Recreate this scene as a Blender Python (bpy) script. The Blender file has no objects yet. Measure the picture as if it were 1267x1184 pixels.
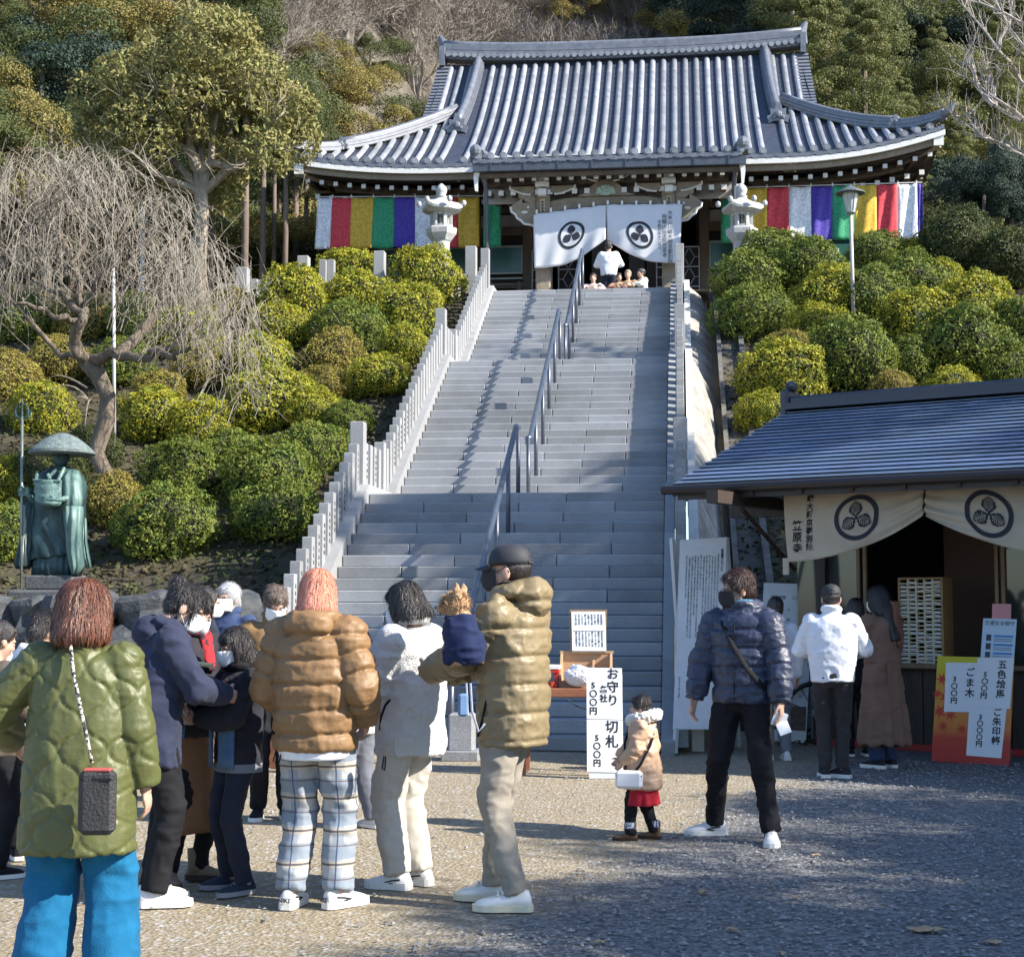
import bpy, math, random
import numpy as np
from mathutils import Vector, Matrix
PI = math.pi
R = math.radians
SC = bpy.context.scene
COL = SC.collection
random.seed(7)
RNG = np.random.RandomState(7)

# ------------------------------------------------------------------ camera
F_PX, W_PX, H_PX = 1950.0, 1267.0, 1184.0
PSI = 0.108
PITCH = math.atan((747 - 592) / F_PX)
cam_d = bpy.data.cameras.new('camera')
cam_d.sensor_width = 36.0
cam_d.lens = F_PX / W_PX * 36.0
cam_d.clip_start = 0.1
cam_d.clip_end = 800
cam = bpy.data.objects.new('camera', cam_d)
COL.objects.link(cam)
cam.location = (0, 0, 1.5)
cam.rotation_euler = (PI / 2 + PITCH, 0, PSI)
SC.camera = cam

# ------------------------------------------------------------------ daylight
SUN_EL = R(34)
SUN_AZ = math.atan2(0.96, -0.27)        # clockwise from +Y: to the right and a little behind the camera
w = bpy.data.worlds.new('World')
SC.world = w
w.use_nodes = True
nt = w.node_tree
nt.nodes.clear()
sky = nt.nodes.new('ShaderNodeTexSky')
sky.sky_type = 'NISHITA'
sky.sun_disc = False
sky.sun_elevation = SUN_EL
sky.sun_rotation = SUN_AZ
sky.air_density = 1.0
sky.dust_density = 0.6
sky.ozone_density = 5.0
bg = nt.nodes.new('ShaderNodeBackground')
bg.inputs['Strength'].default_value = 0.13
wo = nt.nodes.new('ShaderNodeOutputWorld')
nt.links.new(sky.outputs[0], bg.inputs[0])
nt.links.new(bg.outputs[0], wo.inputs[0])
sun_d = bpy.data.lights.new('sun', 'SUN')
sun_d.energy = 5.0
sun_d.angle = R(0.53)
sun_d.color = (1.0, 0.93, 0.82)
sun = bpy.data.objects.new('sun', sun_d)
COL.objects.link(sun)
to_sun = Vector((math.sin(SUN_AZ) * math.cos(SUN_EL), math.cos(SUN_AZ) * math.cos(SUN_EL), math.sin(SUN_EL)))
sun.rotation_euler = to_sun.to_track_quat('Z', 'Y').to_euler()
sun.location = (20, -10, 30)
SC.view_settings.view_transform = 'Standard'
SC.view_settings.look = 'None'
SC.view_settings.gamma = 1
SC.view_settings.use_curve_mapping = False
SC.view_settings.exposure = 1.12
SC.render.engine = 'CYCLES'
SC.cycles.use_denoising = True
SC.cycles.max_bounces = 6
SC.cycles.diffuse_bounces = 3
SC.cycles.glossy_bounces = 2
SC.cycles.transmission_bounces = 3
SC.cycles.sample_clamp_indirect = 4

# a point of the place from where it shows in the photograph and its distance along the stairs (Y)
_f = Vector((-math.sin(PSI) * math.cos(PITCH), math.cos(PSI) * math.cos(PITCH), math.sin(PITCH)))
_r = Vector((math.cos(PSI), math.sin(PSI), 0))
_u = _r.cross(_f)
def at(px, py, Y):
    d = _f + _r * ((px - W_PX / 2) / F_PX) + _u * ((H_PX / 2 - py) / F_PX)
    return Vector((0, 0, 1.5)) + d * (Y / d.y)
def atz(px, py, z=0.0):
    d = _f + _r * ((px - W_PX / 2) / F_PX) + _u * ((H_PX / 2 - py) / F_PX)
    return Vector((0, 0, 1.5)) + d * ((z - 1.5) / d.z)
def V(*a): return Vector(a)

# ------------------------------------------------------------------ noise
_tab = np.random.RandomState(3).rand(4096)
def vnoise(p):
    p = np.asarray(p, float)
    i = np.floor(p).astype(np.int64)
    f = p - i
    f = f * f * (3 - 2 * f)
    def h(a, b, c):
        return _tab[((a * 73856093) ^ (b * 19349663) ^ (c * 83492791)) & 4095]
    x, y, z = i[..., 0], i[..., 1], i[..., 2]
    fx, fy, fz = f[..., 0], f[..., 1], f[..., 2]
    def L(a, b, t): return a + (b - a) * t
    return L(L(L(h(x, y, z), h(x + 1, y, z), fx), L(h(x, y + 1, z), h(x + 1, y + 1, z), fx), fy),
             L(L(h(x, y, z + 1), h(x + 1, y, z + 1), fx), L(h(x, y + 1, z + 1), h(x + 1, y + 1, z + 1), fx), fy), fz)
def fbm(p, o=3):
    s = 0; a = .5
    for k in range(o):
        s = s + a * (vnoise(np.asarray(p) * (2 ** k) + 17.3 * k) - .5) * 2
        a *= .5
    return s

# ------------------------------------------------------------------ materials
MATS = {}
def mat(name, col, rough=.7, col2=None, ns=8.0, bump=0.0, bs=40.0, metal=0.0, spec=0.5, coat=0, ramp=(.35, .65),
        detail=5, stretch=None, objrand=0.0, leafrand=0.0, sheen=0.0, trans=0.0, stain=None):
    if name in MATS: return MATS[name]
    m = bpy.data.materials.new(name)
    m.use_nodes = True
    t = m.node_tree
    b = t.nodes['Principled BSDF']
    b.inputs['Roughness'].default_value = rough
    b.inputs['Metallic'].default_value = metal
    b.inputs['Specular IOR Level'].default_value = spec
    if coat: b.inputs['Coat Weight'].default_value = coat
    if sheen: b.inputs['Sheen Weight'].default_value = sheen
    b.inputs['Base Color'].default_value = (*col, 1)
    co = t.nodes.new('ShaderNodeTexCoord')
    src = co.outputs['Object']
    if stretch:
        mp = t.nodes.new('ShaderNodeMapping'); mp.inputs['Scale'].default_value = stretch
        t.links.new(src, mp.inputs[0]); src = mp.outputs[0]
    out = None
    if col2 is not None:
        n = t.nodes.new('ShaderNodeTexNoise'); n.inputs['Scale'].default_value = ns; n.inputs['Detail'].default_value = detail
        n.inputs['Roughness'].default_value = .65
        t.links.new(src, n.inputs['Vector'])
        r = t.nodes.new('ShaderNodeMapRange'); r.inputs[1].default_value = ramp[0]; r.inputs[2].default_value = ramp[1]
        t.links.new(n.outputs['Fac'], r.inputs[0])
        mx = t.nodes.new('ShaderNodeMix'); mx.data_type = 'RGBA'
        mx.inputs[6].default_value = (*col, 1); mx.inputs[7].default_value = (*col2, 1)
        t.links.new(r.outputs[0], mx.inputs[0])
        out = mx.outputs[2]
    if stain:
        if out is None:
            rg = t.nodes.new('ShaderNodeRGB'); rg.outputs[0].default_value = (*col, 1); out = rg.outputs[0]
        n = t.nodes.new('ShaderNodeTexNoise'); n.inputs['Scale'].default_value = stain[0]; n.inputs['Detail'].default_value = 7; n.inputs['Roughness'].default_value = .7
        ge = t.nodes.new('ShaderNodeNewGeometry'); t.links.new(ge.outputs['Position'], n.inputs['Vector'])
        r = t.nodes.new('ShaderNodeMapRange'); r.inputs[1].default_value = .45; r.inputs[2].default_value = .72; r.inputs[4].default_value = stain[1]
        t.links.new(n.outputs['Fac'], r.inputs[0])
        mx = t.nodes.new('ShaderNodeMix'); mx.data_type = 'RGBA'; t.links.new(out, mx.inputs[6]); mx.inputs[7].default_value = (*stain[2], 1); t.links.new(r.outputs[0], mx.inputs[0]); out = mx.outputs[2]
    if objrand or leafrand:
        if out is None:
            rg = t.nodes.new('ShaderNodeRGB'); rg.outputs[0].default_value = (*col, 1); out = rg.outputs[0]
        hv = t.nodes.new('ShaderNodeHueSaturation')
        if objrand:
            oi = t.nodes.new('ShaderNodeObjectInfo'); rnd = oi.outputs['Random']; amt = objrand
        else:
            ge = t.nodes.new('ShaderNodeNewGeometry'); rnd = ge.outputs['Random Per Island']; amt = leafrand
        a = t.nodes.new('ShaderNodeMapRange'); a.inputs[3].default_value = 1 - amt; a.inputs[4].default_value = 1 + amt
        t.links.new(rnd, a.inputs[0]); t.links.new(a.outputs[0], hv.inputs['Value'])
        a2 = t.nodes.new('ShaderNodeMapRange'); a2.inputs[3].default_value = .5 - .05 * amt; a2.inputs[4].default_value = .5 + .05 * amt
        t.links.new(rnd, a2.inputs[0]); t.links.new(a2.outputs[0], hv.inputs['Hue'])
        t.links.new(out, hv.inputs['Color']); out = hv.outputs[0]
    if out is not None: t.links.new(out, b.inputs['Base Color'])
    if bump:
        n2 = t.nodes.new('ShaderNodeTexNoise'); n2.inputs['Scale'].default_value = bs; n2.inputs['Detail'].default_value = 4
        t.links.new(src, n2.inputs['Vector'])
        bp = t.nodes.new('ShaderNodeBump'); bp.inputs['Strength'].default_value = min(1, bump); bp.inputs['Distance'].default_value = .02
        t.links.new(n2.outputs['Fac'], bp.inputs['Height']); t.links.new(bp.outputs[0], b.inputs['Normal'])
    if trans:
        tr = t.nodes.new('ShaderNodeBsdfTranslucent'); ms = t.nodes.new('ShaderNodeMixShader'); ms.inputs[0].default_value = trans
        o = t.nodes['Material Output']
        if out is not None: t.links.new(out, tr.inputs[0])
        else: tr.inputs[0].default_value = (*col, 1)
        t.links.new(b.outputs[0], ms.inputs[1]); t.links.new(tr.outputs[0], ms.inputs[2]); t.links.new(ms.outputs[0], o.inputs[0])
    m.diffuse_color = (*col, 1)
    MATS[name] = m
    return m

# ------------------------------------------------------------------ objects
def tag(o, label=None, cat=None, group=None, kind=None):
    if label: o['label'] = label
    if cat: o['category'] = cat
    if group: o['group'] = group
    if kind: o['kind'] = kind
    return o
def empty(name, loc=(0, 0, 0), rz=0, label=None, cat=None, group=None):
    o = bpy.data.objects.new(name, None)
    o.empty_display_size = .2
    COL.objects.link(o)
    o.location = loc
    o.rotation_euler = (0, 0, rz)
    return tag(o, label, cat, group)
def link(name, me, parent=None, loc=None, rot=None):
    o = bpy.data.objects.new(name, me)
    COL.objects.link(o)
    if parent is not None: o.parent = parent
    if loc is not None: o.location = loc
    if rot is not None: o.rotation_euler = rot
    return o
def children(o): return list(o.children)
def copy_tree(o, parent=None):
    c = o.copy(); COL.objects.link(c); c.parent = parent
    for ch in children(o): copy_tree(ch, c)
    return c
def np_mesh(name, verts, faces, m=None, smooth=False, mats=None, midx=None):
    """verts Nx3, faces: array MxK (K = 3 or 4) or list of lists"""
    me = bpy.data.meshes.new(name)
    verts = np.asarray(verts, np.float32)
    if isinstance(faces, np.ndarray):
        k = faces.shape[1]; M = len(faces)
        me.vertices.add(len(verts)); me.vertices.foreach_set('co', verts.ravel())
        me.loops.add(M * k); me.loops.foreach_set('vertex_index', faces.astype(np.int32).ravel())
        me.polygons.add(M); me.polygons.foreach_set('loop_start', np.arange(0, M * k, k, dtype=np.int32))
        me.update(calc_edges=True)
    else:
        me.from_pydata([tuple(map(float, v)) for v in verts], [], faces)
    for x in (mats or ([m] if m else [])): me.materials.append(x)
    if midx is not None: me.polygons.foreach_set('material_index', np.asarray(midx, np.int32))
    me.polygons.foreach_set('use_smooth', np.full(len(me.polygons), smooth))
    me.update()
    return me

class MB:
    """collects shapes into one mesh; off = the point that becomes the local origin"""
    def __init__(s, off=(0, 0, 0)):
        s.v = []; s.f = []; s.mi = []; s.sm = []; s.off = Vector(off); s.cm = 0; s.M = None; s.smooth = False
    def add(s, vs, fs):
        b = len(s.v)
        for p in vs:
            p = Vector(p)
            if s.M is not None: p = s.M @ p
            s.v.append(p - s.off)
        for f in fs:
            s.f.append([b + i for i in f]); s.mi.append(s.cm); s.sm.append(s.smooth)
        return s
    def box(s, c, d, rz=0, rx=0, ry=0, taper=1.0, bev=0.0):
        c = Vector(c); hx, hy, hz = d[0] / 2, d[1] / 2, d[2] / 2
        M = Matrix.Rotation(rz, 3, 'Z') @ Matrix.Rotation(ry, 3, 'Y') @ Matrix.Rotation(rx, 3, 'X')
        vs = []
        if bev <= 0:
            for z, k in ((-hz, 1), (hz, taper)):
                for x, y in ((-hx, -hy), (hx, -hy), (hx, hy), (-hx, hy)): vs.append(c + M @ Vector((x * k, y * k, z)))
            s.add(vs, [(3, 2, 1, 0), (4, 5, 6, 7), (0, 1, 5, 4), (1, 2, 6, 5), (2, 3, 7, 6), (3, 0, 4, 7)])
        else:
            b = bev
            rings = [(-hz, b), (-hz + b, 0), (hz - b, 0), (hz, b)]
            for z, i in rings:
                x, y = hx - i, hy - i
                cc = b if i == 0 else b * .4
                for px, py in ((-x + cc, -y), (x - cc, -y), (x, -y + cc), (x, y - cc), (x - cc, y), (-x + cc, y), (-x, y - cc), (-x, -y + cc)):
                    vs.append(c + M @ Vector((px, py, z)))
            fs = [tuple(range(7, -1, -1)), tuple(range(24, 32))]
            for r in range(3):
                for k in range(8): fs.append((r * 8 + k, r * 8 + (k + 1) % 8, r * 8 + 8 + (k + 1) % 8, r * 8 + 8 + k))
            s.add(vs, fs)
        return s
    def quad(s, a, b, c, d): return s.add([a, b, c, d], [(0, 1, 2, 3)])
    def tube(s, pts, rad, n=8, cap=True, flat=None):
        pts = [Vector(p) for p in pts]
        if not hasattr(rad, '__len__'): rad = [rad] * len(pts)
        vs = []; up = None
        for i, p in enumerate(pts):
            t = (pts[min(i + 1, len(pts) - 1)] - pts[max(i - 1, 0)])
            if t.length < 1e-9: t = Vector((0, 0, 1))
            t.normalize()
            if up is None:
                up = Vector((0, 0, 1)) if abs(t.z) < .9 else Vector((0, 1, 0))
            a = t.cross(up)
            if a.length < 1e-6: a = t.cross(Vector((1, 0, 0)))
            a.normalize(); b = a.cross(t); up = b
            for k in range(n):
                an = 2 * PI * k / n
                fl = flat or 1
                vs.append(p + (a * math.cos(an) + b * math.sin(an) * fl) * rad[i])
        fs = []
        for i in range(len(pts) - 1):
            for k in range(n): fs.append((i * n + k, i * n + (k + 1) % n, (i + 1) * n + (k + 1) % n, (i + 1) * n + k))
        if cap: fs += [tuple(range(n - 1, -1, -1)), tuple((len(pts) - 1) * n + k for k in range(n))]
        return s.add(vs, fs)
    def loft(s, rings, cap=True, closed=True):
        n = len(rings[0]); vs = [p for r in rings for p in r]; fs = []
        m = n if closed else n - 1
        for i in range(len(rings) - 1):
            for k in range(m): fs.append((i * n + k, i * n + (k + 1) % n, (i + 1) * n + (k + 1) % n, (i + 1) * n + k))
        if cap and closed: fs += [tuple(range(n - 1, -1, -1)), tuple((len(rings) - 1) * n + k for k in range(n))]
        return s.add(vs, fs)
    def lathe(s, c, prof, n=16, sx=1, sy=1, rot=0):
        c = Vector(c)
        return s.loft([[c + Vector((r * sx * math.cos(2 * PI * k / n + rot), r * sy * math.sin(2 * PI * k / n + rot), z)) for k in range(n)] for r, z in prof])
    def ell(s, c, r, n=16, m=10, M=None):
        c = Vector(c); rings = []
        for j in range(m + 1):
            a = -PI / 2 + PI * j / m; a = max(-PI / 2 + .02, min(PI / 2 - .02, a))
            ring = []
            for k in range(n):
                p = Vector((math.cos(a) * math.cos(2 * PI * k / n) * r[0], math.cos(a) * math.sin(2 * PI * k / n) * r[1], math.sin(a) * r[2]))
                if M is not None: p = M @ p
                ring.append(c + p)
            rings.append(ring)
        return s.loft(rings)
    def extrude(s, outline, o, ax, ay, th):
        """flat outline (list of (a,b)) in plane o + a*ax + b*ay, thickness th along ax x ay"""
        o, ax, ay = Vector(o), Vector(ax), Vector(ay); nrm = ax.cross(ay).normalized()
        A = [o + ax * p[0] + ay * p[1] for p in outline]; B = [p + nrm * th for p in A]; n = len(A)
        return s.add(A + B, [tuple(range(n - 1, -1, -1)), tuple(range(n, 2 * n))] + [(k, (k + 1) % n, n + (k + 1) % n, n + k) for k in range(n)])
    def mesh(s, name, mats):
        me = bpy.data.meshes.new(name)
        me.from_pydata([tuple(p) for p in s.v], [], s.f)
        for x in (mats if isinstance(mats, (list, tuple)) else [mats]): me.materials.append(x)
        me.polygons.foreach_set('material_index', s.mi)
        me.polygons.foreach_set('use_smooth', s.sm)
        me.update()
        return me
    def build(s, name, mats, parent=None, loc=None, rz=None, smooth=None):
        if smooth is not None: s.sm = [smooth] * len(s.f)
        o = link(name, s.mesh(name, mats), parent)
        if loc is not None: o.location = loc
        elif parent is None and s.off.length > 0: o.location = s.off
        if rz is not None: o.rotation_euler = (0, 0, rz)
        return o

def text_mesh(name, body, size, M, m, vertical=False, gap=1.05, bold=0.0, align='CENTER', squash=1.0):
    """lettering as thin real geometry; M maps the text's own plane (x right, y up) into the parent's space"""
    cu = bpy.data.curves.new('lettering', 'FONT')
    cu.size = size
    cu.offset = bold
    cu.extrude = 0.0006
    cu.resolution_u = 2
    cu.align_x = align
    o = bpy.data.objects.new('lettering', cu); COL.objects.link(o)
    cols = body if isinstance(body, list) else [body]
    vs = []; fs = []
    for (txt, ox, oy) in cols:
        cu.body = '\n'.join(txt) if vertical else txt
        cu.space_line = gap * squash
        bpy.context.view_layer.update()
        me = bpy.data.meshes.new_from_object(o.evaluated_get(bpy.context.evaluated_depsgraph_get()))
        b = len(vs)
        for v in me.vertices: vs.append(M @ Vector((v.co.x + ox, v.co.y + oy, v.co.z)))
        for p in me.polygons: fs.append([b + i for i in p.vertices])
        bpy.data.meshes.remove(me)
    bpy.data.objects.remove(o)
    me = bpy.data.meshes.new(name); me.from_pydata([tuple(v) for v in vs], [], fs); me.materials.append(m); me.update()
    return me
def plane_M(o, ax, ay, lift=.003):
    ax = Vector(ax).normalized(); ay = Vector(ay).normalized(); n = ax.cross(ay)
    M = Matrix.Identity(4)
    for i in range(3): M[i][0] = ax[i]; M[i][1] = ay[i]; M[i][2] = n[i]; M[i][3] = Vector(o)[i] + n[i] * lift
    return M
# ================================================================== the place: measures
RI, TR, Y0S = 0.1516, 0.283, 16.22
L1, L2 = 1.935, 1.855
XL, XR = -4.35, -0.235
NS = 58
def nose(n):
    return Y0S + (n - 1) * TR + (L1 if n > 20 else 0) + (L2 if n > 40 else 0)
YTOP = nose(NS)
ZTOP = NS * RI
def stairline(Y):
    """height of the line through the step edges"""
    xs = [-50, Y0S - .28, nose(20), nose(21) - TR, nose(40), nose(41) - TR, YTOP, 200]
    zs = [0, 0, 20 * RI, 20 * RI, 40 * RI, 40 * RI, ZTOP, ZTOP]
    return np.interp(Y, xs, zs)
def smooth(a, b, x):
    t = np.clip((x - a) / (b - a), 0, 1); return t * t * (3 - 2 * t)
def gz(X, Y):
    """terrain height"""
    X = np.asarray(X, float); Y = np.asarray(Y, float)
    base = np.clip((Y - 17.2) * .455, 0, ZTOP - .12)
    base = np.where((Y > 17.1), np.maximum(base, 1.5 * smooth(-4.9, -5.6, X)), base)
    base = np.where(X > -2.3, np.clip((Y - 19.2) * .52, 0, ZTOP - .12), base)
    far_l = smooth(-7, -30, X) * 2.0 * smooth(18, 40, Y)
    nz = fbm(np.stack([X * .35, Y * .35, X * 0], -1), 3) * .35 * smooth(18, 20, Y) * (1 - smooth(34, 36, Y)) * smooth(.3, 2.5, np.abs(X + 2.2) - 2.0)
    # hillside behind: near on both sides, farther back over the middle
    y0 = 50 + 24 * np.exp(-((X + 8) / 11.0) ** 4) - 3 * smooth(-18, -30, X)
    hill = np.clip(Y - y0, 0, 400)
    h = np.sqrt(hill * hill + 9) - 3
    mt = h * .78 + 3.5 * fbm(np.stack([X * .045, Y * .045, X * 0 + 3], -1), 4) * smooth(0, 15, hill)
    return base + far_l + nz + np.where(hill > 0, mt, 0)

M_granite = mat('granite_grey', (.36, .375, .395), .75, (.19, .20, .215), 70, .25, 120, objrand=.2, ramp=(.3, .7), stain=(.9, .55, (.13, .125, .115)))  # faint blue puts the bluish shade on the steps into the colour
M_granite_pale = mat('granite_pale', (.335, .345, .355), .75, (.24, .245, .25), 60, .2, 90, objrand=.12, stain=(2.2, .4, (.17, .165, .15)))
M_lantern = mat('lantern_stone', (.50, .50, .49), .8, (.33, .34, .34), 14, .4, 60)
M_dark = mat('dark_joint', (.03, .03, .032), .95)
M_concrete = mat('weathered_concrete', (.38, .36, .32), .9, (.19, .18, .16), 3, .6, 18)
M_soil = mat('slope_soil', (.04, .035, .02), .95, (.075, .06, .035), 4, .8, 20)

def ground_material():
    m = bpy.data.materials.new('yard_gravel'); m.use_nodes = True
    t = m.node_tree; b = t.nodes['Principled BSDF']; b.inputs['Roughness'].default_value = .92; b.inputs['Specular IOR Level'].default_value = .25
    N = t.nodes.new; L = t.links.new
    co = N('ShaderNodeTexCoord')
    # colour of the dry earth, colour of the grey gravel
    def noise(s, d=4, r=.6):
        n = N('ShaderNodeTexNoise'); n.inputs['Scale'].default_value = s; n.inputs['Detail'].default_value = d; n.inputs['Roughness'].default_value = r
        L(co.outputs['Object'], n.inputs['Vector']); return n.outputs['Fac']
    def mix(f, a, c):
        x = N('ShaderNodeMix'); x.data_type = 'RGBA'
        if hasattr(f, 'is_linked'): L(f, x.inputs[0])
        else: x.inputs[0].default_value = f
        for i, q in ((6, a), (7, c)):
            if hasattr(q, 'is_linked'): L(q, x.inputs[i])
            else: x.inputs[i].default_value = (*q, 1)
        return x.outputs[2]
    def rng(f, a, c, lo=0, hi=1):
        x = N('ShaderNodeMapRange'); x.inputs[1].default_value = a; x.inputs[2].default_value = c; x.inputs[3].default_value = lo; x.inputs[4].default_value = hi
        L(f, x.inputs[0]); return x.outputs[0]
    vor = N('ShaderNodeTexVoronoi'); vor.inputs['Scale'].default_value = 42; L(co.outputs['Object'], vor.inputs['Vector'])
    bwv = N('ShaderNodeRGBToBW'); L(vor.outputs['Color'], bwv.inputs[0])
    grav = mix(rng(bwv.outputs[0], .2, .8), (.105, .107, .112), (.27, .268, .262))
    earth = mix(rng(noise(30, 6, .75), .3, .7), (.225, .18, .118), (.40, .34, .24))
    earth = mix(rng(noise(1.7, 4), .42, .7), earth, (.29, .24, .165))
    earth = mix(rng(bwv.outputs[0], .72, .8), earth, (.42, .40, .36))
    sp = N('ShaderNodeSeparateXYZ'); L(co.outputs['Object'], sp.inputs[0])
    # the edge of the gravel runs from beside the child to the front of the queue
    a = N('ShaderNodeMath'); a.operation = 'MULTIPLY_ADD'; L(sp.outputs[1], a.inputs[0]); a.inputs[1].default_value = -.30; L(sp.outputs[0], a.inputs[2])
    wob = N('ShaderNodeMath'); wob.operation = 'MULTIPLY_ADD'; L(noise(1.3, 6, .7), wob.inputs[0]); wob.inputs[1].default_value = 1.9; L(a.outputs[0], wob.inputs[2])
    f = rng(wob.outputs[0], -2.55, -1.95)
    L(mix(f, earth, grav), b.inputs['Base Color'])
    bp = N('ShaderNodeBump'); bp.inputs['Strength'].default_value = .9; bp.inputs['Distance'].default_value = .012
    h = N('ShaderNodeMath'); h.operation = 'ADD'; L(noise(60, 5, .7), h.inputs[0]); L(vor.outputs['Distance'], h.inputs[1])
    L(h.outputs[0], bp.inputs['Height']); L(bp.outputs[0], b.inputs['Normal'])
    return m

def grid_mesh(name, xs, ys, zf, m, smooth_=True):
    X, Y = np.meshgrid(xs, ys); Z = zf(X, Y)
    v = np.stack([X, Y, Z], -1).reshape(-1, 3); nx = len(xs); ny = len(ys)
    i = np.arange(nx * ny).reshape(ny, nx)
    f = np.stack([i[:-1, :-1], i[:-1, 1:], i[1:, 1:], i[1:, :-1]], -1).reshape(-1, 4)
    return np_mesh(name, v, f, m, smooth_)
def yard_z(X, Y):
    return .012 * fbm(np.stack([X * 1.1, Y * 1.1, X * 0], -1), 3) - .006
def build_ground():
    mg = ground_material()
    xs = np.concatenate([[-300, -120, -60, -30], np.arange(-14, 12.01, .2), [20, 40, 80, 300]])
    ys = np.concatenate([[-300, -100, -40, -15], np.arange(0, 20.01, .2), [24]])
    tag(link('ground', grid_mesh('ground', xs, ys, yard_z, mg)), kind='structure')
    # planted slopes and terrace on both sides of the stairs, and the hill behind
    def zz(X, Y): return gz(X, Y) - .03 - .25 * (Y < 17.6)
    for nm, x0, x1 in (('slope_left', -60, XL - .33), ('slope_right', .62, 45)):
        xs = np.linspace(x0, x1, 110)
        if x0 < 0: xs = x1 - (np.linspace(0, 1, 120) ** 1.8)[::-1] * (x1 - x0)
        else: xs = x0 + (np.linspace(0, 1, 110) ** 1.8) * (x1 - x0)
        ys = np.arange(17.0, 49.1, .4)
        tag(link(nm, grid_mesh(nm, xs, ys, zz, M_soil)), kind='structure')
    tag(link('terrace', grid_mesh('terrace', np.array([XL - .34, .63]), np.array([YTOP + .3, 49.1]), lambda X, Y: X * 0 + ZTOP - .01, mat('terrace_paving', (.4, .38, .35), .85, (.3, .29, .27), 12, .3, 40))), kind='structure')
    tag(link('mountain', grid_mesh('mountain', np.linspace(-110, 90, 120), np.linspace(49, 230, 120), zz,
        mat('forest_floor', (.09, .08, .06), .95, (.16, .14, .115), .9, .8, 3))), kind='structure')
build_ground()

def build_gravel():
    # loose stones on the yard, nearest part
    n = 60000
    x = RNG.uniform(-5.5, 5.6, n); y = 4.6 + 11.0 * RNG.rand(n) ** 1.25
    edge = x - .30 * y + 1.9 * (.5 + .25 * fbm(np.stack([x * 1.3, y * 1.3, x * 0], -1), 3))
    keep = (np.abs((x / y) + .1) < .42) & ((edge > -2.3) | (RNG.rand(n) < .10))
    x = x[keep]; y = y[keep]; n = len(x)
    s = RNG.gamma(3.2, .0017, n) + .0025
    th = RNG.uniform(0, 2 * PI, n)
    base = np.array([[1, 0, 0], [0, 1, 0], [-1, 0, 0], [0, -1, 0], [0, 0, .7], [0, 0, -.7]])
    B = base[None] * (1 + .35 * (RNG.rand(n, 6, 1) - .5)) * s[:, None, None]
    B[..., 0] *= 1.35
    c, q = np.cos(th)[:, None], np.sin(th)[:, None]
    v = np.stack([B[..., 0] * c - B[..., 1] * q + x[:, None], B[..., 0] * q + B[..., 1] * c + y[:, None], B[..., 2] + .001 + s[:, None] * .25], -1)
    f = np.array([[0, 1, 4], [1, 2, 4], [2, 3, 4], [3, 0, 4]])
    f = (f[None] + (np.arange(n) * 6)[:, None, None]).reshape(-1, 3)
    o = link('gravel', np_mesh('gravel', v.reshape(-1, 3), f, mat('gravel_stone', (.20, .20, .20), .85, objrand=0, leafrand=.55)))
    tag(o, 'loose grey gravel scattered over the yard', 'gravel', kind='stuff')
build_gravel()

def build_leaves_on_ground():
    spots = [(1143, 1152, .055), (868, 1105, .03), (905, 1152, .02), (1010, 1060, .02), (968, 1182, .02), (1228, 1168, .03), (742, 1168, .02), (985, 1112, .016)]
    m = mat('dry_leaf', (.34, .21, .10), .8, (.45, .33, .2), 30)
    for i, (px, py, s) in enumerate(spots):
        p = atz(px, py)
        b = MB(); k = 9
        for q in range(2 if i == 0 else 1):
            rim = []
            for j in range(k):
                a = 2 * PI * j / k; r = s * (1 + .35 * math.cos(5 * a + i)) * (1 if q == 0 else .7)
                rim.append((r * math.cos(a) * 1.4 + q * .05, r * math.sin(a), .006 + .012 * abs(math.sin(a * 1.5 + i))))
            vs = [(q * .05, 0, .02)] + rim
            b.add(vs, [(0, 1 + j, 1 + (j + 1) % k) for j in range(k)])
        lab = ['large curled dry leaf lying on the gravel near the lower right corner',
               'brown leaf just below the left shoe of the man in the navy jacket',
               'small leaf on the gravel at the bottom edge, straight below the white sneakers', 'small leaf right of the white sneakers of the man in the navy puffer jacket',
               'leaf cut by the bottom edge of the gravel, nearest to the large curled leaf', 'small leaf in the lower right corner, right of the large curled leaf',
               'small leaf at the bottom edge, right of the shoes of the man in the cap', 'tiny leaf halfway between the white sneakers and the large curled leaf'][i]
        tag(b.build('fallen_leaf', m, loc=(p.x, p.y, 0), rz=i * 1.3), lab, 'leaf', 'fallen leaves on the yard')
build_leaves_on_ground()

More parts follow.
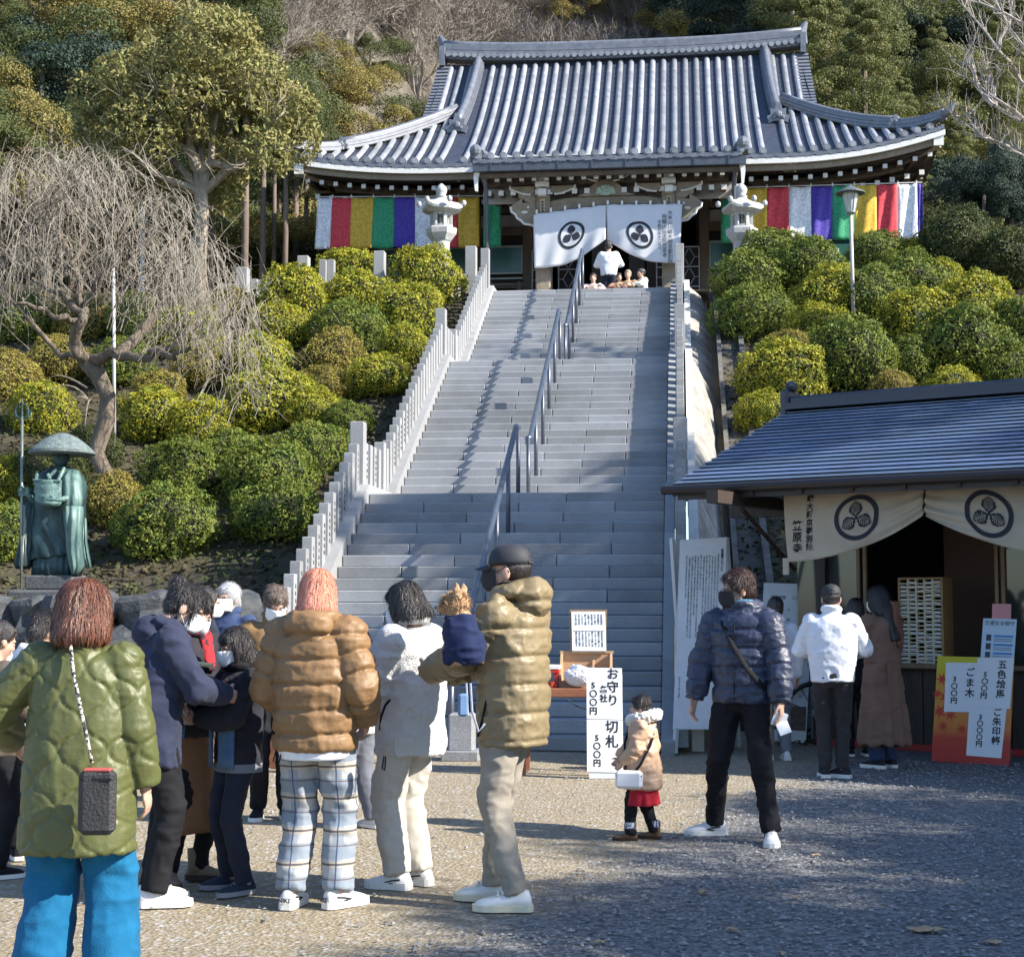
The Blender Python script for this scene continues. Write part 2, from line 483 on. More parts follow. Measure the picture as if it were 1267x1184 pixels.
# ================================================================== staircase
def build_stairs():
    top = empty('stone_staircase', (-2.29, Y0S, 0), 0, 'broad grey granite staircase climbing in three flights to the temple gate curtain', 'staircase')
    off = Vector((-2.29, Y0S, 0))
    A = [XL, -3.53, -2.22, -.91, XR]; B = [XL, -2.9, -1.59, XR]
    cache = {}
    for n in range(1, NS + 1):
        y = nose(n)
        last = n in (20, 40)
        dep = (nose(n + 1) - y + .03) if n < NS else 1.3
        js = A if (n + (n > 20) + (n > 40)) % 2 else B
        for a, c in zip(js[:-1], js[1:]):
            key = (round(c - a, 3), round(dep, 3))
            if key not in cache:
                wd = c - a - .007
                cache[key] = MB().box((0, dep / 2, 0), (wd, dep, RI - .003), bev=.011).mesh('step_stone', M_granite)
            o = link('step_stone', cache[key], top, Vector(((a + c) / 2, y + random.uniform(-.003, .003), n * RI - RI / 2)) - off)
    # rough mass under the stones, dark in the joints
    b = MB(off)
    for n in range(1, NS + 1):
        y = nose(n)
        y2 = nose(n + 1) + .05 if n < NS else y + 1.2
        b.box(((XL + XR) / 2, (y + .04 + y2) / 2, n * RI - RI / 2 - .03 - .1), (XR - XL - .01, y2 - y - .04, RI + .15))
    b.build('stair_core', M_dark, top)
    # kerbs up both sides
    for sx, x0, x1 in ((-1, XL - .31, XL - .003), (1, XR + .003, XR + .13)):
        segs = []
        for (na, nb) in ((1, 20), (21, 40), (41, 58)):
            ya, yb = nose(na) - TR, nose(nb)
            k = 4 if nb < 58 else 3
            for i in range(k):
                u, w_ = ya + (yb - ya) * i / k, ya + (yb - ya) * (i + 1) / k
                segs.append((u, float(stairline(u)), w_, float(stairline(w_))))
            if nb < 58: segs.append((yb, nb * RI, nose(nb + 1) - TR, nb * RI))
            else: segs.append((yb, nb * RI, yb + .7, nb * RI))
        for (ya, za, yb, zb) in segs:
            h = .13
            q = MB(off)
            ya += .003; yb -= .003
            prof = [(ya, za + h - .55 if za > .4 else -.1), (yb, zb + h - .55 if za > .4 else -.1), (yb, zb + h), (ya, za + h)]
            q.add([(x0, y, z) for y, z in prof] + [(x1, y, z) for y, z in prof], [(0, 3, 2, 1), (4, 5, 6, 7), (0, 1, 5, 4), (1, 2, 6, 5), (2, 3, 7, 6), (3, 0, 4, 7)])
            q.build('kerb_stone', M_granite_pale, top)
    return top
build_stairs()

def build_fence(side):
    if side < 0:
        xc = XL - .19; lab = 'pale stone post fence climbing the left side of the stairs'
    else:
        xc = XR + .21; lab = 'stone post fence climbing the right side of the stairs, seen end on'
    off = Vector((xc, Y0S, 0))
    top = empty('stone_fence', off, 0, lab, 'fence', 'stone fences flanking the stairs')
    short = MB().box((0, 0, .33), (.13, .145, .86), bev=.008).mesh('fence_post', M_granite_pale)
    tall = MB().box((0, 0, .45), (.2, .2, 1.15), bev=.01).mesh('tall_post', M_granite_pale)
    mid = MB().box((0, 0, .4), (.16, .16, 1.0), bev=.01).mesh('fence_post', M_granite_pale)
    marks = MB()
    m_ink = mat('engraved_ink', (.05, .05, .055), .8)
    y = Y0S - .12; ylist = []
    bounds = [(Y0S - .14, nose(20)), (nose(20), nose(21) - TR), (nose(21) - TR, nose(40)), (nose(40), nose(41) - TR), (nose(41) - TR, YTOP + .05)]
    for bi, (a, c) in enumerate(bounds):
        n = max(2, round((c - a) / (TR if bi % 2 == 0 else .3)))
        for i in range(n):
            yy = a + (c - a) * (i + .5) / n
            z = float(stairline(yy))
            if bi in (1, 3) and i == 0: me, nm = tall, 'tall_post'
            elif bi in (1, 3) and i == n - 1: me, nm = mid, 'fence_post'
            elif bi == 4 and i == n - 1: me, nm = tall, 'tall_post'
            else: me, nm = short, 'fence_post'
            o = link(nm, me, top, Vector((xc + random.uniform(-.003, .003), yy, z)) - off)
            if side < 0 and yy < 26:
                for k in range(5):
                    hx = random.uniform(.02, .035)
                    zc = z + .62 - k * .085
                    marks.add([(xc + .067, yy - hx, zc - .025), (xc + .067, yy + hx, zc - .025), (xc + .067, yy + hx * .7, zc + .025), (xc + .067, yy - hx, zc + .02)], [(0, 1, 2, 3)])
    if side < 0:
        marks.off = off; marks.v = [p - off for p in marks.v]
        marks.build('lettering', m_ink, top)['kind'] = 'stuff'
build_fence(-1); build_fence(1)

def build_rails():
    m = mat('steel_rail', (.16, .21, .29), .32, (.12, .16, .23), 6, metal=.6, spec=.5)
    md = mat('rail_post', (.12, .13, .16), .4, metal=.6)
    spec = [(-.9, 20, 'lower'), (21, 40, 'middle'), (41, 58, 'upper')]
    for a, c, nm in spec:
        ya = nose(max(a, 1)) - (.75 if a < 0 else .55); yb = nose(c) + .25
        x = -2.28
        off = Vector((x, ya, float(stairline(ya))))
        top = empty('handrail', off, 0, {'lower': 'lowest steel handrail, on the bottom flight behind the man in the cap', 'middle': 'middle steel handrail on the second flight of the stairs', 'upper': 'topmost steel handrail ending below the white gate curtain'}[nm], 'handrail', 'handrails down the middle of the stairs')
        H = .93
        pts = [(ya, H + stairline(ya)), (ya + .3, H + stairline(ya + .3) + .02)] if nm != 'lower' else [(ya, H), (nose(1) - .2, H + .05)]
        y1 = nose(c) - .02
        pts += [(y1, H + stairline(y1)), (yb, H + stairline(yb) + .0)]
        MB(off).tube([(x, p[0], float(p[1])) for p in pts], .04, 10).build('rail', m, top, smooth=True)
        k = 6
        for i in range(k):
            yy = ya + .02 + (yb - ya - .04) * i / (k - 1)
            z0 = float(stairline(yy)); zt = float(np.interp(yy, [p[0] for p in pts], [p[1] for p in pts]))
            n_ = int(np.clip(round(z0 / RI - .49), 0, NS)); z0 = max(0, z0 - RI)
            for dx in ((0,) if 0 < i < k - 1 else (0,)):
                MB(off).tube([(x + dx, yy, z0), (x + dx, yy, zt)], .03, 8).build('rail_post', md, top, smooth=True)
build_rails()

def build_side_wall():
    # concrete embankment under the right side of the stairs, coping and drain
    off = Vector((.2, 24, 0))
    top = empty('embankment_wall', off, 0, 'weathered sprayed concrete wall under the right edge of the stairs', 'wall')
    ys = np.arange(16.6, 36.9, .35)
    rings = []
    for y in ys:
        s = float(stairline(y)); g = float(gz(.8, y)) - .5
        x0 = XR + .42; n = 7; ring = []
        for k in range(n):
            t = k / (n - 1)
            z = s + .02 + (g - s - .1) * t
            x = x0 + .56 * t ** .8 + .06 * float(fbm(np.array([[t * 3, y * 1.6, 2.]]))[0]) * (t > .05)
            ring.append((x, y, z))
        rings.append(ring)
    b = MB(off); b.loft(rings, cap=False, closed=False); b.build('sprayed_wall', M_concrete, top, smooth=True)
    for i in range(12):
        a = 16.4 + i * 1.7; c = min(a + 1.695, 36.9)
        if a > 36.5: break
        za, zb = float(stairline(a)), float(stairline(c))
        q = MB(off); x0, x1 = XR + .31, XR + .435
        # break at landings keeps the coping on the line of the steps
        ysb = [a] + [v for v in (nose(20), nose(21) - TR, nose(40), nose(41) - TR, YTOP) if a < v < c] + [c]
        rings = [[(x0, y, float(stairline(y)) - .25), (x1, y, float(stairline(y)) - .25), (x1, y, float(stairline(y)) + .16), (x0, y, float(stairline(y)) + .16)] for y in ysb]
        q.loft(rings); q.build('coping_stone', mat('coping', (.62, .60, .56), .8, (.5, .49, .46), 8), top)
    # back of the embankment below the coping
    # drain channel
    m2 = mat('drain_concrete', (.16, .15, .135), .9, (.08, .08, .07), 5, .5, 30)
    d = empty('drain_channel', (1.0, 24, 0), 0, 'dark concrete drain running down between the stair wall and the right hedges', 'drain')
    q = MB(Vector((1.0, 24, 0)))
    for x0, x1, dz in ((.72, .80, .12), (1.16, 1.26, .14)):
        rings = []
        for y in np.arange(19, 36.5, .5):
            g = float(gz(1.0, y)); rings.append([(x0, y, g - .2), (x1, y, g - .2), (x1, y, g + dz), (x0, y, g + dz)])
        q.loft(rings)
    q.build('channel_edge', m2, d)
    q = MB(Vector((1.0, 24, 0)))
    q.loft([[(.80, y, float(gz(1.0, y)) + .01), (1.16, y, float(gz(1.0, y)) + .01)] for y in np.arange(19, 36.5, .5)], cap=False, closed=False)
    q.build('channel_bed', mat('drain_bed', (.06, .055, .05), .9, (.1, .09, .07), 7, .4, 30), d)
build_side_wall()

def build_terrace_fence():
    """low stone fence along the front of the terrace, left"""
    off = Vector((-8, YTOP + .3, ZTOP))
    top = empty('terrace_fence', off, 0, 'low pale stone fence along the terrace edge left of the stairs under the striped banner', 'fence')
    s = MB().box((0, 0, .3), (.17, .17, .7), bev=.01).mesh('fence_post', M_granite_pale)
    t = MB().box((0, 0, .5), (.26, .26, 1.15), bev=.012).mesh('tall_post', M_granite_pale)
    for px, py, tallp, Yp in ((470, 312, 1, 36.4), (583, 306, 1, 36.6), (376, 318, 1, 35.8), (343, 340, 0, 35.2), (334, 345, 0, 35.1), (325, 347, 0, 35.0), (315, 346, 0, 34.9), (301, 332, 1, 34.6), (287, 352, 0, 34.5), (277, 352, 0, 34.4), (352, 336, 0, 35.3), (361, 334, 0, 35.5), (400, 322, 0, 36.0), (410, 322, 0, 36.1)):
        p = at(px, py, Yp)
        link('tall_post' if tallp else 'fence_post', t if tallp else s, top, Vector((p.x, Yp, p.z - (1.07 if tallp else .65))) - off)
    a, c = at(287, 372, 34.5), at(583, 340, 36.6)
    b = MB(off); b.tube([(a.x, a.y, a.z), (c.x, c.y, c.z)], .09, 4); b.build('base_rail', M_granite_pale, top)
    off = at(1030, 310, 36.3)
    top = empty('boundary_post', (off.x, off.y, ZTOP - .1), 0, 'single pale stone post below the right striped banner beside the lamp', 'post')
    q = MB(); q.box((0, 0, .45), (.27, .27, .95), bev=.015); q.build('post', M_granite_pale, top)
    q = MB(); q.box((-.1, -.2, .02), (1.0, .3, .14), bev=.01); q.build('base_stone', M_granite_pale, top)
build_terrace_fence()

# ================================================================== temple
XC = -1.72
YE = 39.5          # main eave
YP = 37.4          # porch eave
YR = 46.0          # ridge
HR, HE, HP = 5.27, 8.3, 3.25
def P(v):
    v = np.asarray(v, float)
    return np.where(v >= 0, 12.84 + .5 * v + .038 * v * v, 12.84 + .25 * v + .0)
def upt(x, v):
    return np.where(np.asarray(x) < 0, .36, .60) * np.clip((np.abs(x) - 4.2) / 4.1, 0, 1) ** 2.2 * np.clip(1 - v / 4.5, 0, 1)
def roofz(x, v):
    x0 = x; x = np.abs(x)
    ds = HE - x
    vv = np.where(x > HR, np.minimum(v, ds), v)
    return P(vv) + upt(x0, vv)

M_tile = mat('roof_tile_grey', (.33, .34, .36), .36, (.20, .215, .24), 3, .1, 60, spec=.6, objrand=.25, stain=(1.3, .5, (.12, .125, .13)))  # ribs lightened, their sunlit white put into the colour
M_tile_d = mat('roof_tile_bed', (.05, .06, .085), .5, (.03, .035, .055), 6, spec=.5)  # darker than the ribs: shade between them put into the colour
M_ridge = mat('ridge_tile_grey', (.17, .185, .21), .38, (.11, .12, .15), 5, .1, 60, spec=.6)
M_wood = mat('aged_timber', (.15, .115, .085), .75, (.10, .075, .055), 3, .3, 30, stretch=(1, 1, .2))
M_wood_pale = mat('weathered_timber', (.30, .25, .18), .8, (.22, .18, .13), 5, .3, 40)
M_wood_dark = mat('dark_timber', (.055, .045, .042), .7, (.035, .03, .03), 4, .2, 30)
M_white = mat('white_paint', (.78, .77, .73), .6, (.68, .67, .63), 9)
M_plaster = mat('grey_plaster', (.42, .41, .40), .85, (.36, .35, .34), 3)
M_gutter = mat('copper_gutter', (.10, .11, .13), .45, (.07, .08, .10), 8, metal=.4)
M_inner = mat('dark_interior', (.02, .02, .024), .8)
TOFF = Vector((XC, YE + 2, ZTOP))
def build_temple():
    T = empty('temple_gate_hall', TOFF, 0, 'large temple hall with curved grey tiled roof at the top of the stairs', 'temple')
    W = lambda x, y, z: (XC + x, y, z)
    # ---- roof
    roof_parts = MB(TOFF)
    xs = np.linspace(-HE, HE, 93)
    # bed of the roof, stepped like courses
    vs = list(np.arange(0, 6.51, .25))
    rows = []
    for i, v in enumerate(vs):
        row = []
        for x in xs:
            z = float(roofz(x, v)); y = YE + v
            if abs(x) > HR: y = YE + min(v, HE - abs(x) + .0001)
            row.append(Vector(W(x, y, z + (0 if i == 0 else .0))))
        rows.append(row)
        if i < len(vs) - 1:
            rows.append([p - Vector((0, 0, .03)) for p in row])
    roof_parts.loft(rows, cap=False, closed=False)
    # porch part
    rows = []
    for v in (-2.1, -1.6, -1.1, -.6, -.1, .2):
        rows.append([Vector(W(x, YE + v, float(P(v)) + .015)) for x in np.linspace(-HP, HP, 9)])
    roof_parts.loft(rows, cap=False, closed=False)
    # hips to the sides and the back slope
    for s in (-1, 1):
        rows = []
        for d in np.linspace(0, 3.03, 10):
            rows.append([Vector(W(s * (HE - d), YE + d + (2 * 6.5 - 2 * d) * k / 12, float(P(d) + upt(s * (HE - d), d) * abs(1 - 2 * k / 12) ** 4))) for k in range(13)])
        roof_parts.loft(rows, cap=False, closed=False)
        # gable wall
        pr = [Vector(W(s * (HR - .45), YE + v, float(P(v)) - .1)) for v in np.linspace(2.9, 6.5, 8)]
        pr += [Vector(W(s * (HR - .45), YR + v, float(P(6.5 - v)) - .1)) for v in np.linspace(.5, 3.6, 7)]
        roof_parts.add(pr, [tuple(range(len(pr)))])
    roof_parts.loft([[Vector(W(x, YR + v, float(P(6.5 - v)))) for x in np.linspace(-HR, HR, 5)] for v in np.linspace(0, 6.5, 8)], cap=False, closed=False)
    roof = roof_parts.build('roof', M_tile_d, T)
    # ---- rows of round tiles
    pitch = .318; nrow = int(HE / pitch)
    cache = {}
    for i in range(-nrow, nrow + 1):
        x = i * pitch
        ax = abs(x)
        if abs(ax - 4.25) < .14: continue
        v0 = -2.1 if ax < HP - .05 else 0.0
        v1 = 6.4 if ax < HR else HE - ax
        if v1 - v0 < .35: continue
        if ax > 4.45 and ax < HR: v1 = 6.4
        b = MB(); r = .078
        b.smooth = True
        vv = np.arange(v0, v1 + .01, .3)
        rings = []
        for k, v in enumerate(vv):
            z = float(P(v) if ax < HR else P(v)) + float(upt(x, v))
            for dr in ((0, .012) if 0 < k < len(vv) - 1 else (0,)):
                rings.append([(r * (1 + dr * 3) * math.cos(a), v + dr * .5, z - ZTOP + .02 + r * 1.15 * (1 + dr * 4) * math.sin(a)) for a in np.linspace(0, PI, 7)])
        b.loft(rings, cap=False, closed=False)
        # round end tile with its raised rim
        b.smooth = False
        y0, z0 = vv[0], float(P(v0)) + float(upt(x, v0)) - ZTOP + .04
        b.tube([(0, y0 - .05, z0), (0, y0 + .04, z0 + .01)], [.10, .10], 12)
        b.tube([(0, y0 - .062, z0), (0, y0 - .05, z0)], [.06, .064], 10)
        key = ('c' if ax < HP - .05 else ('m' if ax < 4.2 else None))
        if key and key in cache: me = cache[key]
        else:
            me = b.mesh('tile_row', M_tile)
            if key: cache[key] = me
        o = link('tile_row', me, T, (x, -2, 0))
    # verge tiles on the gable edge and hip ridges, ridge courses
    def ridge(name, pts, wd, ht, layers, parent=T, lift=0.0):
        b = MB(TOFF)
        for l in range(layers):
            z0 = ht * l / layers; z1 = ht * (l + 1) / layers - .012
            ww = wd * (1 - .35 * l / layers) + (.03 if l % 2 else 0)
            rings = []
            for j, p in enumerate(pts):
                p = Vector(p); q = Vector(pts[min(j + 1, len(pts) - 1)]) - Vector(pts[max(j - 1, 0)])
                n = Vector((-q.y, q.x, 0)).normalized() * ww / 2
                up = Vector((0, 0, 1))
                rings.append([p - n + up * z0, p + n + up * z0, p + n + up * z1, p - n + up * z1])
            b.loft(rings)
        # rounded cap
        b.smooth = True
        b.tube([Vector(p) + Vector((0, 0, ht)) for p in pts], wd * .3, 8)
        b.smooth = False
        return b.build(name, M_ridge, parent)
    xr = np.linspace(-HR - .05, HR + .05, 17)
    zr = lambda x: 17.68 + .17 * (abs(x) / HR) ** 3
    ridge('main_ridge', [W(x, YR, zr(x)) for x in xr], .42, .50, 5)
    # row of round tile ends under the ridge
    b = MB(TOFF)
    for x in np.arange(-HR + .1, HR, .2):
        b.tube([W(x, YR - .32, zr(x) + .1), W(x, YR - .1, zr(x) + .12)], .075, 8)
    b.build('ridge_end_tiles', M_tile, T)
    for s in (-1, 1):
        # descending ridge
        ridge('descending_ridge', [W(s * (4.25 + .12 * ((6.4 - v) / 3.6) ** 2), YE + v, float(P(v)) + .03) for v in np.linspace(6.35, 2.75, 12)], .34, .30, 3)
        # hip ridge
        ridge('hip_ridge', [W(s * (HE - v), YE + v, float(P(v) + upt(s * (HE - v), v)) + .02) for v in np.linspace(3.75, 1.0, 8)], .3, .26, 3)
        ridge('hip_ridge', [W(s * (HE - v), YE + v, float(P(v) + upt(s * (HE - v), v)) + .02 + .12 * (1 - v) ** 2) for v in np.linspace(1.1, .0, 6)], .26, .2, 2)
        # verge tiles along the gable edge
        b = MB(TOFF)
        for v in np.arange(2.9, 6.4, .17):
            b.box(W(s * (HR + .02), YE + v, float(P(v)) + .02), (.42, .12, .12), rx=math.atan(.5 + .076 * v))
        b.loft([[W(s * (HR + q), YE + v, float(P(v)) + z) for q, z in ((-.1, -.05), (.1, -.05), (.1, -.35), (-.1, -.35))] for v in np.linspace(2.9, 6.4, 9)])
        b.build('verge_tiles', M_ridge, T)
        # ridge end ornament
        def oni(c, k, nm='ridge_end_ornament'):
            b = MB(TOFF); c = Vector(c)
            pts = [(-.32, -.1), (-.38, .15), (-.25, .2), (-.27, .42), (-.12, .38), (-.06, .62), (.06, .62), (.12, .38), (.27, .42), (.25, .2), (.38, .15), (.32, -.1), (.15, -.02), (-.15, -.02)]
            b.extrude([(a * k, e * k) for a, e in pts], c, (1, 0, 0), (0, 0, 1), .1 * k)
            b.ell(c + Vector((0, -.12 * k, .2 * k)), (.13 * k, .08 * k, .13 * k), 8, 6)
            b.ell(c + Vector((-.14 * k, -.11 * k, .1 * k)), (.07 * k, .05 * k, .07 * k), 8, 6)
            b.ell(c + Vector((.14 * k, -.11 * k, .1 * k)), (.07 * k, .05 * k, .07 * k), 8, 6)
            return b.build(nm, M_ridge, T)
        oni(W(s * 4.38, YE + 2.68, float(P(2.7)) + .02), .8)
        oni(W(s * 7.25, YE + .98, float(P(1) + upt(s * 7.25, 1)) + .1), .5)
        b = MB(TOFF)
        b.tube([W(s * HR, YR, 18.0), W(s * (HR + .06), YR, 18.35), W(s * (HR + .2), YR, 18.62)], [.24, .15, .06], 8, flat=.6)
        b.box(W(s * (HR + .08), YR, 17.9), (.16, .7, .6))
        b.build('ridge_end_ornament', M_ridge, T)
        b = MB(TOFF)
        b.tube([W(s * (HE - .1), YE + .1, float(P(0) + upt(s * HE, 0)) + .2), W(s * (HE + .12), YE - .1, float(P(0) + upt(s * HE, 0)) + .3), W(s * (HE + .22), YE - .15, float(P(0) + upt(s * HE, 0)) + .5)], [.13, .1, .05], 8)
        b.build('corner_tile', M_ridge, T)
        # porch corner ornament
        b = MB(TOFF)
        b.ell(W(s * (HP - .02), YP - .02, float(P(-2.1)) + .2), (.15, .12, .16), 8, 6); b.box(W(s * (HP - .02), YP + .2, float(P(-2)) + .07), (.26, .5, .16))
        b.tube([W(s * (HP - .12), YP + .1, float(P(-2)) + .14), W(s * (HP - .12), YE + .1, float(P(0)) + .12)], .11, 6)
        b.build('porch_corner_tile', M_ridge, T)
    # pendant tiles: scalloped strip at the eaves
    b = MB(TOFF)
    for x in np.arange(-HE + .1, HE, .088):
        if abs(x) < HP: continue
        z = float(P(0) + upt(x, 0)); b.box(W(x, YE - .02, z - .05 - .03 * abs(math.sin(x / pitch * PI))), (.086, .05, .11))
    for x in np.arange(-HP, HP, .088):
        z = float(P(-2.1)); b.box(W(x, YP - .02, z - .05 - .03 * abs(math.sin(x / pitch * PI))), (.086, .05, .11))
    b.build('eave_tiles', M_ridge, T)['kind'] = 'stuff'
    # ---- eave boards
    def band(name, m, x0, x1, yy, dz0, dz1, th, n=16, up=True):
        b = MB(TOFF)
        b.loft([[W(x, yy, 12.84 + (float(upt(x, 0)) if up else 0) + dz0), W(x, yy + th, 12.84 + (float(upt(x, 0)) if up else 0) + dz0), W(x, yy + th, 12.84 + (float(upt(x, 0)) if up else 0) + dz1), W(x, yy, 12.84 + (float(upt(x, 0)) if up else 0) + dz1)] for x in np.linspace(x0, x1, n)])
        return b.build(name, m, T)
    for s in (-1, 1):
        band('eave_fascia', M_white, s * (HP + .04), s * (HE + .02), YE - .035, -.27, -.135, .1)
        band('eave_beam', M_wood_pale, s * (HP + .04), s * (HE - .02), YE + .09, -.42, -.273, .1)
        band('side_eave_beam', M_wood, s * (HP + .3), s * (HE - .9), YE + .9, -.62, -.42, .16)
    zp = float(P(-2.1))
    b = MB(TOFF); b.box(W(0, YP + .06, zp - .22), (HP * 2 + .1, .16, .2)); b.build('porch_gutter', M_gutter, T)
    for i in range(8):
        b = MB(TOFF); b.box(W(-HP + .4 + i * .82, YP - .03, zp - .22), (.03, .02, .2)); b.build('gutter_joint', M_gutter, T)
    b = MB(TOFF); b.box(W(0, YP + .22, zp - .38), (HP * 2 - .1, .12, .1)); b.build('porch_fascia', M_wood, T)
    # ---- rafters, white ends
    caps = {}
    def rafter(x, y0, z0, L, sl, k=.1, m=M_wood):
        key = (round(L, 2), round(sl, 2), round(k, 2))
        if key not in caps:
            q = MB(); q.loft([[(-k / 2, a, a * sl - k / 2), (k / 2, a, a * sl - k / 2), (k / 2, a, a * sl + k / 2), (-k / 2, a, a * sl + k / 2)] for a in (.012, L)])
            q.cm = 1; q.box((0, 0.004, 0), (k + .012, .018, k + .012))
            caps[key] = q.mesh('rafter', [M_wood, M_white])
        link('rafter', caps[key], T, Vector(W(x, y0, z0)) - TOFF)
    for i in range(-10, 11):
        x = i * .305
        rafter(x, YP + .34, zp - .43, 2.2, .12, .1)
        rafter(x + .05, YP + .78, zp - .66, 2.2, .12, .115)
    for s in (-1, 1):
        for i in range(13):
            x = s * (HP + .28 + i * .372); u_ = float(upt(x, 0))
            rafter(x, YE + .34, 12.84 + u_ - .56, 2.0, .1, .1)
            rafter(x - s * .12, YE + .95, 12.84 + u_ * .9 - .80, 1.6, .1, .115)
        # corner rafter
        b = MB(TOFF); b.cm = 0
        b.tube([W(s * (HE - .1), YE + .15, 12.84 + float(upt(s * HE, 0)) - .42), W(s * (HE - 2.4), YE + 2.4, 12.84 - .35)], .15, 4)
        b.build('corner_rafter', M_wood_pale, T)
        b = MB(TOFF); b.box(W(s * (HE - .14), YE + .04, 12.84 + float(upt(s * HE, 0)) - .40), (.24, .08, .26)); b.build('rafter_cap', M_white, T)
        # fan of rafters under the corner
        for k in range(7):
            b = MB(TOFF); b.tube([W(s * (HE - .15), YE + .5 + k * .42, 12.55 + float(upt(s * HE, 0)) - k * .08), W(s * (HE - 2.6), YE + .9 + k * .36, 12.62)], .05, 4)
            b.build('rafter', M_wood_pale, T)
    # soffit boards
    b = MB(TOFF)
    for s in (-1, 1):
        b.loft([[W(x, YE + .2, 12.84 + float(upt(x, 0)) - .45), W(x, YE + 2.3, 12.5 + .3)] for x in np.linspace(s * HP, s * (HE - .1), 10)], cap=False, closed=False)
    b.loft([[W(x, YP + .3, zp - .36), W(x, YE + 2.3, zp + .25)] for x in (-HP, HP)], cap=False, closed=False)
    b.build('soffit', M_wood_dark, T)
    # ---- porch: columns, beams, carvings
    CX = (-1.66, 1.45); CYP = 38.4
    for x in CX:
        b = MB(TOFF); b.box(W(x, CYP, 10.4), (.36, .36, 3.3), bev=.03); b.build('porch_column', M_wood_pale, T)
        b = MB(TOFF); b.box(W(x, CYP, 8.84), (.56, .56, .2), bev=.03); b.build('column_base', M_granite, T)
        # bracket blocks, white faced
        b = MB(TOFF)
        b.box(W(x, CYP - .28, 11.62), (.2, .2, .16)); b.box(W(x, CYP - .28, 11.82), (.34, .24, .13)); b.box(W(x, CYP - .28, 12.03), (.24, .2, .26))
        b.build('bracket_block', M_white, T)
        b = MB(TOFF); b.box(W(x - .0, CYP - .2, 11.26), (.13, .03, .46)); b.build('name_plaque', mat('plaque_wood', (.42, .33, .22), .7), T)
        b = MB(TOFF)
        for k in range(5): b.box(W(x, CYP - .218, 11.40 - k * .075), (.05, .004, .045))
        b.build('plaque_lettering', mat('brush_ink', (.02, .02, .025), .7), T)
    b = MB(TOFF); b.box(W(-.1, CYP, 11.98), (6.0, .3, .24)); b.build('porch_beam', M_wood, T)
    # arched rainbow beam
    b = MB(TOFF)
    xs_ = np.linspace(CX[0] + .19, CX[1] - .19, 13)
    b.loft([[W(x, CYP - .13, 11.12 + .0), W(x, CYP + .13, 11.12), W(x, CYP + .13, 11.42 + .1 * (1 - ((x + .1) / 1.4) ** 4)), W(x, CYP - .13, 11.42 + .1 * (1 - ((x + .1) / 1.4) ** 4))] for x in xs_])
    b.build('rainbow_beam', M_wood_pale, T)
    b = MB(TOFF); b.box(W(-.1, CYP + .35, 11.72), (6.2, .06, .4)); b.build('porch_panel', M_plaster, T)
    # frog-leg strut with coloured carving
    out = [(-.72, 0), (-.5, .07), (-.34, .26), (-.14, .40), (.14, .40), (.34, .26), (.5, .07), (.72, 0), (.45, -.01), (.25, .0), (-.25, 0), (-.45, -.01)]
    b = MB(TOFF); b.extrude(out, W(-.1, CYP - .1, 11.53), (1, 0, 0), (0, 0, 1), .1); b.build('frog_leg_strut', M_wood_pale, T)
    b = MB(TOFF)
    mg = mat('carving_green', (.12, .26, .22), .7, (.55, .62, .5), 30)
    for k in range(9):
        a = PI * k / 8
        b.ell(W(-.1 + .2 * math.cos(a), CYP - .22, 11.60 + .15 * math.sin(a)), (.055, .03, .05), 8, 6)
    b.ell(W(-.1, CYP - .21, 11.62), (.17, .03, .1), 10, 6)
    b.build('carving', mg, T)
    # elbow arms with white undersides
    def arm(xc, s, zc, L=.62, y=CYP - .12):
        o1 = [(0, 0)] ; n = 8
        pts = [(0, .02), (0, .17)] + [(L - .02, .17), (L, .12)]
        low = [(L - (L * .85) * k / n, .12 - .16 * math.sin(PI / 2 * (k / n)) ) for k in range(n + 1)]
        o = pts + low
        b = MB(TOFF); b.extrude([(a * s, c) for a, c in (o if s > 0 else o[::-1])], W(xc, y, zc), (1, 0, 0), (0, 0, 1), .12)
        b.build('bracket_arm', M_wood_pale, T)
        b = MB(TOFF)
        for (a, c), (a2, c2) in zip(low[:-1], low[1:]):
            b.tube([W(xc + a * s, y - .13, zc + c), W(xc + a2 * s, y - .13, zc + c2)], .024, 4)
        b.tube([W(xc + s * L, y - .13, zc + .12), W(xc + s * (L - .02), y - .13, zc + .18)], .024, 4)
        b.build('white_edge', M_white, T)
    for x in CX:
        for s in (-1, 1): arm(x + s * .2, s, 11.63)
    for s in (-1, 1): arm(-.1 + s * .12, s, 11.93, .5)
    # cloud shaped noses outside the columns
    for x, s in ((CX[0], -1), (CX[1], 1)):
        sc = [(0, .42), (.12, .44), (.3, .38), (.42, .25), (.52, .20), (.62, .10), (.60, -.02), (.50, -.08), (.46, -.18), (.36, -.24), (.28, -.33), (.16, -.35), (.0, -.40)]
        b = MB(TOFF); b.extrude([(a * s, c) for a, c in (sc if s < 0 else sc[::-1])][::1], W(x + s * .18, CYP - .06, 11.2), (1, 0, 0), (0, 0, 1), .14); b.build('carved_nose', M_wood_pale, T)
        b = MB(TOFF)
        for (a, c), (a2, c2) in zip(sc[5:-1], sc[6:]):
            b.tube([W(x + s * (.18 + a), CYP - .2, 11.2 + c), W(x + s * (.18 + a2), CYP - .2, 11.2 + c2)], .03, 5)
        b.ell(W(x + s * .45, CYP - .21, 11.16), (.08, .02, .035), 8, 5); b.ell(W(x + s * .36, CYP - .21, 11.28), (.035, .02, .03), 8, 5)
        b.build('white_edge', M_white, T)['kind'] = 'stuff'
        b = MB(TOFF); b.ell(W(x + s * .32, CYP - .2, 11.5), (.16, .06, .1), 8, 6); b.ell(W(x + s * .5, CYP - .2, 11.58), (.12, .06, .09), 8, 6)
